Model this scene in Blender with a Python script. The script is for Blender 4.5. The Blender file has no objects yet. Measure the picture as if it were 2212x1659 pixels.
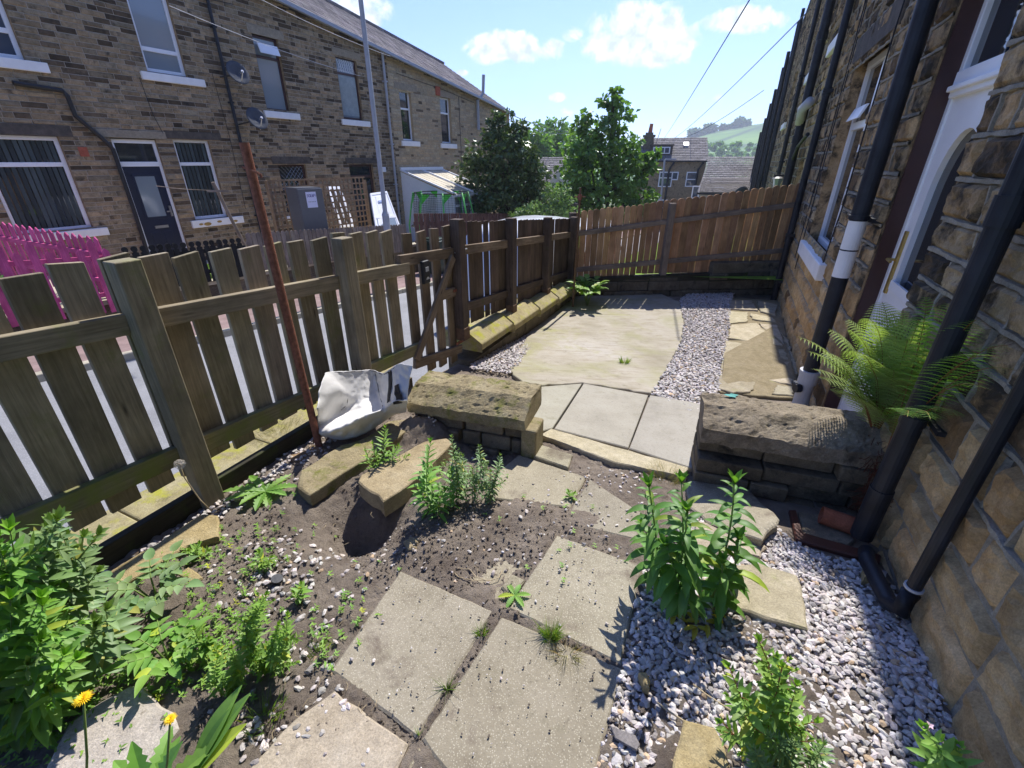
import bpy, math, random
from math import sin, cos, radians as R, pi, sqrt
from mathutils import Vector as V, Matrix, noise as mn
rnd = random.Random(7)
C = bpy.context.scene.collection
# ---------------------------------------------------------------- camera
F = 980.0; PIT = R(26.1); CH = 1.6          # focal length in px of a 2212 px wide frame, pitch, eye height
cam = bpy.data.objects.new("camera", bpy.data.cameras.new("camera")); C.objects.link(cam)
cam.data.sensor_width = 36; cam.data.lens = 36 * F / 2212
cam.data.clip_start = 0.02; cam.data.clip_end = 6000
cam.location = (0, 0, CH); cam.rotation_euler = (pi/2 - PIT, 0, 0)
bpy.context.scene.camera = cam
# ---------------------------------------------------------------- sky, clouds, sun
SUN_AZ, SUN_EL = R(24.75), R(53)             # azimuth measured clockwise from +Y
W = bpy.data.worlds.new("World"); bpy.context.scene.world = W; W.use_nodes = True
wn, wl = W.node_tree.nodes, W.node_tree.links
wn.clear()
wo = wn.new('ShaderNodeOutputWorld'); bg = wn.new('ShaderNodeBackground'); sky = wn.new('ShaderNodeTexSky')
sky.sky_type = 'NISHITA'; sky.sun_disc = False; sky.sun_elevation = SUN_EL; sky.sun_rotation = SUN_AZ
sky.air_density = 1.0; sky.dust_density = 0.2; sky.ozone_density = 2.5
bg.inputs[1].default_value = 0.15
tc = wn.new('ShaderNodeTexCoord'); nrm = wn.new('ShaderNodeVectorMath'); nrm.operation = 'NORMALIZE'
wl.new(tc.outputs['Generated'], nrm.inputs[0])
def skydir(u, v):
    x = (u-1106)/F; y = -(v-829.5)/F
    return V((x, cos(PIT)+y*sin(PIT), -sin(PIT)+y*cos(PIT))).normalized()
def wnode(t, **k):
    n = wn.new(t)
    for a, b in k.items(): setattr(n, a, b)
    return n
def wmath(op, a, b=None, c=None):
    n = wn.new('ShaderNodeMath'); n.operation = op
    for i, q in enumerate((a, b, c)):
        if q is None: continue
        if isinstance(q, (int, float)): n.inputs[i].default_value = q
        else: wl.new(q, n.inputs[i])
    return n.outputs[0]
# each cloud: direction, half width, half height (radians), weight
clouds = [((1105, 105), .075, .024, 1.0), ((1165, 112), .05, .02, .9), ((1385, 75), .085, .042, 1.15), ((1345, 95), .07, .03, 1.0), ((1440, 100), .055, .03, 1.0),
          ((1590, 42), .052, .018, .95), ((1635, 48), .045, .015, .9), ((1205, 210), .016, .008, .8), ((1222, 245), .03, .011, .55), ((770, 15), .05, .035, 1.0), ((740, 50), .04, .03, .7),
          ((1240, 75), .02, .012, .5), ((1480, 60), .022, .014, .5), ((1580, 210), .05, .008, .35), ((1000, 158), .012, .005, .6)]
nz = wnode('ShaderNodeTexNoise'); nz.inputs['Scale'].default_value = 22; nz.inputs['Detail'].default_value = 9; nz.inputs['Roughness'].default_value = .62
nz.inputs['Distortion'].default_value = .6
wl.new(nrm.outputs[0], nz.inputs['Vector'])
acc = None
for (u, v), hw, hh, wt in clouds:
    d = skydir(u, v); side = d.cross(V((0, 0, 1))).normalized(); up = side.cross(d)
    def dt(vec, sc):
        n = wn.new('ShaderNodeVectorMath'); n.operation = 'DOT_PRODUCT'; wl.new(nrm.outputs[0], n.inputs[0]); n.inputs[1].default_value = vec / sc
        return n.outputs['Value']
    a = dt(side, hw); b = dt(up, hh)
    f = wmath('DOT_PRODUCT' if False else 'ADD', wmath('MULTIPLY', a, a), wmath('MULTIPLY', b, b))
    g = dt(d, 1.0)
    m = wmath('MULTIPLY', wmath('MAXIMUM', wmath('SUBTRACT', 1.0, wmath('MULTIPLY', f, .6)), 0.0), wmath('MULTIPLY', wmath('GREATER_THAN', g, 0.0), wt))
    acc = m if acc is None else wmath('MAXIMUM', acc, m)
cm = wmath('SUBTRACT', wmath('ADD', wmath('MULTIPLY', acc, .62), wmath('MULTIPLY', nz.outputs['Fac'], 1.5)), .95)
cm = wmath('MULTIPLY', cm, 4.5)
cl = wn.new('ShaderNodeClamp'); wl.new(cm, cl.inputs[0])
cmask = wmath('MULTIPLY', cl.outputs[0], wmath('MINIMUM', wmath('MULTIPLY', acc, 3.0), 1.0))
nz2 = wnode('ShaderNodeTexNoise'); nz2.inputs['Scale'].default_value = 55; nz2.inputs['Detail'].default_value = 6
wl.new(nrm.outputs[0], nz2.inputs['Vector'])
cr = wn.new('ShaderNodeValToRGB'); cr.color_ramp.elements[0].position = .35; cr.color_ramp.elements[0].color = (2.0, 2.3, 2.8, 1)
cr.color_ramp.elements[1].position = .62; cr.color_ramp.elements[1].color = (3.7, 3.8, 3.95, 1)
wl.new(nz2.outputs['Fac'], cr.inputs[0])
mx = wn.new('ShaderNodeMix'); mx.data_type = 'RGBA'
wl.new(wmath('MULTIPLY', cmask, .93), mx.inputs[0]); tn = wn.new('ShaderNodeMix'); tn.data_type = 'RGBA'; tn.blend_type = 'MULTIPLY'; tn.inputs[0].default_value = 1; tn.inputs[7].default_value = (.35, .41, .65, 1)
wl.new(sky.outputs[0], tn.inputs[6]); wl.new(tn.outputs[2], mx.inputs[6]); wl.new(cr.outputs[0], mx.inputs[7])
wl.new(mx.outputs[2], bg.inputs[0]); wl.new(bg.outputs[0], wo.inputs[0])
sun = bpy.data.lights.new("sun", 'SUN'); sun.energy = 3.0; sun.angle = R(.53); sun.color = (1, .965, .915)
so = bpy.data.objects.new("sun", sun); C.objects.link(so)
sdir = V((sin(SUN_AZ)*cos(SUN_EL), cos(SUN_AZ)*cos(SUN_EL), sin(SUN_EL)))
so.rotation_euler = sdir.to_track_quat('Z', 'Y').to_euler(); so.location = (0, 0, 30)
sc = bpy.context.scene
sc.view_settings.view_transform = 'Standard'; sc.view_settings.look = 'None'; sc.view_settings.gamma = 1; sc.view_settings.exposure = 1.32
sc.cycles.max_bounces = 8; sc.cycles.diffuse_bounces = 5; sc.cycles.transparent_max_bounces = 6
# ---------------------------------------------------------------- surveying helpers
def ray(u, v):
    x = (u-1106)/F; y = -(v-829.5)/F
    return V((x, cos(PIT)+y*sin(PIT), -sin(PIT)+y*cos(PIT)))
def at_z(u, v, z=0.0):
    r = ray(u, v); return V((0, 0, CH)) + r*((z-CH)/r.z)
def at_y(u, v, y):
    r = ray(u, v); return V((0, 0, CH)) + r*(y/r.y)
W25 = V((sin(R(25)), cos(R(25)), 0)); N25 = V((cos(R(25)), -sin(R(25)), 0))
def zg(x, y):                                # the garden falls away from the camera
    s = x*W25.x + y*W25.y
    z = -.11*max(0.0, min(s, 5.0)-1.5)
    return z
def on_g(u, v, h=0.0):
    z = 0.0
    for _ in range(40):
        p = at_z(u, v, z+h); z = .5*z + .5*zg(p.x, p.y)
    return at_z(u, v, zg(p.x, p.y)+h)
class Frame:
    """s runs along the wall, o stands out of it towards the garden, z is up"""
    def __init__(self, az, d0, sg):
        a = R(az); self.w = V((sin(a), cos(a), 0)); self.n = V((cos(a), -sin(a), 0)); self.d0 = d0; self.sg = sg
    def P(self, s, o, z): return self.w*s + self.n*(self.d0+self.sg*o) + V((0, 0, z))
    def hit(self, u, v, o=0.0):
        r = ray(u, v); t = (self.d0+self.sg*o)/(self.n.dot(r)); p = r*t; return p.dot(self.w), p.z+CH
LF = Frame(27, -13.0, 1); FF = Frame(25, -2.25, 1)
_a = R(24.5); RF = Frame(24.5, V((cos(_a), -sin(_a), 0)).dot(V((1.5, 1.02, 0))), -1)
SF = Frame(27, 0, 1)                          # street frame: o is the distance to the right of the eye
def zroad(s): return -.87-.072*s
# ---------------------------------------------------------------- mesh builder
class MB:
    def __init__(self): self.v = []; self.f = []; self.g = []; self.c = []; self.m = []; self.k = (1, 1, 1); self.mi = 0
    def add(self, vs, fs, g=None):
        b = len(self.v); self.v += [tuple(x) for x in vs]
        off = V((rnd.uniform(-50, 50), rnd.uniform(-5, 5), rnd.uniform(-5, 5)))
        self.g += [tuple(V(x)+off) for x in (g if g is not None else vs)]
        self.c += [(*self.k, 1)]*len(vs)
        self.f += [tuple(i+b for i in q) for q in fs]; self.m += [self.mi]*len(fs)
    def obox(self, c, ex, ey, ez):           # centre and three half-edge vectors; grain follows the longest
        c = V(c); E = [V(ex), V(ey), V(ez)]
        vs = []; g = []; o = sorted(range(3), key=lambda i: -E[i].length)
        for i in (-1, 1):
            for j in (-1, 1):
                for k in (-1, 1):
                    vs.append(c+E[0]*i+E[1]*j+E[2]*k); q = (i*E[0].length, j*E[1].length, k*E[2].length)
                    g.append((q[o[0]], q[o[1]], q[o[2]]))
        fs = [(0, 1, 3, 2), (4, 6, 7, 5), (0, 4, 5, 1), (2, 3, 7, 6), (0, 2, 6, 4), (1, 5, 7, 3)]
        if E[0].cross(E[1]).dot(E[2]) < 0: fs = [tuple(reversed(q)) for q in fs]
        self.add(vs, fs, g)
    def box(self, x0, x1, y0, y1, z0, z1, P=None):
        q = [(x, y, z) for x in (x0, x1) for y in (y0, y1) for z in (z0, z1)]
        if P: vs = [P(*a) for a in q]
        else: vs = [V(a) for a in q]
        fs = [(0, 1, 3, 2), (4, 6, 7, 5), (0, 4, 5, 1), (2, 3, 7, 6), (0, 2, 6, 4), (1, 5, 7, 3)]
        L = [abs(x1-x0), abs(y1-y0), abs(z1-z0)]; o = sorted(range(3), key=lambda i: -L[i])
        g = [(a[o[0]], a[o[1]], a[o[2]]) for a in q]
        e0 = vs[4]-vs[0]; e1 = vs[2]-vs[0]; e2 = vs[1]-vs[0]
        if e0.cross(e1).dot(e2) < 0: fs = [tuple(reversed(t)) for t in fs]
        self.add(vs, fs, g)
    def bar(self, a, b, w, h, up=V((0, 0, 1))):
        a, b = V(a), V(b); d = (b-a); s = d.cross(up).normalized(); u = s.cross(d).normalized()
        self.obox((a+b)/2, d/2, s*w/2, u*h/2)
    def tube(self, pts, r, n=8, cap=True):
        pts = [V(p) for p in pts]; rs = r if isinstance(r, (list, tuple)) else [r]*len(pts)
        vs = []; g = []; L = 0; ref = V((.31, .17, .93))
        for i, p in enumerate(pts):
            d = (pts[min(i+1, len(pts)-1)]-pts[max(i-1, 0)]).normalized()
            s = d.cross(ref if abs(d.dot(ref)) < .95 else V((1, 0, 0))).normalized(); u = s.cross(d)
            if i: L += (p-pts[i-1]).length
            for k in range(n):
                a = 2*pi*k/n; vs.append(p+(s*cos(a)+u*sin(a))*rs[i]); g.append((L, rs[i]*cos(a), rs[i]*sin(a)))
        fs = []
        for i in range(len(pts)-1):
            for k in range(n):
                fs.append((i*n+k, i*n+(k+1) % n, (i+1)*n+(k+1) % n, (i+1)*n+k))
        if cap: fs += [tuple(range(n))[::-1], tuple(range((len(pts)-1)*n, len(pts)*n))]
        self.add(vs, fs, g)
    def prism(self, poly, base, ax, ay, ext, g0=False):   # 2-D outline in the ax/ay plane pushed along ext
        base, ax, ay, ext = V(base), V(ax), V(ay), V(ext); n = len(poly)
        vs = [base+ax*p[0]+ay*p[1] for p in poly]; vs += [q+ext for q in vs]
        if ax.cross(ay).dot(ext) > 0: fs = [tuple(range(n))[::-1], tuple(range(n, 2*n))]+[(i, (i+1) % n, n+(i+1) % n, n+i) for i in range(n)]
        else: fs = [tuple(range(n)), tuple(range(n, 2*n))[::-1]]+[(i, n+i, n+(i+1) % n, (i+1) % n) for i in range(n)]
        self.add(vs, fs, [(p[1], p[0], e) for e in (0, .02) for p in poly])
    def quad(self, a, b, c, d): self.add([a, b, c, d], [(0, 1, 2, 3)])
    def build(self, name, mat, parent=None, smooth=False, bevel=0, **props):
        me = bpy.data.meshes.new(name); me.from_pydata([tuple(p) for p in self.v], [], self.f)
        mats = mat if isinstance(mat, (list, tuple)) else [mat]
        for q in mats: me.materials.append(q)
        if len(mats) > 1: me.polygons.foreach_set('material_index', self.m)
        a = me.attributes.new('g', 'FLOAT_VECTOR', 'POINT'); a.data.foreach_set('vector', [t for q in self.g for t in q])
        a = me.attributes.new('tint', 'FLOAT_COLOR', 'POINT'); a.data.foreach_set('color', [t for q in self.c for t in q])
        if smooth: me.polygons.foreach_set('use_smooth', [True]*len(me.polygons))
        me.update()
        o = bpy.data.objects.new(name, me); C.objects.link(o)
        if bevel:
            m = o.modifiers.new('bevel', 'BEVEL'); m.width = bevel; m.segments = 2; m.limit_method = 'ANGLE'; m.angle_limit = R(40)
        if parent:
            o.parent = parent
            o.matrix_parent_inverse = root_inv(parent)
        for k, q in props.items(): o[k] = q
        return o
def root_inv(p):
    if p.type == 'EMPTY': return Matrix.Translation(-V(p.location))
    return Matrix.Identity(4)
def thing(name, label, cat, loc, group=None):
    o = bpy.data.objects.new(name, None); C.objects.link(o); o.location = loc; o.empty_display_size = .1
    o['label'] = label; o['category'] = cat
    if group: o['group'] = group
    return o
def tag(o, label, cat, group=None, kind=None):
    if label: o['label'] = label; o['category'] = cat
    if group: o['group'] = group
    if kind: o['kind'] = kind
    return o
# ---------------------------------------------------------------- materials
M = {}
class NT:
    def __init__(s, name):
        s.m = bpy.data.materials.new(name); s.m.use_nodes = True; s.n = s.m.node_tree.nodes; s.l = s.m.node_tree.links
        s.b = s.n['Principled BSDF']; M[name] = s.m
        s.tc = s.n.new('ShaderNodeTexCoord')
    def vec(s, src='obj', sc=(1, 1, 1)):
        if src == 'g': a = s.n.new('ShaderNodeAttribute'); a.attribute_name = 'g'; o = a.outputs['Vector']
        else: o = s.tc.outputs['Object']
        mp = s.n.new('ShaderNodeMapping'); mp.inputs['Scale'].default_value = sc; s.l.new(o, mp.inputs[0]); return mp.outputs[0]
    def noise(s, vec, scale, det=5, rough=.6, dist=0):
        t = s.n.new('ShaderNodeTexNoise'); t.inputs['Scale'].default_value = scale; t.inputs['Detail'].default_value = det
        t.inputs['Roughness'].default_value = rough; t.inputs['Distortion'].default_value = dist; s.l.new(vec, t.inputs['Vector']); return t.outputs['Fac']
    def voro(s, vec, scale, feat='F1'):
        t = s.n.new('ShaderNodeTexVoronoi'); t.feature = feat; t.inputs['Scale'].default_value = scale; s.l.new(vec, t.inputs['Vector']); return t
    def ramp(s, f, stops):
        r = s.n.new('ShaderNodeValToRGB'); e = r.color_ramp.elements
        while len(e) < len(stops): e.new(.5)
        for i, (p, c) in enumerate(stops):
            e[i].position = p; e[i].color = (*c, 1) if len(c) == 3 else c
        s.l.new(f, r.inputs[0]); return r.outputs[0]
    def mix(s, f, a, b, mode='MIX'):
        m = s.n.new('ShaderNodeMix'); m.data_type = 'RGBA'; m.blend_type = mode
        for i, q in ((0, f), (6, a), (7, b)):
            if isinstance(q, (int, float)): m.inputs[i].default_value = q
            elif isinstance(q, tuple): m.inputs[i].default_value = (*q, 1)
            else: s.l.new(q, m.inputs[i])
        return m.outputs[2]
    def tint(s):
        a = s.n.new('ShaderNodeAttribute'); a.attribute_name = 'tint'; return a.outputs['Color']
    def col(s, c):
        if isinstance(c, tuple): s.b.inputs['Base Color'].default_value = (*c, 1)
        else: s.l.new(c, s.b.inputs['Base Color'])
        return s
    def rough(s, r): s.b.inputs['Roughness'].default_value = r; return s
    def bump(s, h, st=.4, dist=.01):
        b = s.n.new('ShaderNodeBump'); b.inputs['Strength'].default_value = st; b.inputs['Distance'].default_value = dist
        s.l.new(h, b.inputs['Height']); s.l.new(b.outputs[0], s.b.inputs['Normal']); return s
def simple(name, c, rough=.6, spec=.5, var=.15, scale=8, bump=0, metal=0, src='obj'):
    t = NT(name); v = t.vec(src); n = t.noise(v, scale)
    a = tuple(x*(1-var) for x in c); b = tuple(min(1, x*(1+var)) for x in c)
    t.col(t.mix(1.0, t.ramp(n, [(.3, a), (.7, b)]), t.tint(), 'MULTIPLY')).rough(rough)
    t.b.inputs['Specular IOR Level'].default_value = spec; t.b.inputs['Metallic'].default_value = metal
    if bump: t.bump(t.noise(v, scale*4), bump)
    return t.m
def wood(name, c1, c2, moss=None, mossamt=.5, rough=.85, spec=.25, knots=True):
    t = NT(name); v = t.vec('g', (1.2, 26, 26)); n = t.noise(v, 3.0, 7, .65, .4)
    c = t.ramp(n, [(.28, c1), (.72, c2)])
    big = t.noise(t.vec('g', (2.2, 3, 3)), 1.6, 4, .6)
    c = t.mix(t.ramp(big, [(.35, (0, 0, 0)), (.75, (.75, .75, .75))]), c, tuple(x*.45 for x in c1))
    if knots:
        vo = t.voro(t.vec('g', (3.2, 16, 16)), .9); kk = t.ramp(vo.outputs['Distance'], [(.02, (1, 1, 1)), (.14, (0, 0, 0))])
        c = t.mix(kk, c, tuple(x*.3 for x in c1))
    if moss:
        mo = t.noise(t.vec('obj', (1, 1, 1)), 4.5, 6, .7); c = t.mix(t.ramp(mo, [(mossamt, (0, 0, 0)), (mossamt+.18, (.85, .85, .85))]), c, moss)
    t.col(t.mix(1.0, c, t.tint(), 'MULTIPLY')).rough(rough); t.b.inputs['Specular IOR Level'].default_value = spec
    t.bump(n, .5, .004); return t.m
def stone(name, stops, dark=(.03, .027, .022), darkamt=.55, dsc=3.0, rough=.92, bump=.6, moss=None, mossamt=.6, mscale=5, bdist=.012, src='g'):
    t = NT(name); v = t.vec(src); n = t.noise(v, 7, 9, .65)
    c = t.ramp(n, stops)
    c = t.mix(1.0, c, t.ramp(t.noise(v, 140, 4, .7), [(.3, (.72, .72, .72)), (.7, (1.2, 1.2, 1.2))]), 'MULTIPLY')
    c = t.mix(1.0, c, t.ramp(t.noise(v, 22, 6, .7), [(.3, (.8, .8, .8)), (.7, (1.15, 1.15, 1.15))]), 'MULTIPLY')
    c = t.mix(1.0, c, t.tint(), 'MULTIPLY')
    d = t.noise(v, dsc, 6, .68, .3); c = t.mix(t.ramp(d, [(darkamt, (0, 0, 0)), (darkamt+.13, (.9, .9, .9))]), c, dark)
    if moss:
        mo = t.noise(t.vec('obj'), mscale, 7, .7); c = t.mix(t.ramp(mo, [(mossamt, (0, 0, 0)), (mossamt+.15, (.9, .9, .9))]), c, moss)
    t.col(c).rough(rough); t.b.inputs['Specular IOR Level'].default_value = .2
    f = t.noise(v, 60, 10, .78); t.bump(f, bump, bdist); return t.m
def leafmat(name, c1, c2, trans=.25, rough=.5):
    t = NT(name); n = t.noise(t.vec('obj'), 9, 3)
    c = t.mix(1.0, t.ramp(n, [(.3, c1), (.7, c2)]), t.tint(), 'MULTIPLY'); t.col(c).rough(rough)
    t.b.inputs['Specular IOR Level'].default_value = .35
    tr = t.n.new('ShaderNodeBsdfTranslucent'); t.l.new(t.mix(1.0, c, (1.5, 1.7, .5), 'MULTIPLY'), tr.inputs[0])
    ms = t.n.new('ShaderNodeMixShader'); ms.inputs[0].default_value = trans
    out = t.n['Material Output']; t.l.new(t.b.outputs[0], ms.inputs[1]); t.l.new(tr.outputs[0], ms.inputs[2]); t.l.new(ms.outputs[0], out.inputs[0]); return t.m
def glass(name, tint=(.02, .025, .03), rough=.04):
    t = NT(name); t.col(tint).rough(rough); t.b.inputs['Specular IOR Level'].default_value = .9; return t.m
stone('stone_left', [(.25, (0.171, 0.129, 0.078)), (.5, (0.310, 0.232, 0.139)), (.8, (0.449, 0.341, 0.217))], darkamt=.56, dsc=2.6)
stone('stone_pale', [(.25, (0.312, 0.240, 0.143)), (.5, (0.442, 0.345, 0.215)), (.8, (0.546, 0.442, 0.286))], darkamt=.72, dsc=2.0)
stone('stone_right', [(.25, (0.263, 0.181, 0.094)), (.5, (0.438, 0.312, 0.169)), (.8, (0.575, 0.438, 0.263))], darkamt=.46, dsc=4.5, bdist=.02)
stone('stone_right_low', [(.25, (0.312, 0.195, 0.085)), (.5, (0.520, 0.351, 0.169)), (.8, (0.676, 0.507, 0.286))], darkamt=.70, dsc=6, bdist=.02)
stone('mortar_left', [(.3, (0.294, 0.252, 0.189)), (.7, (0.462, 0.399, 0.308))], darkamt=.66)
stone('mortar_pale', [(.3, (0.312, 0.260, 0.182)), (.7, (0.442, 0.377, 0.273))], darkamt=.8)
stone('mortar_right', [(.3, (.27, .245, .19)), (.7, (.43, .39, .31))], darkamt=.60, dsc=7, bdist=.02)
stone('lintel_dark', [(.3, (.07, .06, .05)), (.7, (.15, .125, .1))], darkamt=.6)
stone('lintel_pale', [(.3, (.28, .23, .16)), (.7, (.38, .32, .23))], darkamt=.75)
stone('coping_mossy', [(.25, (.20, .16, .09)), (.5, (.33, .27, .155)), (.8, (.43, .37, .23))], dark=(.05, .045, .03), darkamt=.6, dsc=6, moss=(.16, .17, .03), mossamt=.52, mscale=9, bdist=.03)
stone('coping_dark', [(.25, (.15, .12, .085)), (.5, (.30, .245, .17)), (.8, (.44, .37, .27))], dark=(.055, .045, .032), darkamt=.55, dsc=5, moss=(.12, .12, .04), mossamt=.66, bdist=.04)
stone('coping_lichen', [(.25, (.22, .18, .09)), (.5, (.34, .29, .15)), (.8, (.42, .37, .22))], dark=(.07, .065, .03), darkamt=.6, dsc=5, moss=(.34, .33, .035), mossamt=.50, mscale=7)
stone('wall_dark', [(.25, (0.090, 0.075, 0.053)), (.6, (0.180, 0.150, 0.105)), (.9, (0.270, 0.225, 0.165))], darkamt=.55, dsc=5)
stone('loose_stone', [(.25, (.26, .20, .11)), (.5, (.38, .30, .175)), (.8, (.47, .39, .25))], dark=(.10, .08, .045), darkamt=.66, dsc=8, moss=(.13, .13, .04), mossamt=.64, bdist=.02)
stone('yellow_stone', [(.25, (.30, .225, .10)), (.5, (.41, .32, .16)), (.8, (.49, .41, .25))], dark=(.2, .14, .06), darkamt=.66, dsc=9, bdist=.02)
stone('white_slab', [(.25, (.36, .31, .25)), (.5, (.50, .44, .37)), (.8, (.57, .51, .44))], dark=(.17, .13, .10), darkamt=.64, dsc=14, bdist=.02)
stone('beige_slab', [(.25, (.35, .285, .20)), (.5, (.44, .37, .275)), (.8, (.51, .445, .35))], dark=(.27, .2, .12), darkamt=.66, dsc=10)
stone('flag_stone', [(.25, (.31, .265, .17)), (.5, (.41, .355, .24)), (.8, (.50, .44, .33))], dark=(.2, .17, .09), darkamt=.68, dsc=4, moss=(.30, .31, .12), mossamt=.62)
simple('glazed_brown', (.10, .035, .022), .5, .5, .2, 10)
stone('red_tile', [(.3, (.35, .09, .05)), (.7, (.5, .15, .09))], darkamt=.8)
stone('slate_roof', [(.25, (.13, .12, .115)), (.5, (.22, .2, .19)), (.8, (.33, .3, .28))], darkamt=.75)
stone('terracotta', [(.3, (.35, .10, .05)), (.7, (.45, .15, .08))], darkamt=.85)
def concrete(name, c1, c2, c3, fleck, soil=.62, soilsc=2.4):
    t = NT(name); v = t.vec('obj'); c = t.ramp(t.noise(v, 3.2, 8, .65), [(.3, c1), (.5, c2), (.72, c3)])
    f = t.voro(v, 150); c = t.mix(t.ramp(f.outputs['Distance'], [(.18, (.75, .75, .75)), (.35, (0, 0, 0))]), c, fleck)
    sp = t.noise(v, 60, 4, .7); c = t.mix(t.ramp(sp, [(.55, (0, 0, 0)), (.75, (.6, .6, .6))]), c, tuple(x*.5 for x in c1))
    mo_ = t.noise(v, 7, 8, .75); c = t.mix(t.ramp(mo_, [(.56, (0, 0, 0)), (.68, (.35, .35, .35))]), c, (.17, .155, .09)); so_ = t.noise(v, soilsc, 9, .7, .3); c = t.mix(t.ramp(so_, [(soil, (0, 0, 0)), (soil+.1, (.85, .85, .85))]), c, (.13, .10, .075))
    t.col(t.mix(1.0, c, t.tint(), 'MULTIPLY')).rough(.9); t.b.inputs['Specular IOR Level'].default_value = .25
    t.bump(t.noise(v, 90, 6, .75), .5, .004); return t.m
concrete('paving', (.21, .18, .125), (.28, .245, .175), (.335, .295, .22), (.50, .46, .35), soil=.55)
concrete('patio_slab', (0.272, 0.248, 0.200), (0.328, 0.300, 0.244), (0.368, 0.344, 0.288), (0.400, 0.376, 0.328), soil=.74)
def patio_mat():
    t = NT('patio_concrete'); v = t.vec('obj'); st = t.vec('obj', (1.2, 5.5, 1))
    c = t.ramp(t.noise(v, 1.1, 8, .65), [(.35, (0.279, 0.246, 0.172)), (.5, (0.369, 0.328, 0.254)), (.65, (0.418, 0.381, 0.320))])
    c = t.mix(t.ramp(t.noise(v, 1.6, 7, .7, .5), [(.52, (0, 0, 0)), (.66, (.7, .7, .7))]), c, (.30, .29, .11))
    c = t.mix(t.ramp(t.noise(st, 3.5, 8, .7), [(.5, (0, 0, 0)), (.66, (.6, .6, .6))]), c, (.22, .18, .11))
    c = t.mix(t.ramp(t.noise(v, 9, 8, .75), [(.56, (0, 0, 0)), (.68, (.55, .55, .55))]), c, (.17, .145, .085))
    c = t.mix(t.ramp(t.noise(v, .8, 5, .6, 1.2), [(.5, (0, 0, 0)), (.62, (.5, .5, .5))]), c, (.27, .26, .12))
    t.col(c).rough(.92); t.bump(t.noise(st, 20, 8, .7), .5, .01)
patio_mat()
def soil_mat():
    t = NT('soil'); v = t.vec('obj'); c = t.ramp(t.noise(v, 5, 9, .7), [(.3, (0.161, 0.126, 0.100)), (.55, (0.293, 0.242, 0.190)), (.75, (0.425, 0.351, 0.278))])
    vo = t.voro(v, 75); c = t.mix(t.ramp(vo.outputs['Distance'], [(.1, (.5, .5, .5)), (.3, (0, 0, 0))]), c, (.2, .165, .135))
    t.col(c).rough(.95); t.b.inputs['Specular IOR Level'].default_value = .15; t.bump(t.noise(v, 70, 8, .8), 1.0, .022)
soil_mat()
def asphalt_mat():
    t = NT('asphalt'); v = t.vec('obj'); c = t.ramp(t.noise(v, 1.5, 9, .7), [(.3, (.17, .17, .172)), (.7, (.25, .25, .252))])
    f = t.voro(v, 60); c = t.mix(t.ramp(f.outputs['Distance'], [(.1, (.6, .6, .6)), (.4, (0, 0, 0))]), c, (.36, .36, .37))
    t.col(c).rough(.85); t.bump(t.noise(v, 60), .4, .006)
asphalt_mat()
simple('pavement', (.24, .17, .155), .9, .2, .25, 3); simple('kerb_stone', (.42, .38, .29), .9, .2, .2, 5)
simple('grass_ground', (.11, .15, .045), .95, .1, .35, .6); simple('lawn', (.16, .27, .04), .95, .1, .3, 6)
simple('gravel_stone', (.53, .49, .455), .85, .25, .22, 30, .4); simple('pebble', (.5, .46, .42), .85, .25, .25, 30, .3)
wood('fence_wood', (.21, .178, .115), (.46, .39, .265), (.21, .22, .08), .56)
wood('fence_green', (.16, .145, .075), (.34, .305, .17), (.19, .22, .05), .45)
wood('gate_wood', (0.144, 0.108, 0.072), (0.360, 0.278, 0.198), (.1, .11, .03), .62)
wood('dark_wood', (0.066, 0.048, 0.037), (0.164, 0.121, 0.090), (.05, .065, .012), .62)
wood('rear_wood', (0.405, 0.240, 0.120), (0.695, 0.442, 0.240), None, rough=.8)
wood('rear_rail', (.2, .155, .12), (.36, .29, .225), None)
wood('grey_wood', (.2, .16, .13), (.38, .31, .25), None); wood('black_wood', (.012, .012, .012), (.035, .035, .033), None)
wood('pink_wood', (0.525, 0.075, 0.213), (0.750, 0.150, 0.350), None, knots=False); wood('trellis_wood', (.28, .18, .10), (.5, .34, .21), None)
wood('red_brown_wood', (.13, .065, .05), (.27, .14, .11), None); wood('timber_wet', (.03, .028, .02), (.075, .066, .04), (.05, .065, .015), .5)
wood('tan_wood', (.26, .17, .09), (.42, .29, .17), None); wood('bark', (.05, .04, .03), (.12, .095, .07), None)
simple('white_upvc', (.84, .84, .84), .35, .5, .03); simple('white_paint', (.84, .82, .78), .6, .4, .06, 5)
simple('black_plastic', (.016, .018, .024), .5, .35, .55, 7, .15); simple('grey_plastic', (.46, .47, .48), .45, .4, .1); simple('black_metal', (.015, .014, .014), .5, .5, .2)
simple('grey_paint', (.30, .32, .35), .45, .5, .08); simple('lamp_grey', (.36, .37, .4), .5, .5, .1)
simple('blue_door', (.008, .014, .04), .3, .6, .1); simple('brown_frame', (.055, .022, .018), .4, .5, .15); simple('dark_green', (.012, .03, .022), .35, .5, .1)
simple('brass', (.55, .38, .12), .35, .5, .1, metal=.7); simple('steel', (.55, .55, .56), .3, .5, .1, metal=.9)
simple('rust', (.24, .10, .065), .9, .2, .35, 40, .5); simple('old_iron', (.14, .085, .05), .85, .3, .3, 30, .4); simple('white_car', (.78, .79, .8), .15, .6, .01)
simple('white_bag', (.62, .605, .575), .55, .35, .05, 12, .15); simple('strap_black', (.015, .015, .02), .7, .3, .2)
simple('green_net', (.10, .62, .06), .6, .4, .1); simple('green_tube', (.12, .5, .12), .5, .4, .1); simple('note_paper', (.78, .76, .9), .7, .2, .02); simple('ink', (.05, .03, .25), .7, .2, .02)
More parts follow.
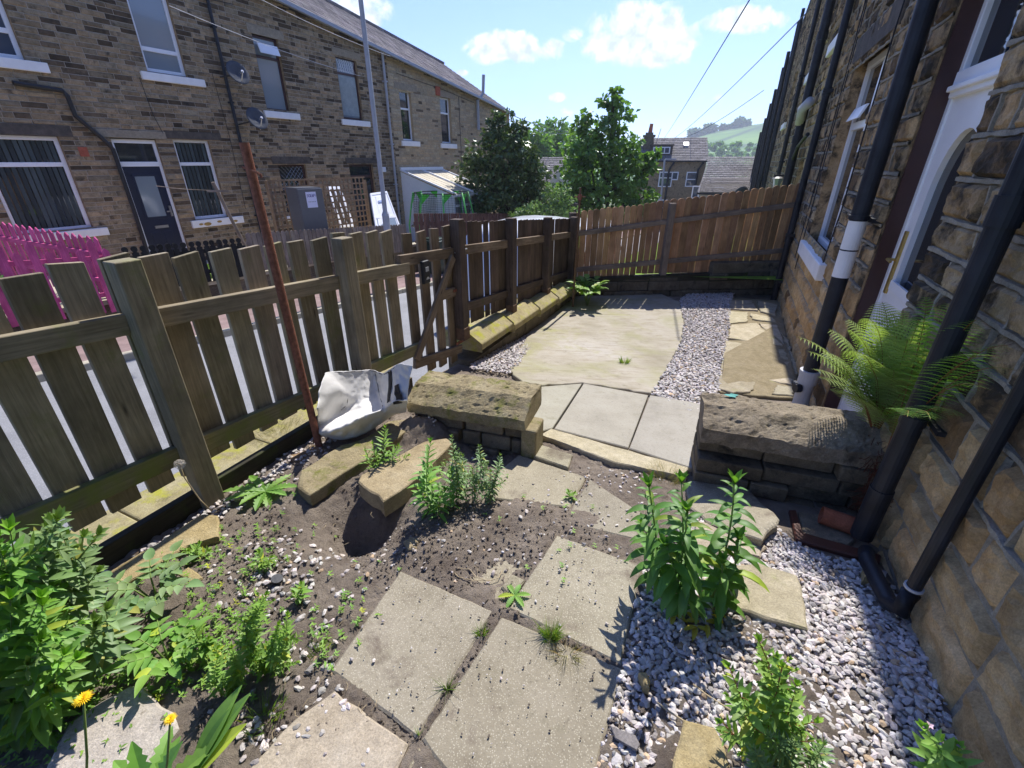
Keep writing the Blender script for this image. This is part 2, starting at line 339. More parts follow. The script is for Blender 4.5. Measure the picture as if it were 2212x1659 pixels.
simple('poly_roof', (.52, .46, .34), .4, .4, .2, 3); simple('cream_render', (.52, .47, .38), .85, .2, .1, 2); simple('orange_tile', (.5, .2, .1), .85, .2, .2, 3)
simple('dark_net', (.02, .02, .022), .8, .2, .2); simple('wire', (.06, .065, .08), .6, .3, .1); simple('rope_white', (.6, .6, .62), .7, .3, .1); simple('fridge_grey', (.115, .12, .13), .3, .6, .05); simple('dish_grey', (.09, .095, .105), 1.0, .05, .1)
simple('yellow_petal', (.85, .55, .01), .6, .3, .1, 30); simple('seed_head', (.6, .55, .47), .9, .1, .2); simple('root_brown', (.10, .035, .02), .95, .1, .4, 30)
simple('stem_green', (.17, .25, .06), .55, .3, .2, 20); simple('stem_red', (.22, .08, .03), .6, .3, .2, 20); simple('straw', (.42, .33, .2), .9, .2, .25, 20)
simple('blind', (.045, .06, .06), .7, .3, .15, 3); simple('curtain', (.36, .42, .42), .8, .2, .15, 6); simple('ginger_lichen', (.42, .27, .08), .9, .1, .2, 10); simple('verdigris', (.12, .32, .28), .9, .1, .3, 30)
glass('glass_dark'); glass('glass_sky', (.06, .08, .11)); glass('glass_pale', (.22, .26, .28), .08)
leafmat('leaf_willowherb', (0.076, 0.179, 0.030), (0.138, 0.276, 0.055)); leafmat('leaf_mid', (0.124, 0.262, 0.041), (0.221, 0.400, 0.083)); leafmat('leaf_bright', (.15, .27, .04), (.24, .38, .08))
leafmat('leaf_grey', (0.135, 0.223, 0.081), (0.23, 0.331, 0.142), .2); leafmat('leaf_fern', (.24, .32, .12), (.36, .45, .19), .35); leafmat('leaf_dark', (0.055, 0.133, 0.031), (0.109, 0.218, 0.055), .2)
leafmat('leaf_tree', (0.099, 0.189, 0.056), (0.199, 0.332, 0.088), .25, .35); leafmat('leaf_laurel', (0.055, 0.094, 0.039), (0.133, 0.188, 0.070), .15, .35); leafmat('leaf_wood', (0.112, 0.213, 0.037), (0.188, 0.312, 0.062), .3)
leafmat('leaf_yellow', (.38, .30, .03), (.5, .42, .06)); leafmat('grass_blade', (.13, .22, .04), (.24, .34, .09), .3); leafmat('dry_grass', (.30, .26, .13), (.42, .37, .2), .2); leafmat('pink_petal', (.6, .4, .5), (.7, .5, .6))
# ================================================================ SETTING
def structure(mb, name, mat, **k):
    o = mb.build(name, mat, **k); o['kind'] = 'structure'; return o
def sp(s, d, z): return SF.P(s, d, z)
# street-level ground: one big sheet following the fall of the hill
b = MB()
ss = [-60, -20, -5, 0, 5, 10, 15, 20, 25, 30, 40, 60, 90]; dd = [-120, -60, -30, -15, -9.9, -9.74, -9.70, -8, -2.75, -2.6, 3, 12, 40, 120]
for s in ss:
    for d in dd:
        z = zroad(min(s, 60)) - .03
        if d <= -9.74: z = zroad(min(s, 60)) + .32
        if d >= -2.75: z = zroad(min(s, 60)) - .35
        b.v.append(tuple(sp(s, d, z))); b.g.append((s, d, 0)); b.c.append((1, 1, 1, 1))
n = len(dd)
for i in range(len(ss)-1):
    for j in range(n-1): b.f.append((i*n+j, (i+1)*n+j, (i+1)*n+j+1, i*n+j+1)); b.m.append(0)
structure(b, 'ground', M['grass_ground'])
b = MB(); b.add([sp(-40, -8, zroad(-40)), sp(60, -8, zroad(60)), sp(60, -2.62, zroad(60)), sp(-40, -2.62, zroad(-40))], [(0, 3, 2, 1)]); structure(b, 'road', M['asphalt'])
b = MB(); b.add([sp(-40, -9.68, zroad(-40)+.1), sp(60, -9.68, zroad(60)+.1), sp(60, -8.1, zroad(60)+.1), sp(-40, -8.1, zroad(-40)+.1)], [(0, 3, 2, 1)]); structure(b, 'pavement', M['pavement'])
b = MB()
s = -12.0
while s < 40:
    b.k = tuple([rnd.uniform(.85, 1.1)]*3); L = rnd.uniform(.7, 1.0)
    b.bar(sp(s, -8.05, zroad(s)+.03), sp(s+L-.012, -8.05, zroad(s+L)+.03), .14, .16); s += L
structure(b, 'kerb', M['kerb_stone'], bevel=.012)
# front yards across the street
b = MB()
for i in range(12):
    s0, s1 = -4+i*2.6, -1.4+i*2.6
    b.add([sp(s0, -13.1, zroad(s0)+.62), sp(s1, -13.1, zroad(s1)+.62), sp(s1, -9.7, zroad(s1)+.56), sp(s0, -9.7, zroad(s0)+.56)], [(0, 3, 2, 1)])
structure(b, 'front_yard_paving', M['kerb_stone'])
# the hill across the valley
def crest(x):                                  # skyline height 760 m away, rising to the right
    k = [(-900, -14), (-100, -12), (120, 0), (255, 32), (290, 40), (334, 47), (366, 53), (600, 85), (1400, 150)]
    for (a, za), (c, zc_) in zip(k, k[1:]):
        if a <= x <= c: return za+(zc_-za)*(x-a)/(c-a)
    return k[-1][1]
b = MB(); nx, ny = 90, 40
for i in range(nx+1):
    for j in range(ny+1):
        y = 90+820*j/ny; x = (-700+1900*i/nx)*(.25+.75*j/ny); xs_ = x*760/y; r = min(1, (y-90)/670)
        z = -9-34*min(1, r*4)*(1-r)+(crest(xs_)+9)*max(0, (r-.25)/.75)**1.1+3*mn.noise(V((x*.008, y*.008, 2)))
        if y > 760: z = crest(xs_)-(y-760)*.12
        b.v.append((x, y, z)); b.g.append((x, y, z)); b.c.append((1, 1, 1, 1))
for i in range(nx):
    for j in range(ny): a = i*(ny+1)+j; b.f.append((a, a+ny+1, a+ny+2, a+1)); b.m.append(0)
t = NT('hill_field'); v = t.vec('obj'); c = t.ramp(t.noise(t.vec('obj', (.004, .006, .02)), 1.2, 4), [(.35, (.05, .12, .035)), (.5, (.13, .25, .045)), (.68, (.24, .38, .06))])
vo = t.voro(t.vec('obj', (.006, .012, .012)), 1.0, 'DISTANCE_TO_EDGE'); c = t.mix(t.ramp(vo.outputs['Distance'], [(.02, (.8, .8, .8)), (.06, (0, 0, 0))]), c, (.03, .07, .03)); t.col(c).rough(1)
structure(b, 'hillside', M['hill_field'], smooth=True)
# ================================================================ MASONRY
def masonry(mb, fr, s0, s1, zb, zt, course, slen, ops, gap=.012, prot=(.006, .016), detail=False, clip=None, seed=1, tint=.25, course_fn=None, mi=(0, 1), dark=.16):
    """courses of separate stones on a mortar bed; ops = openings (s0, s1, z0, z1)"""
    rr = random.Random(seed); z = zb
    while z < zt:
        ch = (course_fn(z) if course_fn else course)*rr.uniform(.86, 1.14); z1 = min(z+ch, zt); zm = (z+z1)/2
        iv = [(s0, s1)]
        for a, c2, za, zc in ops:
            if za < zm < zc:
                iv = [q for p, r in iv for q in ((p, min(r, a)), (max(p, c2), r)) if q[1]-q[0] > .02]
        for p, r in iv:
            mb.mi = mi[0]; mb.k = (1, 1, 1)
            k = max(1, int((r-p)/2.0))
            for q in range(k):
                a0 = p+(r-p)*q/k; a1 = p+(r-p)*(q+1)/k
                ztp = z1 if not clip else min(z1, clip((a0+a1)/2))
                if ztp > z: mb.quad(fr.P(a0, 0, z), fr.P(a1, 0, z), fr.P(a1, 0, ztp), fr.P(a0, 0, ztp)) if fr.sg > 0 else mb.quad(fr.P(a1, 0, z), fr.P(a0, 0, z), fr.P(a0, 0, ztp), fr.P(a1, 0, ztp))
            SM = mi[1] if len(mi) < 3 or z > .6 else mi[2]
            mb.mi = SM; s = p+0.0
            first = True; first_ = True
            while s < r-.01:
                L = slen*rr.uniform(.55, 1.6)
                if r-(s+L) < slen*.45: L = r-s
                a0, a1 = s+gap/2, s+L-gap/2
                if first: a0 = s
                if s+L >= r-.001: a1 = r
                first = False
                b0, b1 = z+gap/2, z1-gap/2
                if clip: b1 = min(b1, clip((a0+a1)/2))
                if b1-b0 > .02 and a1-a0 > .02:
                    t = 1+rr.uniform(-tint, tint); w = rr.uniform(-.06, .06); mb.k = (t*(1+w), t, t*(1-w))
                    if rr.random() < dark: q = rr.uniform(.25, .5); mb.k = (t*q, t*q*.95, t*q*.97)
                    pr = rr.uniform(*prot); bv = min(.014, (b1-b0)*.2)
                    if detail:
                        nx = max(5, int((a1-a0)/.022)); nz_ = 8; vs = []; sx = rr.uniform(0, 99)
                        for i in range(nx+1):
                            for j in range(nz_+1):
                                fx, fz = i/nx, j/nz_
                                ed = min(fx, 1-fx)*(a1-a0); ez = min(fz, 1-fz)*(b1-b0)
                                e = min(1, ed/.016)*min(1, ez/.014)
                                o = pr*(.15+.85*sqrt(max(0, e))) if e > 0 else 0.0
                                P_ = V((a0+(a1-a0)*fx, (b0+(b1-b0)*fz), sx))
                                o += (e > 0)*(.013*mn.noise(P_*9)+.010*mn.noise(P_*24)+.005*mn.noise(P_*60))
                                jx = .003*mn.noise(P_*6+V((7, 0, 0))); jz = .003*mn.noise(P_*6+V((0, 9, 0)))
                                vs.append(fr.P(P_.x+jx, max(o, -.004), P_.y+jz))
                        fs = [(i*(nz_+1)+j, (i+1)*(nz_+1)+j, (i+1)*(nz_+1)+j+1, i*(nz_+1)+j+1) for i in range(nx) for j in range(nz_)]
                        if fr.sg < 0: fs = [tuple(reversed(q)) for q in fs]
                        mb.add(vs, fs)
                    else:
                        o = [fr.P(a0, 0, b0), fr.P(a1, 0, b0), fr.P(a1, 0, b1), fr.P(a0, 0, b1)]
                        j = lambda: rr.uniform(-.005, .005)
                        i_ = [fr.P(a0+bv, pr+j(), b0+bv), fr.P(a1-bv, pr+j(), b0+bv+j()), fr.P(a1-bv, pr+j(), b1-bv), fr.P(a0+bv, pr+j(), b1-bv+j())]
                        fs = [(4, 5, 6, 7), (0, 1, 5, 4), (1, 2, 6, 5), (2, 3, 7, 6), (3, 0, 4, 7)]
                        if fr.sg < 0: fs = [tuple(reversed(q)) for q in fs]
                        mb.add(o+i_, fs)
                if detail and z > .5 and not first_ and a0 > p+.01: ribbon(mb, fr, (a0-gap/2, b0), (a0-gap/2, b1), gap, rr, mi[0]); mb.mi = SM
                first_ = False
                s += L
            if detail and z > .5: ribbon(mb, fr, (p, z), (r, z), gap, rr, mi[0])
        z = z1
    for a, c2, za, zc in ops:               # the reveals of each opening
        mb.mi = mi[1]; mb.k = (1, .95, .9)
        d = -.16
        for (x0, z0), (x1, z1) in (((a, za), (a, zc)), ((a, zc), (c2, zc)), ((c2, zc), (c2, za)), ((c2, za), (a, za))):
            q = [fr.P(x0, .004, z0), fr.P(x1, .004, z1), fr.P(x1, d, z1), fr.P(x0, d, z0)]
            mb.add(q, [(0, 1, 2, 3)])
    mb.k = (1, 1, 1); mb.mi = 0
def ribbon(mb, fr, a, c, w, rr, mi):
    """a raised strip of pointing mortar"""
    L = sqrt((c[0]-a[0])**2+(c[1]-a[1])**2); n = max(2, int(L/.03)); hor = abs(c[0]-a[0]) > abs(c[1]-a[1]); vs = []; mb.mi = mi; mb.k = (1, 1, 1)
    for i in range(n+1):
        s = a[0]+(c[0]-a[0])*i/n; z = a[1]+(c[1]-a[1])*i/n; q = V((s, z, 3)); h = w*(.40+.30*mn.noise(q*14)); o = .013+.012*mn.noise(q*11)+.006*mn.noise(q*40); wv = .0035*mn.noise(q*5)
        for e, oo in ((-1, 0.0), (-.8, o), (.8, o), (1, 0.0)):
            vs.append(fr.P(s, oo, z+wv+e*h) if hor else fr.P(s+wv+e*h, oo, z))
    fs = [(4*i+j, 4*i+4+j, 4*i+5+j, 4*i+j+1) for i in range(n) for j in range(3)]
    mb.add(vs, fs)
def win(fr, root, s0, s1, z0, z1, o=-.10, fmat='white_upvc', gmat='glass_dark', fw=.055, bars_z=(), bars_s=(), inner=None, name='window', sill=None, sillmat='white_paint', back=True):
    b = MB(); P = fr.P
    b.box(s0, s1, o-.03, o+.03, z0, z0+fw, P); b.box(s0, s1, o-.03, o+.03, z1-fw, z1, P)
    b.box(s0, s0+fw, o-.03, o+.028, z0+fw, z1-fw, P); b.box(s1-fw, s1, o-.03, o+.028, z0+fw, z1-fw, P)
    for z in bars_z: b.box(s0+fw, s1-fw, o-.028, o+.026, z-fw*.55, z+fw*.55, P)
    for s in bars_s: b.box(s-fw*.5, s+fw*.5, o-.028, o+.022, z0+fw, z1-fw, P)
    w = b.build(name, M[fmat], root, bevel=.006)
    b = MB(); b.box(s0+.01, s1-.01, o-.012, o-.004, z0+.01, z1-.01, P); b.build('pane', M[gmat], w)
    if inner:
        b = MB(); k = int((s1-s0)/.09)
        if inner == 'blind':
            for i in range(k):
                a = s0+(s1-s0)*(i+.5)/k; tt_ = rnd.uniform(.5, 1.5); b.k = (tt_, tt_, tt_); b.add([P(a-.036, o+.004, z0+.07), P(a+.028, o+.018, z0+.07), P(a+.028, o+.018, z1-.07), P(a-.036, o+.004, z1-.07)], [(0, 1, 2, 3)])
            b.build('blind', M['blind'], w)
    if sill:
        b = MB(); b.box(sill[0], sill[1], -.05, .07, sill[2], sill[3], P); b.build('sill', M[sillmat], w, bevel=.01)
    return w
# ================================================================ LEFT TERRACE
def eaveL(s): return 5.64-.118*(s-11.35)
def roof(fr, root, s0, s1, ev, depth=4.2, rise=2.45, over=.22, mat='slate_roof', gmat='grey_paint', courses=16, slate=.42):
    b = MB(); rr = random.Random(int(s0*10)); up = V((0, 0, 1))
    for r in range(courses):
        f0, f1 = r/courses, (r+1.25)/courses; s = s0-(r % 2)*slate/2
        while s < s1:
            a, c = max(s, s0), min(s+slate-.008, s1)
            if c-a > .03:
                t = rr.uniform(.7, 1.2); b.k = (t, t*rr.uniform(.95, 1), t*rr.uniform(.95, 1.02)); l = rr.uniform(0, .012)
                def pt(x, f, h): return fr.P(x, over-(depth+over)*f, ev(x)+.02-(over/depth)*rise+(rise*(1+over/depth))*f+h)
                q = [pt(a, f0, .03+l), pt(c, f0, .03), pt(c, min(f1, 1), .008), pt(a, min(f1, 1), .008)]
                q += [x-up*.02 for x in q]
                b.add(q, [(0, 1, 2, 3), (0, 4, 5, 1), (1, 5, 6, 2), (3, 7, 4, 0)] if fr.sg > 0 else [(3, 2, 1, 0), (1, 5, 4, 0), (2, 6, 5, 1), (0, 4, 7, 3)])
            s += slate
    b.k = (.8, .8, .8)                        # back slope, ridge and underside
    A = fr.P
    ez = lambda x: ev(x)+rise+.0
    b.add([A(s0, -depth, ez(s0)), A(s1, -depth, ez(s1)), A(s1, -2*depth, ev(s1)), A(s0, -2*depth, ev(s0))], [(0, 1, 2, 3)])
    b.add([A(s0, over, ev(s0)-.12), A(s1, over, ev(s1)-.12), A(s1, -depth, ez(s1)-.03), A(s0, -depth, ez(s0)-.03)], [(0, 1, 2, 3)])
    s = s0
    while s < s1-.2:
        b.k = tuple([rr.uniform(.8, 1.1)]*3); e = min(s+.5, s1); b.bar(A(s, -depth, ez(s)+.05), A(e-.02, -depth, ez(e)+.05), .2, .1); s = e
    o = b.build('roof', M[mat], root)
    g = MB(); g.box(0, 1, 0, 1, 0, 1, lambda x, y, z: A(s0+(s1-s0)*x, over-.02+.10*y, ev(s0+(s1-s0)*x)-.16+.1*z)); g.build('gutter', M[gmat], root)
    return o
def house(fr, root, s0, s1, zb, ev, ops, mats, gable0=False, gable1=False, depth=4.2, rise=2.45, seed=1, **k):
    b = MB(); masonry(b, fr, s0, s1, zb, ev(s0)+.1, k.pop('course', .098), k.pop('slen', .29), ops, clip=lambda s: ev(s)-.1, seed=seed, **k)
    for flag, s in ((gable0, s0), (gable1, s1)):
        if flag:
            e = ev(s); b.mi = 1
            b.add([fr.P(s, 0, zb), fr.P(s, 0, e), fr.P(s, -depth, e+rise-.05), fr.P(s, -2*depth, e), fr.P(s, -2*depth, zb)], [(0, 1, 2, 3, 4)])
    b.mi = 1; b.add([fr.P(s0, -2*depth, zb), fr.P(s1, -2*depth, zb), fr.P(s1, -2*depth, ev(s1)), fr.P(s0, -2*depth, ev(s0))], [(0, 1, 2, 3)])
    return b.build('wall', mats, root)
def lintel(fr, parent, s0, s1, z0, z1, mat, o=.022):
    b = MB(); b.box(s0, s1, -.1, o, z0, z1, fr.P); return b.build('lintel', M[mat], parent, bevel=.008)
def pipe(fr, root, pts, r, mat, name='downpipe', clips=(), n=12, sock=()):
    b = MB(); P = [fr.P(*p) for p in pts]; b.tube(P, r, n)
    for z in clips: b.box(pts[0][0]-r*1.25, pts[0][0]+r*1.25, -.01, pts[0][1]+r*1.2, z-.02, z+.02, fr.P)
    for z in sock: b.tube([fr.P(pts[0][0], pts[0][1], z), fr.P(pts[0][0], pts[0][1], z+.09)], r*1.22, n)
    return b.build(name, M[mat], root, smooth=False)
P = LF.P
zbL = lambda s: zroad(s)+.3
# --- house A
hA = thing('terrace_house', 'sooty stone terraced house at the left with navy door and white windows', 'house', P(4.5, -2, -.6))
opsA = [(3.9, 5.17, .28, 2.06), (6.08, 7.0, -.75, 2.06), (7.38, 8.28, .24, 2.10), (4.1, 5.13, 3.33, 5.2), (7.27, 8.17, 3.45, 5.35)]
house(LF, hA, -1.0, 9.12, -1.2, eaveL, opsA, [M['mortar_left'], M['stone_left']], seed=3, dark=.24)
roof(LF, hA, -1.0, 9.14, eaveL)
w = win(LF, hA, 3.9, 5.17, .28, 2.06, fw=.075, bars_z=(1.55,), inner='blind', sill=(3.8, 5.4, .12, .28)); lintel(LF, hA, 3.75, 5.42, 2.06, 2.26, 'lintel_dark')
w = win(LF, hA, 7.38, 8.28, .24, 2.10, fw=.07, bars_z=(1.55,), inner='blind', sill=(7.24, 8.66, .05, .23)); lintel(LF, hA, 7.24, 8.62, 2.10, 2.27, 'lintel_dark')
b = MB()
for s, z, r in ((7.45, .13, .035), (7.62, .12, .06), (7.95, .15, .04), (8.4, .12, .04)):
    b = MB(); b.add([P(s+r*1.7*cos(a), .0745, z+r*.75*sin(a)) for a in [i*.7 for i in range(9)]], [tuple(range(9))]); b.build('peeling_patch', M['ginger_lichen'], w)
win(LF, hA, 4.1, 5.13, 3.33, 5.2, fw=.075, bars_z=(3.78,), gmat='glass_sky', sill=(3.95, 5.42, 3.16, 3.33))
win(LF, hA, 7.27, 8.17, 3.45, 5.35, fw=.075, bars_z=(3.9,), gmat='glass_pale', sill=(7.1, 8.53, 3.27, 3.43))
lintel(LF, hA, 5.86, 7.26, 2.08, 2.24, 'lintel_pale')
b = MB(); b.box(6.08, 6.14, -.12, -.05, -.75, 2.06, P); b.box(6.94, 7.0, -.12, -.05, -.75, 2.06, P); b.box(6.14, 6.94, -.12, -.05, 1.98, 2.06, P); b.box(6.14, 6.94, -.12, -.05, 1.50, 1.60, P)
df = b.build('door_frame', M['white_upvc'], hA, bevel=.006)
b = MB(); b.box(6.14, 6.94, -.1, -.09, 1.6, 1.98, P); b.build('fanlight', M['glass_dark'], df)
b = MB(); b.box(6.14, 6.94, -.12, -.07, -.72, 1.5, P); b.box(6.28, 6.80, -.07, -.06, .34, 1.34, P); b.box(6.3, 6.5, -.07, -.062, -.5, .05, P); b.box(6.58, 6.78, -.07, -.062, -.5, .05, P)
dr = b.build('door', M['blue_door'], hA, bevel=.006)
b = MB(); b.box(6.33, 6.75, -.061, -.055, .40, 1.29, P); b.build('door_pane', M['glass_pale'], dr)
b = MB(); b.box(6.42, 6.72, -.07, -.05, .13, .19, P); b.build('letter_plate', M['steel'], dr)
b = MB(); b.box(6.86, 6.90, -.07, -.04, .38, .62, P); b.box(6.78, 6.89, -.05, -.03, .48, .51, P); b.build('handle', M['steel'], dr)
b = MB(); b.box(5.42, 5.58, -.01, .02, 1.70, 1.88, P); b.build('air_vent', M['red_tile'], hA, bevel=.004)
pipe(LF, hA, [(9.1, .08, -.5), (9.1, .08, 5.5)], .04, 'black_plastic', clips=(4.6, 3.0, 1.4, .2))
pipe(LF, hA, [(4.77, .07, 2.93), (5.5, .07, 2.88), (5.54, .09, 2.8), (5.56, .07, 2.45), (5.9, .07, 2.05), (6.03, .07, 1.85), (6.03, .07, .5), (6.0, .07, -.6)], .042, 'black_metal', name='waste_pipe')
b = MB(); b.tube([P(4.3, .03, 5.42), P(7.2, .03, 5.05), P(9.8, .03, 5.2)], .008, 5); b.build('wall_cable', M['black_plastic'], hA)
b = MB(); b.tube([P(7.05, .02, 3.3), P(7.1, .02, 2.6), P(7.2, .02, 2.2)], .006, 5); b.build('wall_cable', M['black_plastic'], hA)
b = MB(); b.tube([P(8.8, .02, 3.6), P(8.86, .02, 2.2), P(8.82, .02, .4)], .006, 5); b.build('wall_cable', M['black_plastic'], hA)
# --- house B
hB = thing('terrace_house', 'middle stone terraced house with dark wooden windows, behind trellis and fridge freezer', 'house', P(12, -2, -1))
opsB = [(10.2, 11.0, 2.92, 4.68), (13.1, 14.02, 2.90, 4.66), (10.18, 11.18, .1, 1.54), (13.02, 14.2, -.9, 1.54)]
house(LF, hB, 9.12, 15.55, -1.8, eaveL, opsB, [M['mortar_left'], M['stone_left']], seed=5, dark=.24)
rfB = roof(LF, hB, 9.14, 15.55, eaveL)
for a, c, z0, z1, t in ((10.2, 11.0, 2.92, 4.68, 4.2), (13.1, 14.02, 2.9, 4.66, 4.2)):
    w = win(LF, hB, a, c, z0, z1, fmat='brown_frame', fw=.06, bars_z=(t,), gmat='glass_pale', sill=(a-.14, c+.26, z0-.19, z0-.02))
    lintel(LF, hB, a-.12, c+.2, z1, z1+.2, 'lintel_pale')
    if a < 11:
        b = MB(); b.box(a+.1, c-.08, -.02, .005, t+.07, t+.3, lambda s, o, z: P(s, o+(t+.35-z)*.35, z)); b.build('top_light', M['white_upvc'], w)
    else:
        b = MB()
        for k in range(9): x0 = a+.1+k*.08; b.tube([P(x0, -.075, t+.05), P(min(x0+.16, c-.06), -.075, z1-.08)], .004, 4); b.tube([P(x0, -.075, z1-.08), P(min(x0+.16, c-.06), -.075, t+.05)], .004, 4)
        b.build('lead_lattice', M['white_upvc'], w)
        b = MB()
        for k in range(14): x0 = a+.07+k*.056; b.add([P(x0, -.085, z0+.1), P(x0+.03, -.072, z0+.12), P(x0+.03, -.072, t-.08), P(x0, -.085, t-.05)], [(0, 1, 2, 3)])
        b.build('net_curtain', M['curtain'], w)
w = win(LF, hB, 10.18, 11.18, .1, 1.54, fmat='brown_frame', fw=.07, sill=(10.05, 11.35, -.05, .08)); lintel(LF, hB, 10.0, 11.4, 1.54, 1.74, 'lintel_dark')
b = MB()
for k in range(16):
    x0 = 10.0+k*.14; 
    for sg in (1, -1):
        A_, B_ = (x0-.5, .2), (x0+.78, 1.48)
        f0_, f1_ = max(0, (10.26-A_[0])/1.28), min(1, (11.1-A_[0])/1.28)
        if f1_ > f0_:
            zz = [A_[1]+1.28*f0_, A_[1]+1.28*f1_]; zz = zz if sg > 0 else [1.68-q for q in zz]
            b.tube([P(A_[0]+1.28*f0_, -.084, zz[0]), P(A_[0]+1.28*f1_, -.084, zz[1])], .003, 4)
b.build('lead_lattice', M['steel'], w)
win(LF, hB, 13.02, 14.2, -.9, 1.54, fmat='brown_frame', fw=.09, bars_z=(1.12,), name='door'); lintel(LF, hB, 12.9, 14.5, 1.54, 1.72, 'lintel_dark')
b = MB(); b.box(14.6, 14.78, 0, .12, 1.25, 1.42, P); b.build('outside_light', M['white_upvc'], hB, bevel=.02)
pipe(LF, hB, [(15.28, .1, -1.2), (15.26, .1, 5.05)], .045, 'lamp_grey', clips=(4.2, 2.2, .8))
b = MB(); b.box(8.75, 10.0, -4.7, -3.7, 6.2, 9.6, P); b.box(8.65, 10.1, -4.8, -3.6, 9.4, 9.55, P); b.build('chimney', M['wall_dark'], rfB, bevel=.02)
# --- house C
hC = thing('terrace_house', 'paler clean stone end terrace house with two narrow white windows, behind the conservatory', 'house', P(20, -2, -1))
opsC = [(16.1, 16.8, 2.36, 4.06), (18.75, 19.55, 2.34, 4.08)]
house(LF, hC, 15.55, 25.2, -2.6, eaveL, opsC, [M['mortar_pale'], M['stone_pale']], gable1=True, seed=8, dark=.05, tint=.14, slen=.30)
roof(LF, hC, 15.55, 25.35, eaveL)
for a, c, z0, z1, t in ((16.1, 16.8, 2.36, 4.06, 3.45), (18.75, 19.55, 2.34, 4.08, 3.5)):
    win(LF, hC, a, c, z0, z1, o=-.13, fw=.06, bars_z=(t,), gmat='glass_dark', sill=(a-.16, c+.28, z0-.2, z0-.02)); lintel(LF, hC, a-.25, c+.4, z1, z1+.22, 'lintel_pale')
b = MB(); b.box(18.45, 18.72, 0, .09, 4.1, 4.42, P); b.build('alarm_box', M['red_tile'], hC, bevel=.02)
pipe(LF, hC, [(21.7, .12, 3.0), (21.7, .12, 4.2), (22.0, .25, 4.5), (22.0, .3, 5.25)], .07, 'lamp_grey', name='flue')
b = MB(); b.tube([P(20.2, .03, 4.2), P(20.2, .03, 1.0)], .012, 5); b.build('wall_cable', M['black_plastic'], hC)
b = MB(); b.tube([P(16, .03, 4.55), P(19, .03, 4.35), P(21.5, .03, 4.1)], .01, 5); b.build('wall_cable', M['black_plastic'], hC)
# --- conservatory
cn = thing('conservatory', 'small white lean-to conservatory with a stained corrugated roof against the end house', 'conservatory', P(16.5, 1.2, -1.2))
b = MB()
for k in range(9):
    a, c = 15.75+k*.31, 15.75+(k+1)*.31-.03
    b.box(0, 1, 0, 1, 0, 1, lambda x, y, z: P(a+(c-a)*x, .02+2.55*y, 1.28-.80*y-.03*z))
b.build('roof', M['poly_roof'], cn)
b = MB()
for s in (15.72, 17.1, 18.55): b.bar(P(s, 0, 1.31), P(s, 2.6, .49), .06, .06)
b.box(15.7, 18.6, 2.5, 2.6, .38, .46, P); b.box(15.7, 18.6, 0, .08, 1.28, 1.4, P)
for s in (15.75, 16.3, 16.95, 17.7, 18.5): b.box(s-.04, s+.04, 2.42, 2.5, -1.2, .4, P)
for z in (-.35, .05): b.box(15.75, 18.5, 2.43, 2.49, z-.04, z+.04, P)
b.build('frame', M['white_upvc'], cn, bevel=.006)
b = MB(); b.add([P(15.73, 0, -1.4), P(15.73, 2.45, -1.4), P(15.73, 2.45, .44), P(15.73, 0, 1.25)], [(0, 1, 2, 3)])
for k in range(6): z = -.9+k*.35; b.box(15.70, 15.728, 0.02, 2.4, z, z+.02, P) if z < .35 else None
b.build('side_panel', M['white_upvc'], cn)
b = MB(); b.box(15.8, 18.45, 2.44, 2.455, -1.1, .36, P); b.build('glazing', M['glass_pale'], cn)
# ================================================================ RIGHT TERRACE
def eaveR(s): return 7.6-.1*s
Q = RF.P
hR = thing('stone_house', 'nearest rough stone house on the right with white arched door and black drainpipes', 'house', Q(4, -1, -.4))
opsR = [(3.0, 3.95, -.5, 2.55), (5.42, 6.98, .70, 2.56)]
b = MB()
masonry(b, RF, -2.2, 8.35, -.62, 4.4, .155, .30, opsR, gap=.026, prot=(.012, .032), detail=True, seed=11, tint=.22, course_fn=lambda z: .205 if z < .62 else .158, mi=(0, 1, 2))
masonry(b, RF, -2.2, 8.35, 4.4, 7.8, .16, .32, [], gap=.02, prot=(.01, .02), seed=12, clip=lambda s: eaveR(s))
for f in range(0): pass
wl_ = b.build('wall', [M['mortar_right'], M['stone_right'], M['stone_right_low']], hR, smooth=False)
roof(RF, hR, -2.2, 8.35, eaveR, over=-.05, gmat='black_plastic')
# door
b = MB(); b.box(3.0, 3.06, -.16, -.10, -.42, 2.5, Q); b.box(3.88, 3.95, -.16, -.10, -.42, 2.5, Q); b.box(3.06, 3.88, -.16, -.08, 1.93, 2.06, Q); b.box(3.06, 3.88, -.16, -.06, 1.96, 1.99, Q); b.box(3.06, 3.88, -.16, -.10, 2.44, 2.5, Q)
df = b.build('door_frame', M['white_upvc'], hR, bevel=.006)
b = MB(); b.box(3.93, 3.955, -.12, -.01, -.45, 2.5, Q); b.box(2.99, 3.0, -.12, -.01, -.45, 2.5, Q); b.build('door_trim', M['brown_frame'], hR)
b = MB(); b.box(3.06, 3.88, -.14, -.13, 2.06, 2.44, Q); b.build('fanlight', M['glass_dark'], df)
b = MB(); cx, rx = 3.47, .27
pts = [(3.2, .86)]+[(cx-rx*cos(t), 1.42+.34*sin(t)) for t in [pi*i/16 for i in range(17)]]+[(3.74, .86)]
outer = [(3.06, -.4), (3.06, 1.93)]+[(3.06+.82*i/16, 1.93) for i in range(1, 16)]+[(3.88, 1.93), (3.88, -.4)]
outer = [(3.06, .86)]+[(3.06+.82*i/16, 1.93) for i in range(17)]+[(3.88, .86)]
vs = [Q(s, -.11, z) for s, z in outer]+[Q(s, -.11, z) for s, z in pts]+[Q(s, -.14, z) for s, z in pts]; n = len(pts)
b.add(vs, [(i, i+1, n+i+1, n+i) for i in range(n-1)]+[(n+i, n+i+1, 2*n+i+1, 2*n+i) for i in range(n-1)])
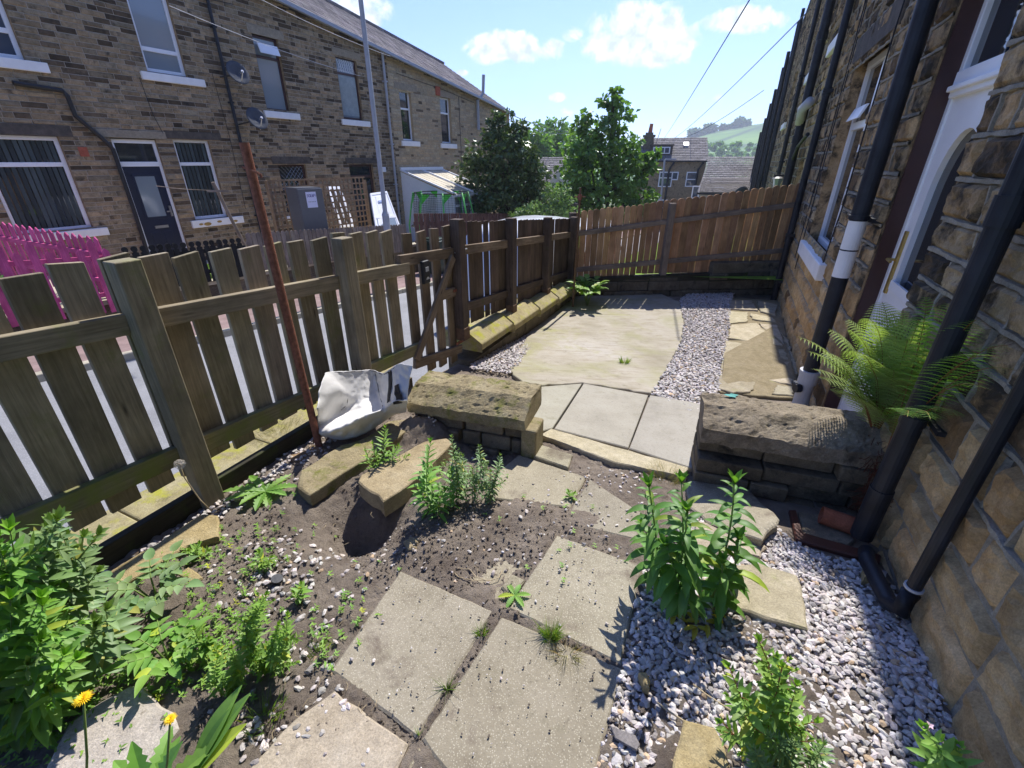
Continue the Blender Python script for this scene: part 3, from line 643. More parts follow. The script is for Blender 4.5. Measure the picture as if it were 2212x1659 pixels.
b.box(3.06, 3.88, -.15, -.11, -.4, .86, Q); b.box(3.18, 3.76, -.11, -.095, .84, .90, Q); b.box(3.2, 3.74, -.11, -.10, -.2, .6, Q)
dr = b.build('door', M['white_upvc'], hR)
b = MB(); b.box(3.15, 3.8, -.15, -.142, .86, 1.85, Q); b.build('door_pane', M['glass_dark'], dr)
b = MB(); b.box(3.80, 3.84, -.11, -.095, .80, 1.2, Q); b.tube([Q(3.82, -.1, 1.02), Q(3.82, -.05, 1.02), Q(3.72, -.045, 1.02)], .009, 8); b.build('handle', M['brass'], dr)
# window
w = win(RF, hR, 5.42, 6.98, .70, 2.56, o=-.13, fw=.07, bars_z=(1.95,), bars_s=(6.2,), sill=None)
b = MB(); b.box(5.33, 7.06, -.13, .075, .54, .70, Q); b.build('sill', M['white_paint'], w, bevel=.012)
b = MB(); b.box(0, 1, 0, 1, 0, 1, lambda x, y, z: Q(6.25+.62*x, -.1+.05*(1-z)+.02*y, 2.0+.12*z)); b.build('top_light', M['white_upvc'], w)
lintel(RF, hR, 5.25, 7.15, 2.56, 2.80, 'lintel_dark', o=.03)
# pipes on the near wall
b = MB(); b.tube([Q(4.1, .12, -.06), Q(4.1, .12, 7.2)], .055, 20)
b.tube([Q(4.1, .12, 1.235), Q(4.1, .12, 1.262)], .066, 20); b.box(4.0, 4.2, -.01, .06, 1.22, 1.25, Q); b.tube([Q(4.1, .12, 2.62), Q(4.1, .12, 2.66)], .062, 20); b.box(3.98, 4.22, -.01, .06, 2.63, 2.65, Q)
sp_ = b.build('soil_pipe', M['black_plastic'], hR)
b = MB(); b.tube([Q(4.1, .12, 1.03), Q(4.1, .12, 1.225)], .0565, 20); b.tube([Q(4.1, .12, .83), Q(4.1, .12, 1.02)], .0565, 20); b.build('white_tape', M['white_paint'], sp_)
b = MB(); b.tube([Q(4.1, .12, -.42), Q(4.1, .12, -.05)], .06, 20); b.tube([Q(4.1, .12, -.05), Q(4.1, .12, 0.06)], .071, 20); b.tube([Q(4.1, .12, .04), Q(4.1, .12, .065)], .076, 20)
cl_ = b.build('collar', M['grey_plastic'], sp_)
b = MB(); b.tube([Q(4.06, .16, -.09), Q(4.04, .20, -.09)], .035, 14); b.tube([Q(4.14, .17, -.1), Q(4.18, .19, -.1)], .025, 12); b.build('access_cap', M['black_plastic'], cl_)
b = MB(); b.tube([Q(2.17, .10, .04), Q(2.17, .10, 7.3)], .041, 20); b.tube([Q(2.17, .10, 1.40), Q(2.17, .10, 1.50)], .048, 20); b.box(2.05, 2.29, -.01, .055, 1.42, 1.47, Q); b.tube([Q(2.17, .10, .0), Q(2.17, .10, .28)], .046, 20); b.tube([Q(2.17, .10, .62), Q(2.17, .10, .66)], .046, 20); b.box(2.07, 2.27, -.01, .05, .63, .65, Q); b.build('downpipe', M['black_plastic'], hR)
b = MB(); b.tube([Q(1.73, .055, .10), Q(1.73, .055, 1.15), Q(1.78, .055, 2.6)], .0245, 16); wp = b.build('waste_pipe', M['black_plastic'], hR)
b = MB(); b.tube([Q(1.73, .055, .145), Q(1.73, .055, .155)], .031, 16); b.build('collar', M['grey_plastic'], wp)
b = MB(); b.tube([Q(1.72, .06, .13), Q(1.70, .07, .05), Q(1.76, .09, .02), Q(1.98, .12, .02), Q(2.06, .10, .0)], .032, 14); b.build('waste_elbow', M['black_plastic'], hR, smooth=True)
pipe(RF, hR, [(8.28, .08, -.45), (8.28, .08, 6.7)], .045, 'black_plastic', clips=(2.45, .6, -.1), sock=(2.4, .5))
b = MB()
for pts in ([(7.25, .03, 3.6), (7.2, .03, 1.8), (7.1, .04, .9), (7.22, .03, .3)], [(7.42, .03, 4.2), (7.35, .03, 2.0), (7.5, .03, .4)], [(5.2, .03, 3.4), (5.3, .035, 2.5), (5.25, .04, 1.2), (5.32, .05, .72)]):
    b = MB(); b.tube([Q(*p) for p in pts], .006, 5); b.build('wall_cable', M['black_plastic'], hR)
# second right-hand house
hS = thing('stone_house', 'next stone house along the right terrace, just beyond the board fence', 'house', Q(11, -1, -.6))
opsS = [(8.85, 9.65, 3.2, 4.4), (11.9, 12.75, 3.2, 4.4), (9.6, 10.3, -.6, 1.6), (12.0, 13.2, .4, 1.8)]
b = MB(); masonry(b, RF, 8.35, 15.8, -1.4, 7.0, .155, .32, opsS, gap=.024, prot=(.012, .026), seed=14, clip=eaveR); b.build('wall', [M['mortar_right'], M['stone_right']], hS)
roof(RF, hS, 8.35, 15.8, eaveR, over=-.05, gmat='black_plastic')
for a, c, z0, z1 in opsS: win(RF, hS, a, c, z0, z1, fw=.06, bars_z=((z0+z1)/2+.2,), sill=(a-.12, c+.1, z0-.16, z0-.01) if z0 > 0 else None)
b = MB(); b.tube([Q(10.5, .12, -1), Q(10.5, .12, 2.15), Q(10.5, .12, 6.5)], .07, 14)
for z in (.9, 1.9, 3.4): b.tube([Q(10.5, .12, z), Q(10.5, .12, z+.12)], .082, 14)
b.tube([Q(10.5, .12, 1.6), Q(10.2, .10, 1.85), Q(9.6, .06, 2.0)], .03, 10)
b.build('soil_pipe', M['black_plastic'], hS)
b = MB(); b.tube([Q(10.5, .14, 2.2), Q(10.4, .16, 2.42), Q(10.1, .10, 2.5)], .075, 12); b.build('pipe_elbow', M['grey_plastic'], hS, smooth=True)
pipe(RF, hS, [(13.6, .09, -1), (13.6, .09, 6.1)], .045, 'black_plastic', clips=(3.3, 1.6), sock=(3.1,))
# the rest of the row
hT = thing('stone_house', 'far run of the right stone terrace, crowded with black drainpipes and seen edge on', 'house', Q(25, -1, -1))
opsT = [(16.6, 17.7, 2.6, 3.9), (14.3, 14.3, 0, 0), (21, 22, 2.2, 3.4), (26, 27, 1.9, 3.1)]
opsT = [q for q in opsT if q[1] > q[0]]
b = MB(); masonry(b, RF, 15.8, 46, -3.2, 6.2, .16, .45, opsT, gap=.02, prot=(.01, .02), seed=15, clip=eaveR); b.mi = 1
b.add([Q(46, 0, -3.5), Q(46, 0, 3.0), Q(46, -4.2, 5.4), Q(46, -8.4, 3.0), Q(46, -8.4, -3.5)], [(0, 1, 2, 3, 4)])
b.build('wall', [M['mortar_right'], M['stone_right']], hT)
roof(RF, hT, 15.8, 46, eaveR, over=-.05, gmat='black_plastic', slate=.8, courses=10)
for a, c, z0, z1 in opsT: win(RF, hT, a, c, z0, z1, fw=.06, sill=(a-.12, c+.1, z0-.16, z0-.01))
for s, r in ((18.6, .045), (19.6, .05), (22.5, .06), (24.5, .05), (28, .06), (31, .06), (35, .07), (40, .07)):
    pipe(RF, hT, [(s, .13, -3), (s, .13, eaveR(s)-.15)], r, 'black_plastic', n=8, sock=(1.0, 2.6))

b = MB(); b.add([W25*7.75+N25*-2.1+V((0, 0, -.13)), W25*8.15+N25*.84+V((0, 0, -.05)), W25*22+N25*.8+V((0, 0, -1.2)), W25*22+N25*-2.1+V((0, 0, -1.2))], [(0, 1, 2, 3)]); structure(b, 'lawn', M['lawn'])
# ================================================================ GARDEN GROUND
def inpoly(x, y, P):
    c = False; j = len(P)-1
    for i in range(len(P)):
        if (P[i][1] > y) != (P[j][1] > y) and x < (P[j][0]-P[i][0])*(y-P[i][1])/(P[j][1]-P[i][1])+P[i][0]: c = not c
        j = i
    return c
def gpoly(px): return [(p.x, p.y) for p in (on_g(u, v) for u, v in px)]
FP = FF.P                                    # fence frame (s, o, z)
hole = on_g(775, 1118); hole2 = on_g(1060, 955); mound = at_z(935, 905, .10); bagc = on_g(800, 905)
PATHQ = []
def soilz(x, y, fine=True):
    z = zg(x, y)
    s_ = x*W25.x+y*W25.y
    d = x*N25.x+y*N25.y
    if s_ < 2.9:
        def bump(c, r, h, p=2): 
            q = ((x-c.x)**2+(y-c.y)**2)/(r*r); return h*math.exp(-q)
        z += bump(hole, .175, -.25)+bump(hole2, .16, -.10)+bump(mound, .14, .13)+bump(at_z(885, 900, .1), .12, .07)+bump(on_g(620, 1010), .3, .02)+bump(FP(2.15, .22, 0), .38, .07)+bump(on_g(985, 1165), .15, .034)+bump(on_g(1150, 1110), .12, .026)+bump(on_g(900, 1190), .1, .02)+bump(on_g(1260, 1120), .1, .016)+bump(FP(2.75, .4, 0), .3, .10)
        k = max(0, min(1, (1.3-x)/.3))*max(0, min(1, (2.6-s_)/.2))
        if any(inpoly(x, y, q) for q in PATHQ): k *= .22
        z += k*(.016*mn.fractal(V((x*3.2, y*3.2, 0)), .8, 2.1, 3))
        if fine: z += k*(.020*abs(mn.fractal(V((x*17, y*17, 3)), .6, 2.1, 4))+.009*mn.noise(V((x*42, y*42, 1))))
    return z
# the soil bed
PATHQ += [gpoly(q) for q in ([(716, 1447), (900, 1593), (1066, 1319), (865, 1232)], [(912, 1595), (1084, 1331), (1345, 1444), (1285, 1680), (960, 1664)], [(1099, 1314), (1342, 1434), (1387, 1222), (1203, 1155)], [(1121, 982), (1072, 1021), (1056, 1074), (1232, 1096), (1267, 1030)], [(1274, 1035), (1386, 1107), (1376, 1165), (1225, 1130), (1238, 1090)], [(723, 1487), (884, 1604), (850, 1680), (700, 1790), (500, 1720), (543, 1655), (640, 1546)])]
b = MB(); st = .0125; x0, x1, y0, y1 = -2.6, 2.2, .2, 3.1
nx, ny = int((x1-x0)/st), int((y1-y0)/st); idx = {}
for i in range(nx+1):
    for j in range(ny+1):
        x = x0+i*st; y = y0+j*st; s_ = x*W25.x+y*W25.y; d = x*N25.x+y*N25.y
        if d < -2.3 or s_ > 2.75 or d > 1.02: continue
        idx[i, j] = len(b.v); b.v.append((x, y, soilz(x, y)-.004)); b.g.append((x, y, 0)); b.c.append((1, 1, 1, 1))
for (i, j) in idx:
    q = [(i, j), (i+1, j), (i+1, j+1), (i, j+1)]
    if all(t in idx for t in q): b.f.append(tuple(idx[t] for t in q)); b.m.append(0)
structure(b, 'soil', M['soil'], smooth=True)
# sub-base of the lower yard, one sheet up to the rear wall
b = MB(); g = {}
sl = [2.3+.25*i for i in range(28)]; dl = [-2.3, -1.8, -1.2, -.6, 0, .4, .75, .98]
for i, s in enumerate(sl):
    for j, d in enumerate(dl):
        p = W25*s+N25*d; b.v.append((p.x, p.y, zg(p.x, p.y)-.025)); b.g.append((p.x, p.y, 0)); b.c.append((1, 1, 1, 1))
for i in range(len(sl)-1):
    for j in range(len(dl)-1): a = i*len(dl)+j; b.f.append((a, a+len(dl), a+len(dl)+1, a+1)); b.m.append(0)
structure(b, 'yard_ground', M['soil'])
def plate(mb, px, th, h=0.0, lift=(0, 0), jit=.004, P=None, wob=2):
    """flat stone: outline walked over the ground, given its own thickness, slightly rough edge"""
    pts = P or [on_g(u, v, h) for u, v in px]
    out = []
    n = len(pts)
    for i in range(n):
        a, c = pts[i], pts[(i+1) % n]; k = max(1, int((c-a).length/.05)) if wob else 1
        for q in range(k):
            p = a.lerp(c, q/k); out.append(p+V((rnd.uniform(-jit, jit), rnd.uniform(-jit, jit), 0)))
    area = sum(out[i].x*out[(i+1) % len(out)].y-out[(i+1) % len(out)].x*out[i].y for i in range(len(out)))
    if area < 0: out.reverse()
    m = len(out); cen = sum(out, V())/m
    ins = [p+(cen-p).normalized()*min(.008, th*.3) for p in out]
    low = [p-V((0, 0, min(.006, th*.3))) for p in out]; bot = [p-V((0, 0, th)) for p in out]
    vs = [tuple(p) for p in ins+low+bot]
    fs = [tuple(range(m))]+[(i, m+i, m+(i+1) % m, (i+1) % m) for i in range(m)]+[(m+i, 2*m+i, 2*m+(i+1) % m, m+(i+1) % m) for i in range(m)]
    mb.add(vs, fs, vs)
def tintk(mb, a=.9, c=1.1):
    t = rnd.uniform(a, c); mb.k = (t, t*rnd.uniform(.97, 1.02), t*rnd.uniform(.93, 1.04))
b = MB()
path = [[(716, 1447), (900, 1593), (1066, 1319), (865, 1232)], [(912, 1595), (1084, 1331), (1345, 1444), (1285, 1680), (1100, 1720), (960, 1664)], [(905, 1612), (952, 1668), (930, 1720), (870, 1680)],
        [(1099, 1314), (1342, 1434), (1387, 1222), (1203, 1155)], [(1121, 982), (1072, 1021), (1056, 1074), (1232, 1096), (1267, 1030)],
        [(1274, 1035), (1386, 1107), (1376, 1165), (1225, 1130), (1238, 1090)], [(1126, 975), (1150, 954), (1237, 982), (1227, 1010)], [(1082, 1268), (1108, 1240), (1135, 1252), (1106, 1292)],
        [(875, 1222), (1085, 1302), (1180, 1150), (1010, 1108)]]
hs = [.005, .006, .004, .008, .012, .008, .03, .006, -.004]
for q, h in zip(path, hs): tintk(b, .92, 1.08); plate(b, q, .05, h, jit=.0022)
structure(b, 'garden_path', M['paving'])
PATH = [gpoly(q) for q in path[:8]]
b = MB(); plate(b, [(723, 1487), (884, 1604), (850, 1680), (700, 1790), (500, 1720), (543, 1655), (640, 1546)], .05, .014, jit=.007); structure(b, 'path_slab', M['beige_slab'])
PATH.append(gpoly([(723, 1487), (884, 1604), (850, 1680), (700, 1790), (500, 1720), (543, 1655), (640, 1546)]))
# lower yard: big flags, concrete, flagstone walk
b = MB()
ps = [[(1150, 836), (1257, 828), (1194, 924), (1100, 950)], [(1261, 828), (1400, 853), (1357, 967), (1197, 926)], [(1404, 853), (1530, 874), (1535, 905), (1500, 1012), (1360, 968)]]
for q in ps: tintk(b, .95, 1.05); plate(b, q, .05, .028, jit=.002, wob=0)
structure(b, 'patio_slabs', M['patio_slab'])
b = MB(); tintk(b); plate(b, [(1166, 938), (1190, 926), (1330, 965), (1488, 1010), (1482, 1030), (1327, 998)], .07, .035, jit=.004); structure(b, 'step_kerb', M['flag_stone'])
b = MB(); plate(b, [(1140, 834), (1257, 826), (1410, 850), (1416, 838), (1440, 795), (1470, 742), (1478, 700), (1468, 652), (1400, 622), (1262, 600), (1235, 628), (1150, 705), (1120, 760), (1100, 800)], .05, .014, jit=.012); structure(b, 'patio', M['patio_concrete'])
YG = [gpoly([(1405, 853), (1415, 838), (1440, 795), (1470, 742), (1478, 700), (1468, 650), (1500, 625), (1590, 625), (1578, 655), (1577, 700), (1563, 790), (1552, 860), (1535, 900), (1510, 905)]), gpoly([(1015, 800), (1040, 760), (1100, 712), (1150, 700), (1165, 720), (1120, 790), (1100, 810)])]
b = MB(); z8 = lambda q: [(1206.9+.3307*x, 384+.3307*y) for x, y in q]
fl = [[(1110, 870), (1240, 880), (1232, 938), (1112, 950)], [(1250, 882), (1402, 912), (1418, 942), (1262, 920)], [(1130, 958), (1300, 948), (1330, 985), (1470, 1095), (1335, 1080), (1110, 1046)],
      [(1310, 950), (1425, 960), (1455, 1030), (1470, 1080), (1345, 985)], [(1092, 1062), (1200, 1080), (1256, 1196), (1075, 1172)], [(1330, 1110), (1480, 1120), (1498, 1190), (1342, 1160)],
      [(1072, 1190), (1222, 1205), (1212, 1268), (1060, 1248)], [(1310, 1200), (1500, 1200), (1520, 1265), (1302, 1242)], [(1226, 1258), (1400, 1270), (1530, 1318), (1520, 1350), (1405, 1330), (1222, 1288)],
      [(1062, 1270), (1195, 1288), (1298, 1330), (1260, 1395), (1130, 1400), (1040, 1375)], [(1420, 1350), (1535, 1362), (1530, 1420), (1400, 1410)], [(1115, 800), (1260, 800), (1300, 865), (1112, 855)], [(1300, 800), (1430, 830), (1415, 895), (1315, 870)],
      [(1440, 1000), (1500, 1100), (1520, 1190), (1560, 1290), (1545, 1200), (1500, 1060)]]
b.k = (.62, .58, .5); plate(b, z8([(1108, 780), (1440, 800), (1500, 1100), (1560, 1300), (1540, 1440), (1030, 1400), (1065, 1200), (1112, 900)]), .03, .006, jit=.01)
for i, q in enumerate(fl): tintk(b, .8, 1.12); plate(b, z8(q), .04, .018+.012*rnd.random(), jit=.012)
structure(b, 'flagstone_walk', M['flag_stone'])
# ---------------------------------------------------------------- gravel
ICO_V = []; 
def stone_shape(seed):
    rr = random.Random(seed); t = (1+5**.5)/2
    vs = [V(q).normalized() for q in ((-1, t, 0), (1, t, 0), (-1, -t, 0), (1, -t, 0), (0, -1, t), (0, 1, t), (0, -1, -t), (0, 1, -t), (t, 0, -1), (t, 0, 1), (-t, 0, -1), (-t, 0, 1))]
    sx, sy, sz = rr.uniform(.8, 1.5), rr.uniform(.55, 1.0), rr.uniform(.35, .8)
    vs = [V((q.x*sx, q.y*sy, q.z*sz))*rr.uniform(.68, 1.22) for q in vs]
    return vs
ICO_F = [(0, 11, 5), (0, 5, 1), (0, 1, 7), (0, 7, 10), (0, 10, 11), (1, 5, 9), (5, 11, 4), (11, 10, 2), (10, 7, 6), (7, 1, 8), (3, 9, 4), (3, 4, 2), (3, 2, 6), (3, 6, 8), (3, 8, 9), (4, 9, 5), (2, 4, 11), (6, 2, 10), (8, 6, 7), (9, 8, 1)]
SHAPES = [stone_shape(i) for i in range(24)]
def scatter_stone(mb, p, r, rr, base=None):
    if base is None:
        t = rr.choice((.55, .75, .85, .95, 1.0, 1.1, 1.2)); mb.k = (t*rr.uniform(.96, 1.05), t*rr.uniform(.97, 1.01), t*rr.uniform(.94, 1.05))
        if rr.random() < .05: mb.k = (.95*t, .75*t, .52*t)
    else: mb.k = base
    m = Matrix.Rotation(rr.uniform(0, 6.28), 3, 'Z') @ Matrix.Rotation(rr.uniform(-.5, .5), 3, 'X')
    S = rr.choice(SHAPES); mb.add([p+(m @ q)*r for q in S], ICO_F)
NG = [gpoly(q) for q in ([(1285, 1690), (1345, 1446), (1390, 1225), (1480, 1120), (1650, 1100), (1700, 1090), (1790, 1160), (1900, 1215), (1967, 1300), (2100, 1690), (2150, 1900), (1250, 1900)],)]
NG[0] = [p for p in NG[0]]
def near_gravel_poly():
    P = [on_g(u, v) for u, v in ((1345, 1446), (1392, 1225), (1490, 1110), (1650, 1110))]
    P = [(p.x, p.y) for p in P]
    a = Q(1.75, 0, 0); b_ = Q(.1, 0, 0); c = on_g(1240, 1850)
    e_ = [on_g(u, v) for u, v in ((1700, 1165), (1770, 1195), (1880, 1225))]; f_ = Q(2.0, .02, 0)
    return P+[(p.x, p.y) for p in e_]+[(f_.x, f_.y), (b_.x, b_.y), (c.x, c.y)]
NG = near_gravel_poly()
b = MB(); rr = random.Random(5)
xs = [p[0] for p in NG]; ys = [p[1] for p in NG]
cell = .0165
x = min(xs)
while x < max(xs):
    y = max(.15, min(ys))
    while y < max(ys):
        for lay in (0, 1):
            px_, py_ = x+rr.uniform(-.5, .5)*cell, y+rr.uniform(-.5, .5)*cell
            if inpoly(px_, py_, NG) and rr.random() < (.97 if lay == 0 else .8):
                h = zg(px_, py_)+.012*mn.noise(V((px_*5, py_*5, 7)))-.004+lay*.012
                scatter_stone(b, V((px_, py_, h)), rr.uniform(.0075, .0165), rr)
        y += cell
    x += cell
tag(b.build('gravel', M['gravel_stone']), None, None, kind='stuff')
b = MB(); rr = random.Random(6); cell = .024
for PG in YG:
    xs = [p[0] for p in PG]; ys = [p[1] for p in PG]; x = min(xs)
    while x < max(xs):
        y = min(ys)
        while y < max(ys):
            px_, py_ = x+rr.uniform(-.6, .6)*cell, y+rr.uniform(-.6, .6)*cell
            if inpoly(px_+.02*mn.noise(V((px_*9, py_*9, 0))), py_, PG): scatter_stone(b, V((px_, py_, zg(px_, py_)+.016+rr.uniform(-.006, .006))), rr.uniform(.012, .019), rr)
            y += cell
        x += cell
b.build('gravel', M['gravel_stone'])['kind'] = 'stuff'
# gravel spilled over the soil, along the fence and on the slabs
b = MB(); rr = random.Random(9)
def patch(cx, cy, rx, ry, n, r0, r1, h=.0):
    for _ in range(n):
        u = rr.gauss(cx, rx); v = rr.gauss(cy, ry)
        p = on_g(u, v); 
        if p.x*N25.x+p.y*N25.y < -2.14: continue
        onp = any(inpoly(p.x, p.y, q) for q in PATH)
        z = soilz(p.x, p.y) if not onp else zg(p.x, p.y)+.014
        scatter_stone(b, V((p.x, p.y, z+h)), rr.uniform(r0, r1)*(1 if not onp else .8), rr)
for t in range(520):                          # strip of gravel against the fence foot
    s = rr.uniform(.35, 2.2); p = FP(s, rr.uniform(.05, .17)+.05*rr.random(), 0); scatter_stone(b, V((p.x, p.y, soilz(p.x, p.y)+rr.uniform(-.002, .01))), rr.uniform(.009, .016), rr)
patch(1010, 895, 50, 35, 240, .006, .014); patch(640, 985, 60, 25, 120, .007, .013); patch(610, 1230, 75, 40, 130, .007, .016); patch(560, 1290, 60, 60, 60, .007, .014)
patch(900, 1170, 170, 45, 110, .005, .011); patch(1230, 1120, 100, 50, 90, .005, .012); patch(1330, 1035, 60, 14, 60, .006, .011); patch(680, 1480, 60, 90, 55, .007, .015)
patch(1000, 1300, 200, 160, 90, .003, .006); patch(1250, 1250, 90, 90, 40, .004, .009); patch(560, 1600, 40, 40, 40, .008, .015); patch(1630, 1210, 45, 18, 26, .009, .014); patch(1250, 840, 50, 14, 22, .006, .010)
patch(700, 1330, 40, 80, 30, .007, .014)
b.build('gravel', M['pebble'])['kind'] = 'stuff'
b = MB()                                      # clods of earth
for _ in range(8000):
    u = rr.uniform(430, 1420); v = rr.uniform(900, 1600); p = on_g(u, v)
    if mn.noise(V((p.x*2.3, p.y*2.3, 5))) < -.12 or p.x*N25.x+p.y*N25.y < -2.1: continue
    onp = any(inpoly(p.x, p.y, q) for q in PATH)
    if onp and rr.random() < .93: continue
    z = soilz(p.x, p.y) if not onp else zg(p.x, p.y)+.013
    t = rr.uniform(.7, 1.3); scatter_stone(b, V((p.x, p.y, z)), rr.uniform(.002, .0085)*(1 if not onp else .6), rr, (t, t, t))
tag(b.build('soil_clods', M['soil']), None, None, kind='stuff')
# ================================================================ WALLS AND COPINGS
zc = -.02
cw = thing('boundary_wall', 'low mossy stone wall on which the near picket fence stands', 'wall', FP(1, -.2, -.8))
b = MB(); b.box(-3.5, 2.86, -.36, -.04, -2.2, zc-.06, FP); b.build('wall_base', M['wall_dark'], cw)
s = -3.5; k = 0
while s < 2.8:
    L = rnd.uniform(.6, .85); e = min(s+L, 2.86); b = MB(); b.box(s, e-.006, -.40, -.07, zc-.06, zc+.015, FP); b.build('coping_stone', M['coping_lichen'], cw, bevel=.01); s = e
tb = thing('timber_board', 'dark damp timber gravel board lying along the foot of the near picket fence', 'board', FP(1, 0, 0))
b = MB(); b.obox(FP(.55, .02, .03), W25*1.4, N25*.022, V((0, 0, .075))); b.build('board', M['timber_wet'], tb, bevel=.004)
kb = thing('boundary_wall', 'yellow-lichened stone coping wall under the dark board fence, beyond the gate', 'wall', FP(5, 0, -.8))
b = MB(); b.box(3.62, 7.15, -.16, .12, -2.4, -.2, lambda s, o, z: FP(s, o, z if z > -1 else z)); b.build('wall_base', M['wall_dark'], kb)
s = 3.66
for L in (.78, .8, .72, .62, .6):
    e = min(s+L, 7.16); zt = .07-.055*(s-3.6)
    prof = [(-.2, -.16), (.20, -.16), (.20, -.09), (.06, .0), (-.2, .0)]; b = MB(); tintk(b)
    vs = []
    for ss_ in (s+.012, (s+e)/2, e-.012):
        vs += [FP(ss_, o, zt-.01*(ss_-s)+z-.0) for o, z in prof]
    fs = [(4, 3, 2, 1, 0), (10, 11, 12, 13, 14)]+[(i+5*k, i+5*k+5, (i+1) % 5+5*k+5, (i+1) % 5+5*k) for i in range(5) for k in (0, 1)]
    b.add(vs, fs); b.build('coping_stone', M['coping_lichen'], kb, bevel=.012); s = e
# rear retaining wall and its timber
r0 = V((.97, 7.41, 0)); r1 = V((4.5, 7.65, 0)); RD = (r1-r0).normalized(); RNm = V((RD.y, -RD.x, 0)); RL = (r1-r0).length
def RP(s, o, z): return r0+RD*s+RNm*o+V((0, 0, z))     # o towards the camera
rw = thing('retaining_wall', 'dark stone retaining wall and timber below the tall rear board fence', 'wall', RP(1.8, .1, -.4))
b = MB(); rr = random.Random(4)
z = -.46
for row in range(3):
    s = -.1
    while s < RL+.05:
        L = rr.uniform(.25, .55); h = .15; e = min(s+L, RL+.08); t = rr.uniform(.7, 1.2); b.k = (t, t, t)
        top = z+h
        b.box(s+.005, e-.005, -.2, .12+rr.uniform(-.02, .025), z, min(top, -.16+.05*s), RP) if z < -.18+.05*s else None
        s = e
    z += h+.006
b.build('stone_course', M['wall_dark'], rw, bevel=.012)
b = MB(); b.box(0, 1, 0, 1, 0, 1, lambda x, y, z: RP(-.05+x*(RL+.1), -.05+.16*y, -.235+.10*x*.9+z*.13)); b.build('timber_beam', M['timber_wet'], rw, bevel=.006)
b = MB(); b.box(2.3, RL+.1, -.06, .10, -.10, .13, RP); b.build('end_stone', M['wall_dark'], rw, bevel=.02)
# cross walls between the two levels
def coping(name, a0, a1, back, ridge, front, thick, parent, mat, prof_extra=0, nx=64, seed=2, dip=0.0):
    """a0,a1: ends of the front lower edge; 'back' vector to the rear; chamfered profile, rough surface"""
    a0, a1 = V(a0), V(a1); d = (a1-a0); bk = V(back)
    pr = [(0, -thick), (0, 0), (ridge, front), (1, front), (1, -thick)]
    prof = []
    for i in range(len(pr)):
        p, q = pr[i], pr[(i+1) % len(pr)]; k = (6, 14, 14, 5, 4)[i]
        for t in range(k): prof.append((p[0]+(q[0]-p[0])*t/k, p[1]+(q[1]-p[1])*t/k))
    m = len(prof); vs = []; g = []
    for i in range(nx+1):
        for o, z in prof:
            p = a0+d*(i/nx)+bk*o+V((0, 0, z)); e = .010 if 0 < i < nx else .016
            nvec = V((mn.noise(p*4+V((seed, 0, 0))), mn.noise(p*4+V((0, seed, 5))), mn.noise(p*5+V((3, 0, seed)))))*e
            nvec += V((mn.noise(p*18), mn.noise(p*18+V((5, 5, 5))), mn.noise(p*17+V((9, 0, 0)))))*.006
            nvec += V((0, mn.noise(p*55)*.003, -.007*max(0, mn.noise(p*38+V((seed, 2, 2)))-.25)*4+.003*mn.noise(p*70)))
            vs.append(p+nvec); g.append((i/nx*d.length, o*.35, z))
    fs = []
    for i in range(nx):
        for j in range(m): fs.append((i*m+j, (i+1)*m+j, (i+1)*m+(j+1) % m, i*m+(j+1) % m))
    fs += [tuple(range(m)), tuple(nx*m+j for j in range(m))[::-1]]
    if d.cross(bk).z < 0: fs = [tuple(reversed(f)) for f in fs]
    b = MB(); b.add(vs, fs, g); return b.build(name, M[mat], parent, smooth=False)
def rubble(mb, a0, a1, back, z0, z1, rows, rr, jut=.02):
    a0, a1, bk = V(a0), V(a1), V(back); d = a1-a0; dn = d.normalized(); bn = bk.normalized()
    for r in range(rows):
        za, zb = z0+(z1-z0)*r/rows, z0+(z1-z0)*(r+1)/rows; s = 0
        while s < d.length:
            L = rr.uniform(.12, .38); e = min(s+L, d.length); j = rr.uniform(-jut, jut*.6); t = rr.uniform(.7, 1.25); mb.k = (t, t*.97, t*.92)
            c = a0+dn*(s+e)/2; c.z = (za+zb)/2
            mb.obox(c+bk*.5+bn*(j*.5), dn*((e-s)/2-.005), bk*.5-bn*(j*.5), V((0, 0, (zb-za)/2-.004+rr.uniform(-.003, .002)))); s = e
# right one: front lower arris of the coping measured at z=.25
zR_ = .27
A0 = at_z(1519, 928, zR_); A1 = at_z(1905, 985, zR_)
dirR = (A1-A0); dirR.z = 0; dn = dirR.normalized()
wallpt = Q(2.0, 0, 0)
A1 = A0+dn*1.02
bkR = V((-dn.y, dn.x, 0))*.33
xw = thing('cross_wall', 'low dark stone wall by the house with a pitted chamfered coping and ferns at its end', 'wall', A0+bkR*.5-V((0, 0, zR_+.05)))
coping('coping_stone', A0, A1, bkR, .50, .075, .085, xw, 'coping_dark', seed=4)
b = MB(); rubble(b, A0+dn*.0+bkR*.12, A1, bkR*.8, -.2, zR_-.085, 4, random.Random(3), .05); b.build('wall_base', M['wall_dark'], xw, bevel=.008)
b = MB(); 
pp = at_z(1580, 858, zR_+.078); b.add([pp+V((.035*cos(t)*(1+.4*sin(3*t)), .022*sin(t)*(1+.3*cos(5*t)), .012)) for t in [i*.45 for i in range(14)]], [tuple(range(14))]); b.build('lichen_patch', M['verdigris'], xw)
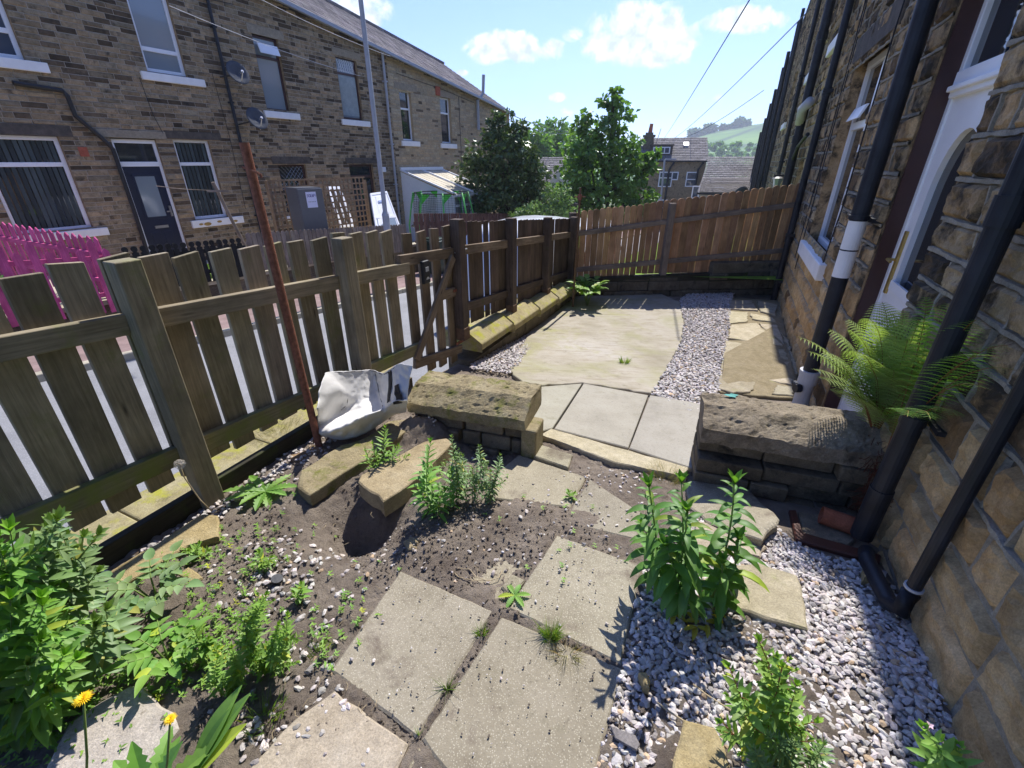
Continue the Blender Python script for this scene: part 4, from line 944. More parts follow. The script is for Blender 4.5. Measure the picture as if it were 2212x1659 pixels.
# left one
zL_ = .20
B1 = at_z(1128, 908, zL_); B0 = at_z(900, 868, zL_); dl_ = (B1-B0); dl_.z = 0; dnl = dl_.normalized(); B0 = B1-dnl*.80
bkL = V((-dnl.y, dnl.x, 0))*.34; 
yw = thing('cross_wall', 'low stone wall with a big mossy chamfered coping, running behind the white builders bag', 'wall', B0+bkL*.5-V((0, 0, zL_)))
B0 = V(B0); B0.z = zL_-.02
coping('coping_stone', B0, B1+dnl*.02, bkL, .42, .085, .07, yw, 'coping_mossy', seed=7)
b = MB(); rubble(b, B0+bkL*.15+dnl*.02, B1+bkL*.15-dnl*.02, bkL*.75, -.2, zL_-.075, 3, random.Random(8), .05); b.build('wall_base', M['coping_dark'], yw, bevel=.01)
b = MB(); c = at_z(1150, 935, .06); b.obox(c+V((0, .0, -.06)), dnl*.05, bkL.normalized()*.09, V((0, 0, .13))); b.build('end_stone', M['coping_mossy'], yw, bevel=.012)
# ---------------------------------------------------------------- loose stones
def loose(name, label, cat, px, h, th, mat, tilt=None, group=None, jit=.006):
    pts = [on_g(u, v, hh) for (u, v), hh in zip(px, h if isinstance(h, (list, tuple)) else [h]*len(px))]
    b = MB(); plate(b, None, th, P=pts, jit=jit); o = b.build(name, M[mat]); me = o.data
    return tag(o, label, cat, group)
loose('loose_slab', 'long mossy stone slab leaning out of the soil in front of the white bag', 'stone slab', [(641, 1051), (668, 1069), (780, 998), (833, 965), (896, 919), (893, 904), (840, 909), (793, 945), (734, 962), (648, 1018)], [.07]*4+[.10]*3+[.09]*3, .07, 'coping_mossy')
loose('coping_block', 'thick tan coping block lying beside the hole, weeds behind it', 'stone block', [(772, 1040), (778, 1028), (833, 998), (919, 952), (965, 947), (978, 955), (912, 1025), (860, 1061), (830, 1082)], [.075]*3+[.10]*3+[.08]*3, .10, 'loose_stone')
loose('flat_stone', 'long yellow flat stone lying on soil near the fence post foot', 'flat stone', [(199, 1257), (302, 1195), (363, 1156), (438, 1108), (471, 1110), (468, 1160), (407, 1178), (359, 1204), (324, 1230), (245, 1278)], .045, .04, 'yellow_stone', jit=.01)
loose('flat_stone', 'small yellow stone chip half buried behind the potato-like plant', 'flat stone', [(385, 1239), (407, 1222), (438, 1248), (410, 1262)], .02, .03, 'yellow_stone')
loose('stone_slab', 'broken whitish slab with dark pits under the two dandelions', 'stone slab', [(60, 1720), (100, 1655), (145, 1563), (210, 1519), (280, 1484), (306, 1475), (390, 1567), (350, 1615), (320, 1680), (240, 1760)], .03, .045, 'white_slab', jit=.008)
loose('flat_stone', 'thin olive flagstone among the gravel right of the tall willowherb', 'flat stone', [(1500, 1262), (1560, 1222), (1640, 1215), (1724, 1243), (1745, 1357), (1690, 1346), (1590, 1314)], .03, .03, 'flag_stone')
loose('flat_stone', 'brown sandstone piece in gravel at the bottom edge, leaf shadows on it', 'flat stone', [(1474, 1552), (1545, 1571), (1566, 1605), (1585, 1690), (1450, 1690)], .03, .03, 'yellow_stone')
loose('flat_stone', 'wide cracked grey flag propped in the shade of the dark cross wall', 'flat stone', [(1489, 1036), (1598, 1040), (1684, 1120), (1650, 1165), (1530, 1130), (1484, 1086)], [.02, .03, .07, .07, .03, .02], .045, 'paving', jit=.01)
loose('flat_stone', 'split pinkish flag below the propped grey flag, behind the willowherb', 'flat stone', [(1500, 1120), (1620, 1150), (1655, 1178), (1640, 1200), (1500, 1190)], .025, .03, 'beige_slab', jit=.01)
loose('slate_piece', 'narrow grey slate splinter lying on gravel at the bottom', 'slate', [(1320, 1571), (1375, 1588), (1386, 1612), (1372, 1620), (1326, 1598)], .028, .008, 'slate_roof')
loose('wood_offcut', 'short orange plank scrap on soil left of the long mossy slab', 'wood', [(622, 985), (640, 1000), (702, 972), (690, 962)], .03, .02, 'tan_wood')
loose('wood_offcut', 'second orange plank scrap, half covered with gravel by the fence', 'wood', [(655, 985), (662, 1003), (712, 978), (700, 965)], .02, .012, 'yellow_stone')
loose('flat_stone', 'rounded brown stone chip upright beside the hole', 'flat stone', [(870, 1168), (888, 1157), (905, 1166), (898, 1186), (880, 1184)], .04, .02, 'loose_stone')
loose('flat_stone', 'small triangular slate-brown chip in the middle of the soil', 'flat stone', [(900, 1195), (925, 1190), (928, 1212), (915, 1208)], .02, .012, 'coping_dark')
loose('stone', 'ochre stone lump resting on gravel beside the brown drain edging', 'stone', [(1862, 1220), (1890, 1212), (1906, 1228), (1898, 1244), (1870, 1246)], .05, .05, 'yellow_stone', jit=.006)
loose('stone', 'tan stone lump in gravel near the big path slab corner', 'stone', [(1379, 1450), (1396, 1448), (1406, 1468), (1404, 1484), (1388, 1478)], .05, .04, 'yellow_stone', jit=.004)
# ================================================================ FENCES ON OUR SIDE
def board(mb, fr_P, s, w, z0, z1, o0, o1, top='flat', lean=0.0, slope=0.0, n=7):
    """upright board: outline in the fence plane, thickness between o0 and o1"""
    h = w/2
    if top == 'flat': out = [(-h, z0), (h, z0), (h, z1-slope*h), (-h, z1+slope*h)]
    elif top == 'round': out = [(-h, z0), (h, z0)]+[(h*cos(pi*i/n), z1-h*.75+h*.75*sin(pi*i/n)) for i in range(n+1)]
    elif top == 'dogear': out = [(-h, z0), (h, z0)]+[(h, z1-h*.9), (h*.55, z1-h*.2), (0, z1), (-h*.55, z1-h*.2), (-h, z1-h*.9)]
    elif top == 'point': out = [(-h, z0), (h, z0), (h, z1-h*1.1), (0, z1), (-h, z1-h*1.1)]
    elif top == 'ball': out = [(-h, z0), (h, z0), (h, z1-2.3*h), (h*.45, z1-2.0*h)]+[(h*1.0*cos(a), z1-h+h*sin(a)) for a in [-.9+(pi+1.8)*i/9 for i in range(10)]]+[(-h*.45, z1-2.0*h), (-h, z1-2.3*h)]
    vs = []; g = []
    for o in (o0, o1):
        for x, z in out: vs.append(fr_P(s+x+lean*(z-z0), o, z)); g.append((z, x, o))
    m = len(out)
    fs = [tuple(range(m))[::-1], tuple(range(m, 2*m))]+[(i, (i+1) % m, m+(i+1) % m, m+i) for i in range(m)]
    mb.add(vs, fs, g)
pf = thing('picket_fence', 'near weathered wooden picket fence with square-topped boards and green algae near the rails', 'fence', FP(1.6, 0, 0))
tops = [(-.0, 1.27), (.14, 1.26), (.29, 1.26), (.44, 1.25), (.585, 1.25), (.73, 1.235), (.88, 1.255), (1.03, 1.255), (1.17, 1.235), (1.32, 1.215), (1.48, 1.21), (1.63, 1.20), (1.79, 1.195), (1.94, 1.19), (2.10, 1.18), (2.25, 1.195), (2.41, 1.175), (2.565, 1.165), (2.72, 1.15)]
for s, zt in tops:
    b = MB(); tintk(b, .75, 1.12); board(b, FP, s+rnd.uniform(-.008, .008), .112+rnd.uniform(-.008, .008), .195-.03*(s-1)+rnd.uniform(-.02, .02), zt, -.045, -.02, slope=rnd.uniform(-.12, .12), lean=rnd.uniform(-.01, .01)); b.build('picket', M['fence_wood'], pf, bevel=.0025)
for z0, sl, hh, segs in ((1.055, -.068, .088, ((-.6, .97), (1.07, 2.16), (2.28, 2.90))), (.395, -.075, .095, ((-.6, .97), (1.07, 2.16), (2.28, 2.96)))):
    for a, c in segs:
        b = MB(); tintk(b, .9, 1.1); f = lambda s: z0+sl*(s-.6)
        b.bar(FP(a, .0, f(a)-hh/2), FP(c, .0, f(c)-hh/2), .04, hh); b.build('rail', M['fence_green' if z0 < 1 else 'fence_wood'], pf, bevel=.004)
for s, z0, z1 in ((1.02, -.06, 1.245), (2.22, .06, 1.175)):
    b = MB(); b.box(s-.05, s+.05, .0, .085, z0, z1, FP); b.build('post', M['fence_wood'], pf, bevel=.005)
# gate
gt = thing('garden_gate', 'brown picket gate with a diagonal brace and a black key box', 'gate', FP(3.2, 0, 0))
for s, z0, zt in ((2.955, .03, 1.105), (3.145, -.12, 1.10), (3.33, -.15, 1.10), (3.52, -.19, 1.10)):
    b = MB(); tintk(b, .8, 1.1); board(b, FP, s, .115, z0, zt, -.04, -.018, slope=rnd.uniform(-.1, .1)); b.build('picket', M['gate_wood'], gt, bevel=.0025)
for a, za, c, zb, h in ((2.80, .965, 3.62, .905, .085), (3.30, .575, 3.62, .55, .085), (2.86, .09, 3.62, -.035, .08)):
    b = MB(); b.bar(FP(a, 0, za-.04), FP(c, 0, zb-.04), .035, h); b.build('rail', M['gate_wood'], gt, bevel=.004)
b = MB(); b.bar(FP(3.52, .028, .84), FP(2.86, .028, .10), .025, .075, up=W25); b.build('brace', M['gate_wood'], gt, bevel=.004)
b = MB(); b.box(3.03, 3.12, .02, .055, .70, .885, FP); kx = b.build('key_box', M['black_plastic'], gt, bevel=.01)
b = MB(); b.box(3.055, 3.095, .0555, .060, .80, .835, FP); b.add([FP(3.052+.024+.022*cos(t), .0575, .735+.022*sin(t)) for t in [pi*i/8 for i in range(9)]], [tuple(range(9))]); b.build('emblem', M['grey_plastic'], kx)
b = MB(); b.tube([FP(3.55, .03, .87), FP(3.66, .07, .885), FP(3.70, .07, .885)], .007, 6); b.build('latch', M['steel'], gt)
b = MB(); b.box(3.5, 3.66, .024, .03, .52, .545, FP); b.box(3.5, 3.66, .024, .03, .0, .03, FP); b.build('hinge', M['rust'], gt)
# dark board fence along the street
bf = thing('board_fence', 'dark stained upright board fence between the gate and the rear corner', 'fence', FP(5.2, 0, 0))
s = 3.66; rr = random.Random(12)
while s < 6.98:
    w = rr.uniform(.088, .1); gp = .036 if rr.random() < (.5 if s < 4.75 else .1) else .001
    b = MB(); tintk(b, .75, 1.3); zt = 1.12-.088*(s-3.6)+rr.uniform(-.004, .004); board(b, FP, s+w/2, w, .16-.085*(s-3.6)-.03, zt, -.029, -.018); b.build('board', M['dark_wood'], bf, bevel=.002); s += w+gp
for a, c in ((3.68, 4.68), (4.78, 5.8), (5.9, 6.9)):
    for z0, zz in ((.905, -.082), (.36, -.095)):
        b = MB(); f = lambda s: z0+zz*(s-3.7); b.bar(FP(a, 0, f(a)-.04), FP(c, 0, f(c)-.04), .035, .085); b.build('rail', M['dark_wood' if z0 < .5 else 'gate_wood'], bf, bevel=.004)
for s in (3.6, 4.72, 5.85, 6.95):
    b = MB(); b.box(s-.048, s+.048, -.01, .085, .06-.06*(s-3.6), 1.15-.088*(s-3.6), FP); ps_ = b.build('post', M['dark_wood'], bf, bevel=.005)
    if s < 6.9: b = MB(); b.box(s-.053, s+.053, .0, .092, .04-.06*(s-3.6), .16-.06*(s-3.6), FP); b.build('post_shoe', M['old_iron'], ps_, bevel=.003)
# tall rear fence with rounded tops
rf = thing('board_fence', 'tall light brown rear fence with rounded board tops, sloping up to the house', 'fence', RP(1.8, 0, 0))
xsn = [0.01, 0.10, 0.20, 0.29, 0.39, 0.49, 0.58, 0.68, 0.78, 0.87, 0.97, 1.07, 1.17, 1.27, 1.38, 1.48, 1.6, 1.72, 1.83, 1.94, 2.05, 2.16, 2.28, 2.39, 2.51, 2.63, 2.74, 2.86, 2.97, 3.08, 3.2, 3.32, 3.44, 3.55]
rr = random.Random(3)
for i in range(len(xsn)-1):
    a, c = xsn[i], xsn[i+1]; m = (a+c)/2; b = MB(); t = rr.uniform(.6, 1.15); b.k = (t, t*rr.uniform(.92, 1.02), t*rr.uniform(.85, 1.05))
    zb = -.11+.02*m+rr.uniform(-.008, .008) if not (1.05 < m < 2.2) else -.055+rr.uniform(-.004, .004)
    board(b, RP, m, (c-a)-rr.uniform(.004, .012), zb, .90+.115*m+rr.uniform(-.012, .012), -.045, -.026, top='round', lean=rr.uniform(-.006, .006)); b.build('board', M['rear_wood'], rf, bevel=.002)
for a, c in ((0.02, 1.46), (1.54, 3.52)):
    for z0, sl in ((.615, .118), (.055, .078)):
        b = MB(); f = lambda s: z0+sl*s; b.bar(RP(a, -.008, f(a)-.035), RP(c, -.008, f(c)-.035), .035, .075); b.build('rail', M['rear_rail'], rf, bevel=.004)
b = MB(); b.box(1.455, 1.55, -.02, .075, -.16, 1.03, RP); b.build('post', M['rear_rail'], rf, bevel=.005)
b = MB(); b.box(-.09, .01, -.02, .075, -.3, .90, RP); b.build('post', M['dark_wood'], rf, bevel=.005)
# poles
base = at_z(683, 936, .10); top = at_y(527, 308, base.y-.04); 
b = MB(); n = 14; pts = [base.lerp(top, i/n)+V((0, 0, -.1 if i == 0 else 0)) for i in range(n+1)]; b.tube(pts, .0215, 14)
rp_ = thing('clothes_post', 'rusty red iron clothes post standing beside the white builders bag', 'post', base); b.build('pole', M['rust'], rp_, smooth=False)
k = base.lerp(top, .93); b = MB(); b.tube([k+V((-.03, -.01, .01)), k+V((.035, -.02, -.012)), k+V((.05, -.02, -.02)), k+V((.052, -.02, -.035))], .006, 6); b.build('hook', M['rust'], rp_)
base = on_g(1237, 665); top = at_y(1254, 405, base.y)
b = MB(); b.tube([base-V((0, 0, .05)), top], .0155, 10); fp_ = thing('clothes_post', 'thin brown metal clothes post standing on the lower patio', 'post', base); b.build('pole', M['old_iron'], fp_)
b = MB(); k = base.lerp(top, .93); b.bar(k-V((.075, 0, 0)), k+V((.075, 0, 0)), .012, .012); b.tube([k+V((0, 0, -.04)), k+V((0, 0, .03))], .026, 10); b.build('cross_piece', M['rust'], fp_)
# ================================================================ BUILDERS BAG
def bag():
    # open sack lying on its side: back wall up against the fence, floor, low front lip, tall right flap
    ctrl = {}                                   # (column 0..6, row 0..4) rows: back top rim, back mid, floor back, floor front, lip top, lip outer foot
    rows = [
        [(640, 905, .02), (644, 812, .0), (735, 803, .0), (812, 797, .0), (838, 806, .0), (862, 789, .0), (893, 797, .0)],
    ]
    return rows
bg_ = thing('builders_bag', 'crumpled white woven builders bag with black straps, slumped against the fence', 'bag', on_g(780, 910))
b0 = on_g(690, 930); 
def bp(u, v, y): return at_y(u, v, y)
yb = on_g(800, 850).y+.02
yB = 2.78; yF = 2.36
# image-surveyed folds, each with its own depth: grid of 9 columns x 7 rows
G_ = [   # picture column, row and either depth y (>1), height z (0..1) or distance to the street side (<0)
 [(704, 808, -2.10), (709, 803, -2.13), (740, 801, -2.13), (775, 799, -2.13), (809, 798, -2.12), (829, 805, 2.80), (845, 796, 2.70), (866, 785, 2.58), (893, 789, 2.50)],
 [(696, 826, -2.04), (722, 820, -2.09), (745, 824, -2.11), (778, 822, -2.11), (812, 820, 2.92), (832, 832, 2.76), (848, 828, 2.66), (864, 818, 2.55), (887, 816, 2.47)],
 [(690, 858, -2.00), (733, 845, -2.06), (757, 854, -2.09), (785, 850, -2.09), (812, 850, 2.84), (830, 862, 2.72), (843, 861, 2.62), (858, 846, 2.52), (884, 838, 2.45)],
 [(688, 885, -1.97), (728, 878, .15), (752, 884, .12), (780, 880, .12), (806, 878, .12), (826, 884, .12), (840, 878, .14), (856, 866, 2.5), (882, 858, 2.43)],
 [(689, 912, .10), (722, 908, .13), (745, 910, .12), (770, 905, .12), (795, 900, .12), (818, 896, .12), (836, 886, .15), (853, 872, 2.46), (880, 870, 2.42)],
 [(693, 932, .10), (714, 930, .16), (742, 920, .18), (768, 907, .20), (790, 896, .20), (815, 889, .20), (836, 880, .21), (856, 866, 2.42), (881, 864, 2.40)],
 [(697, 938, .05), (712, 942, .05), (738, 947, .05), (768, 942, .05), (796, 930, .05), (822, 914, .06), (845, 899, .08), (862, 891, .10), (879, 887, .11)],
]
def keep(p):                                    # the sack stays on the garden side of the fence
    d = p.x*N25.x+p.y*N25.y
    return p if d > -2.12 else V((0, 0, CH))+(p-V((0, 0, CH)))*(2.12/-d)
def fold(u, v, k):
    if k < 0: r = ray(u, v); return V((0, 0, CH))+r*(k/(r.x*N25.x+r.y*N25.y))
    return at_z(u, v, k) if k < 1 else at_y(u, v, k)
ctl = [[keep(fold(*q)) for q in row] for row in G_]
def cr(p0, p1, p2, p3, t):
    return .5*((2*p1)+(p2-p0)*t+(2*p0-5*p1+4*p2-p3)*t*t+(3*p1-p0-3*p2+p3)*t*t*t)
def surf(r, c):
    i, j = min(int(r), len(ctl)-2), min(int(c), len(ctl[0])-2); fr_, fc = r-i, c-j
    rowp = []
    for ii in (i-1, i, i+1, i+2):
        row = ctl[max(0, min(len(ctl)-1, ii))]; g4 = [row[max(0, min(len(row)-1, jj))] for jj in (j-1, j, j+1, j+2)]; rowp.append(cr(*g4, fc))
    return cr(*rowp, fr_)
def wrinkle(p):
    w = 0
    for f, a in ((5, .018), (11, .016), (23, .008), (48, .003)):
        q = V((p.x*f+p.z*2, p.y*f, p.z*f*1.3)); w += a*(1-2.4*abs(mn.noise(q)))
    return w
NR, NC = 66, 96; vs = []; 
for i in range(NR+1):
    for j in range(NC+1):
        p = surf(i/NR*6, j/NC*8); d = ray(1106, 829).normalized()
        vs.append(p-V((0, 1, -.25))*wrinkle(p)*.75)
fs = [(i*(NC+1)+j, i*(NC+1)+j+1, (i+1)*(NC+1)+j+1, (i+1)*(NC+1)+j) for i in range(NR) for j in range(NC)]
b = MB(); b.add(vs, fs); sk = b.build('sack', M['white_bag'], bg_, smooth=True)
m = sk.modifiers.new('thickness', 'SOLIDIFY'); m.thickness = .004
def seam(pts, r, mat, nm):
    b = MB(); P_ = []
    for k in range(len(pts)-1):
        for t in range(5):
            c = pts[k][1]+(pts[k+1][1]-pts[k][1])*t/5; rw_ = pts[k][0]+(pts[k+1][0]-pts[k][0])*t/5; p = surf(rw_, c); P_.append(p-V((0, 1, -.25))*(wrinkle(p)*.75+.006))
    b.tube(P_, r, 6); b.build(nm, M[mat], bg_)
seam([(.12, .3), (.12, 2), (.12, 4), (.15, 5.5), (.12, 7)], .0022, 'strap_black', 'seam')
seam([(.1, 4), (1.5, 4.3), (2.5, 5.0), (4, 5.6)], .002, 'strap_black', 'seam')
seam([(.3, .9), (1.6, 1.8), (2.6, 1.9), (3.5, 1.2), (4.8, 1.2)], .002, 'strap_black', 'seam')
def strap(pts, w, nm='strap'):
    b = MB(); vs = []; L = []
    for k in range(len(pts)-1):
        for t in range(6): L.append((pts[k][0]+(pts[k+1][0]-pts[k][0])*t/6, pts[k][1]+(pts[k+1][1]-pts[k][1])*t/6))
    for r_, c in L:
        for e in (-w, w):
            p = surf(r_, c+e); vs.append(p-V((0, 1, -.25))*(wrinkle(p)*.75+.022))
    b.add(vs, [(2*i, 2*i+1, 2*i+3, 2*i+2) for i in range(len(L)-1)]); o = b.build(nm, M['strap_black'], bg_); m = o.modifiers.new('thickness', 'SOLIDIFY'); m.thickness = .003
strap([(.2, 6.0), (1.4, 5.9), (2.4, 6.1)], .17); strap([(1.3, 6.9), (2.4, 7.3), (3.6, 7.4), (5.0, 7.0)], .2)
# ================================================================ ACROSS THE STREET
GW = thing('garden_wall', 'low stone garden wall across the street carrying the pink and black fences', 'wall', sp(4, -9.5, zroad(4)))
wt = lambda s: -.48-.03*(s-3)
b = MB(); rr = random.Random(21)
for r in range(4):
    s = -6.0
    while s < 13.5:
        L = rr.uniform(.3, .6); t = rr.uniform(.6, 1.2); b.k = (t, t, t); z0 = -1.5+r*.25
        b.box(0, 1, 0, 1, 0, 1, lambda x, y, z: sp(s+L*x-.006*x, -9.7+.2*y+rr.uniform(0, .0), -1.57+.255*(r+z)+(wt(s)+.48)*1.0)); s += L
b.build('wall_base', M['wall_dark'], GW)
b = MB(); s = -6
while s < 13.5: tintk(b, .85, 1.1); b.box(0, 1, 0, 1, 0, 1, lambda x, y, z: sp(s+.88*x, -9.74+.28*y, wt(s+.88*x)-.72+.72*0+(-.0)+.68+.08*z-.03)); s += .89
b.build('coping_stone', M['kerb_stone'], GW, bevel=.01)
def fence2(name, label, mat, s0, s1, d, top, w, gap, zt, hgt, raild=(.25, .75), alt=0, group=None, railmat=None, along=None, rr=random.Random(31)):
    t = thing(name, label, 'fence', sp((s0+s1)/2, d, zt((s0+s1)/2)-hgt)); s = s0; i = 0; PP = along or (lambda s, o, z: sp(s, d+o, z))
    while s < s1:
        b = MB(); tintk(b, .8, 1.15); z = zt(s)-(alt if i % 2 else 0); board(b, PP, s, w, zt(s)-hgt, z, .02, .04, top=top, lean=rr.uniform(-.02, .02)); b.build('picket', M[mat], t); s += w+gap; i += 1
    for f in raild:
        b = MB(); b.bar(PP(s0-.05, 0, zt(s0)-hgt*(1-f)), PP(s1, 0, zt(s1)-hgt*(1-f)), .035, .07); b.build('rail', M[railmat or mat], t)
    return t
# pink picket fence: a stretch along the wall and one returning to the house
fence2('picket_fence', 'bright pink picket fence with pointed tops along the garden wall, left edge', 'pink_wood', .8, 3.85, -9.45, 'point', .10, .075, lambda s: .72-.09*(s-1), 1.18, alt=.14, rr=random.Random(2))
ds = V(sp(3.75, -9.6, 0)); de = V(sp(3.3, -12.3, 0)); dd_ = (de-ds).normalized(); dn_ = V((dd_.y, -dd_.x, 0))
fence2('picket_fence', 'pink picket fence section running back towards the house, sun stripes on its rail', 'pink_wood', 0, 2.9, -9.45, 'point', .10, .07, lambda s: .50+.07*s, 1.05, raild=(.3, .72), along=lambda s, o, z: ds+dd_*s+dn_*o+V((0, 0, z)), rr=random.Random(4))
fence2('picket_fence', 'black picket fence with ball tops on the garden wall before the navy door', 'black_wood', 4.05, 6.2, -9.45, 'ball', .10, .035, lambda s: .30-.055*(s-4.2), .78, rr=random.Random(5))
fence2('picket_fence', 'grey-brown picket fence with rounded tops before the fridge and trellis', 'grey_wood', 6.3, 11.4, -9.45, 'dogear', .10, .02, lambda s: .27-.07*(s-6.3), .8, rr=random.Random(6))
fence2('board_fence', 'red-brown slatted fence in front of the trampoline and conservatory', 'red_brown_wood', 11.7, 18.6, -9.3, 'flat', .085, .03, lambda s: .18-.085*(s-11.8), 1.1, rr=random.Random(7))
# plants-behind are added with the vegetation. Trellis, fridge, doors
def TR(s, o, z): return sp(s, -10.9+o, z)
tr = thing('trellis', 'square wooden lattice trellis panel behind the grey fridge freezer', 'trellis', TR(9.8, 0, -.8))
s0, s1, z0, z1 = 8.12, 11.45, -.55, 1.18
b = MB(); k = 0
while s0+k*.155 < s1: b.box(s0+k*.155, s0+k*.155+.042, 0, .02, z0, z1, TR); k += 1
k = 0
while z0+k*.155 < z1+.01: b.box(s0, s1, .019, .037, z0+k*.155, z0+k*.155+.042, TR); k += 1
b.build('lattice', M['trellis_wood'], tr)
for s in (8.17, 9.2, 11.5):
    b = MB(); b.box(s-.05, s+.05, -.08, -.002, -1.0, 1.18 if s < 11 else 1.1, TR); b.build('post', M['tan_wood'], tr)
def fz(s, o, z): return sp(8.2+s*.95-o*.28, -10.0+s*.28+o*.95, z+.14)
fr_ = thing('fridge_freezer', 'tall dark grey fridge freezer with a paper note on its door', 'fridge', fz(.4, -.3, -.8))
b = MB(); b.box(0, .62, -.62, 0, -1.0, .88, fz); b.box(-.0, .62, -.62, .0, .88, .895, fz); b.build('body', M['fridge_grey'], fr_, bevel=.01)
b = MB(); b.box(0.0, .62, .006, .06, -.15, .87, fz); b.box(0.0, .62, .006, .06, -.88, -.165, fz); b.build('door', M['fridge_grey'], fr_, bevel=.012)
b = MB(); b.box(.18, .44, .062, .066, .44, .80, fz); nt = b.build('note', M['note_paper'], fr_)
def glyph(text, P, x, z, h, mat, parent, o):
    strokes = {'S': [(1, .85), (.5, 1), (.1, .8), (.5, .52), (.95, .3), (.5, 0), (0, .15)], 'C': [(1, .85), (.5, 1), (0, .5), (.5, 0), (1, .15)], 'R': [(0, 0), (0, 1), (.8, .9), (.8, .6), (.1, .5), (1, 0)],
               'A': [(0, 0), (.5, 1), (1, 0), (.8, .38), (.2, .38)], 'P': [(0, 0), (0, 1), (.9, .88), (.8, .5), (.05, .45)], '!': [(.3, 1), (.3, .15)]}
    b = MB()
    for i, ch in enumerate(text):
        st_ = strokes[ch]; b.tube([P(x+i*h*.62+p[0]*h*.42, o, z+p[1]*h) for p in st_], h*.07, 5)
    b.build('writing', M[mat], parent)
glyph('SCRAP!', fz, .205, .68, .065, 'ink', nt, .068)
glyph('SCRAP', fz, .225, .56, .045, 'note_paper', nt, .068) if False else None
b = MB()
for k in range(5): b.box(.22+k*.04, .245+k*.04, .066, .0675, .565, .585, fz)
b.build('faint_writing', M['lamp_grey'], nt)
def hitp(u, v, d):
    s, z = SF.hit(u, v, -d); return sp(s, -d, z)
def leaning(name, label, pts, fw, mat, glassmat=None):   # pts: four corners of a door leaning back
    a, c, d_, e = [V(p) for p in pts]; n_ = (c-a).cross(e-a).normalized()*.04
    t = thing(name, label, 'door', (a+c)/2)
    def L(x, y, o): return a.lerp(c, x).lerp(e.lerp(d_, x), y)+n_*o
    b = MB(); w, h = (c-a).length, (e-a).length
    fx, fy = fw/w, fw/h
    b.box(0, fx, 0, 1, 0, 1, L); b.box(1-fx, 1, 0, 1, 0, 1, L); b.box(fx, 1-fx, 0, fy, 0, 1, L); b.box(fx, 1-fx, 1-fy, 1, 0, 1, L)
    return t, b, L, fx, fy
t, b, L, fx, fy = leaning('white_door', 'white panelled door leaning askew by the lamp post', [hitp(812, 505, 9.75), hitp(868, 503, 9.75), hitp(834, 414, 10.4), hitp(798, 419, 10.4)], .07, 'white_upvc')
b.box(fx, 1-fx, fy, 1-fy, .2, .7, L); b.box(fx, 1-fx, .36, .42, 0, 1, L); b.box(.25, .75, .5, .9, .7, .95, L); b.build('leaf', M['white_upvc'], t)
b = MB(); b.box(fx+.04, 1-fx-.04, fy+.03, .35, .7, .8, L); b.build('pane', M['glass_pale'], t)
b = MB(); b.box(.32, .62, .74, .79, 1, 1.5, L); b.build('letter_plate', M['steel'], t)
t, b, L, fx, fy = leaning('window_frame', 'empty white upvc frame leaning behind the trellis', [hitp(735, 492, 11.3), hitp(765, 490, 11.3), hitp(733, 404, 11.9), hitp(705, 404, 11.9)], .08, 'white_upvc')
b.box(.46, .54, fy, 1-fy, 0, 1, L); b.build('frame', M['white_upvc'], t); t['category'] = 'window frame'
# clothes prop, bins, lamp post
k = sp(6.85, -10.2, -.7); b = MB(); b.tube([k, sp(6.35, -10.2, 1.22)], .034, 8); ct = thing('clothes_post', 'leaning wooden clothes post with a small crossbar before the navy door', 'post', k); b.build('pole', M['rear_rail'], ct)
b = MB(); q = sp(6.39, -10.17, 1.05); b.bar(q-V((.17, .1, 0)), q+V((.17, .1, 0)), .03, .04); b.tube([q+V((-.1, 0, .01)), q+V((-.5, -.3, .05)), q+V((-.9, -.5, .12))], .006, 4); b.build('crossbar', M['rear_rail'], ct)
lp = thing('lamp_post', 'tall grey street lamp post rising out of the frame beside the white door', 'street lamp', sp(9.2, -8.2, zroad(9)))
b = MB(); b.tube([sp(9.2, -8.2, zroad(9)), sp(9.2, -8.2, .45)], .085, 14); b.tube([sp(9.2, -8.2, .45), sp(9.2, -8.2, 7.6)], [.055, .045], 14); b.tube([sp(9.2, -8.2, .40), sp(9.2, -8.2, .50)], [.095, .06], 14); b.build('column', M['lamp_grey'], lp)
b = MB(); b.bar(sp(9.2, -8.2, 7.6), sp(9.2, -7.4, 7.75), .12, .07); b.build('lantern', M['lamp_grey'], lp)
for kk, (s, d, nm, lb) in enumerate(((12.1, -8.9, 'wheelie_bin', 'dark green wheelie bin with closed lid by the lamp post foot'), (12.75, -8.7, 'wheelie_bin', 'black wheelie bin standing right behind the garden gate'))):
    t = thing(nm, lb, 'bin', sp(s, d, zroad(s)), 'wheelie bins across the street')
    T = lambda x, y, z: sp(s+x*(.26+.06*z/.95), d+y*(.28+.06*z/.95), zroad(s)+.1+z)
    b = MB(); b.box(-1, 1, -1, 1, 0, .98, T); b.build('body', M['dark_green' if kk == 0 else 'black_plastic'], t, bevel=.03)
    b = MB(); b.box(-1.1, 1.1, -1.1, 1.15, .985, 1.05, T); b.box(-.8, .8, -.8, .85, 1.05, 1.10, T); b.build('lid', M['dark_green' if kk == 0 else 'black_plastic'], t, bevel=.025)
    b = MB(); b.tube([T(-1, -1.1, .08), T(1, -1.1, .08)], .09, 12); b.build('wheel', M['black_plastic'], t)
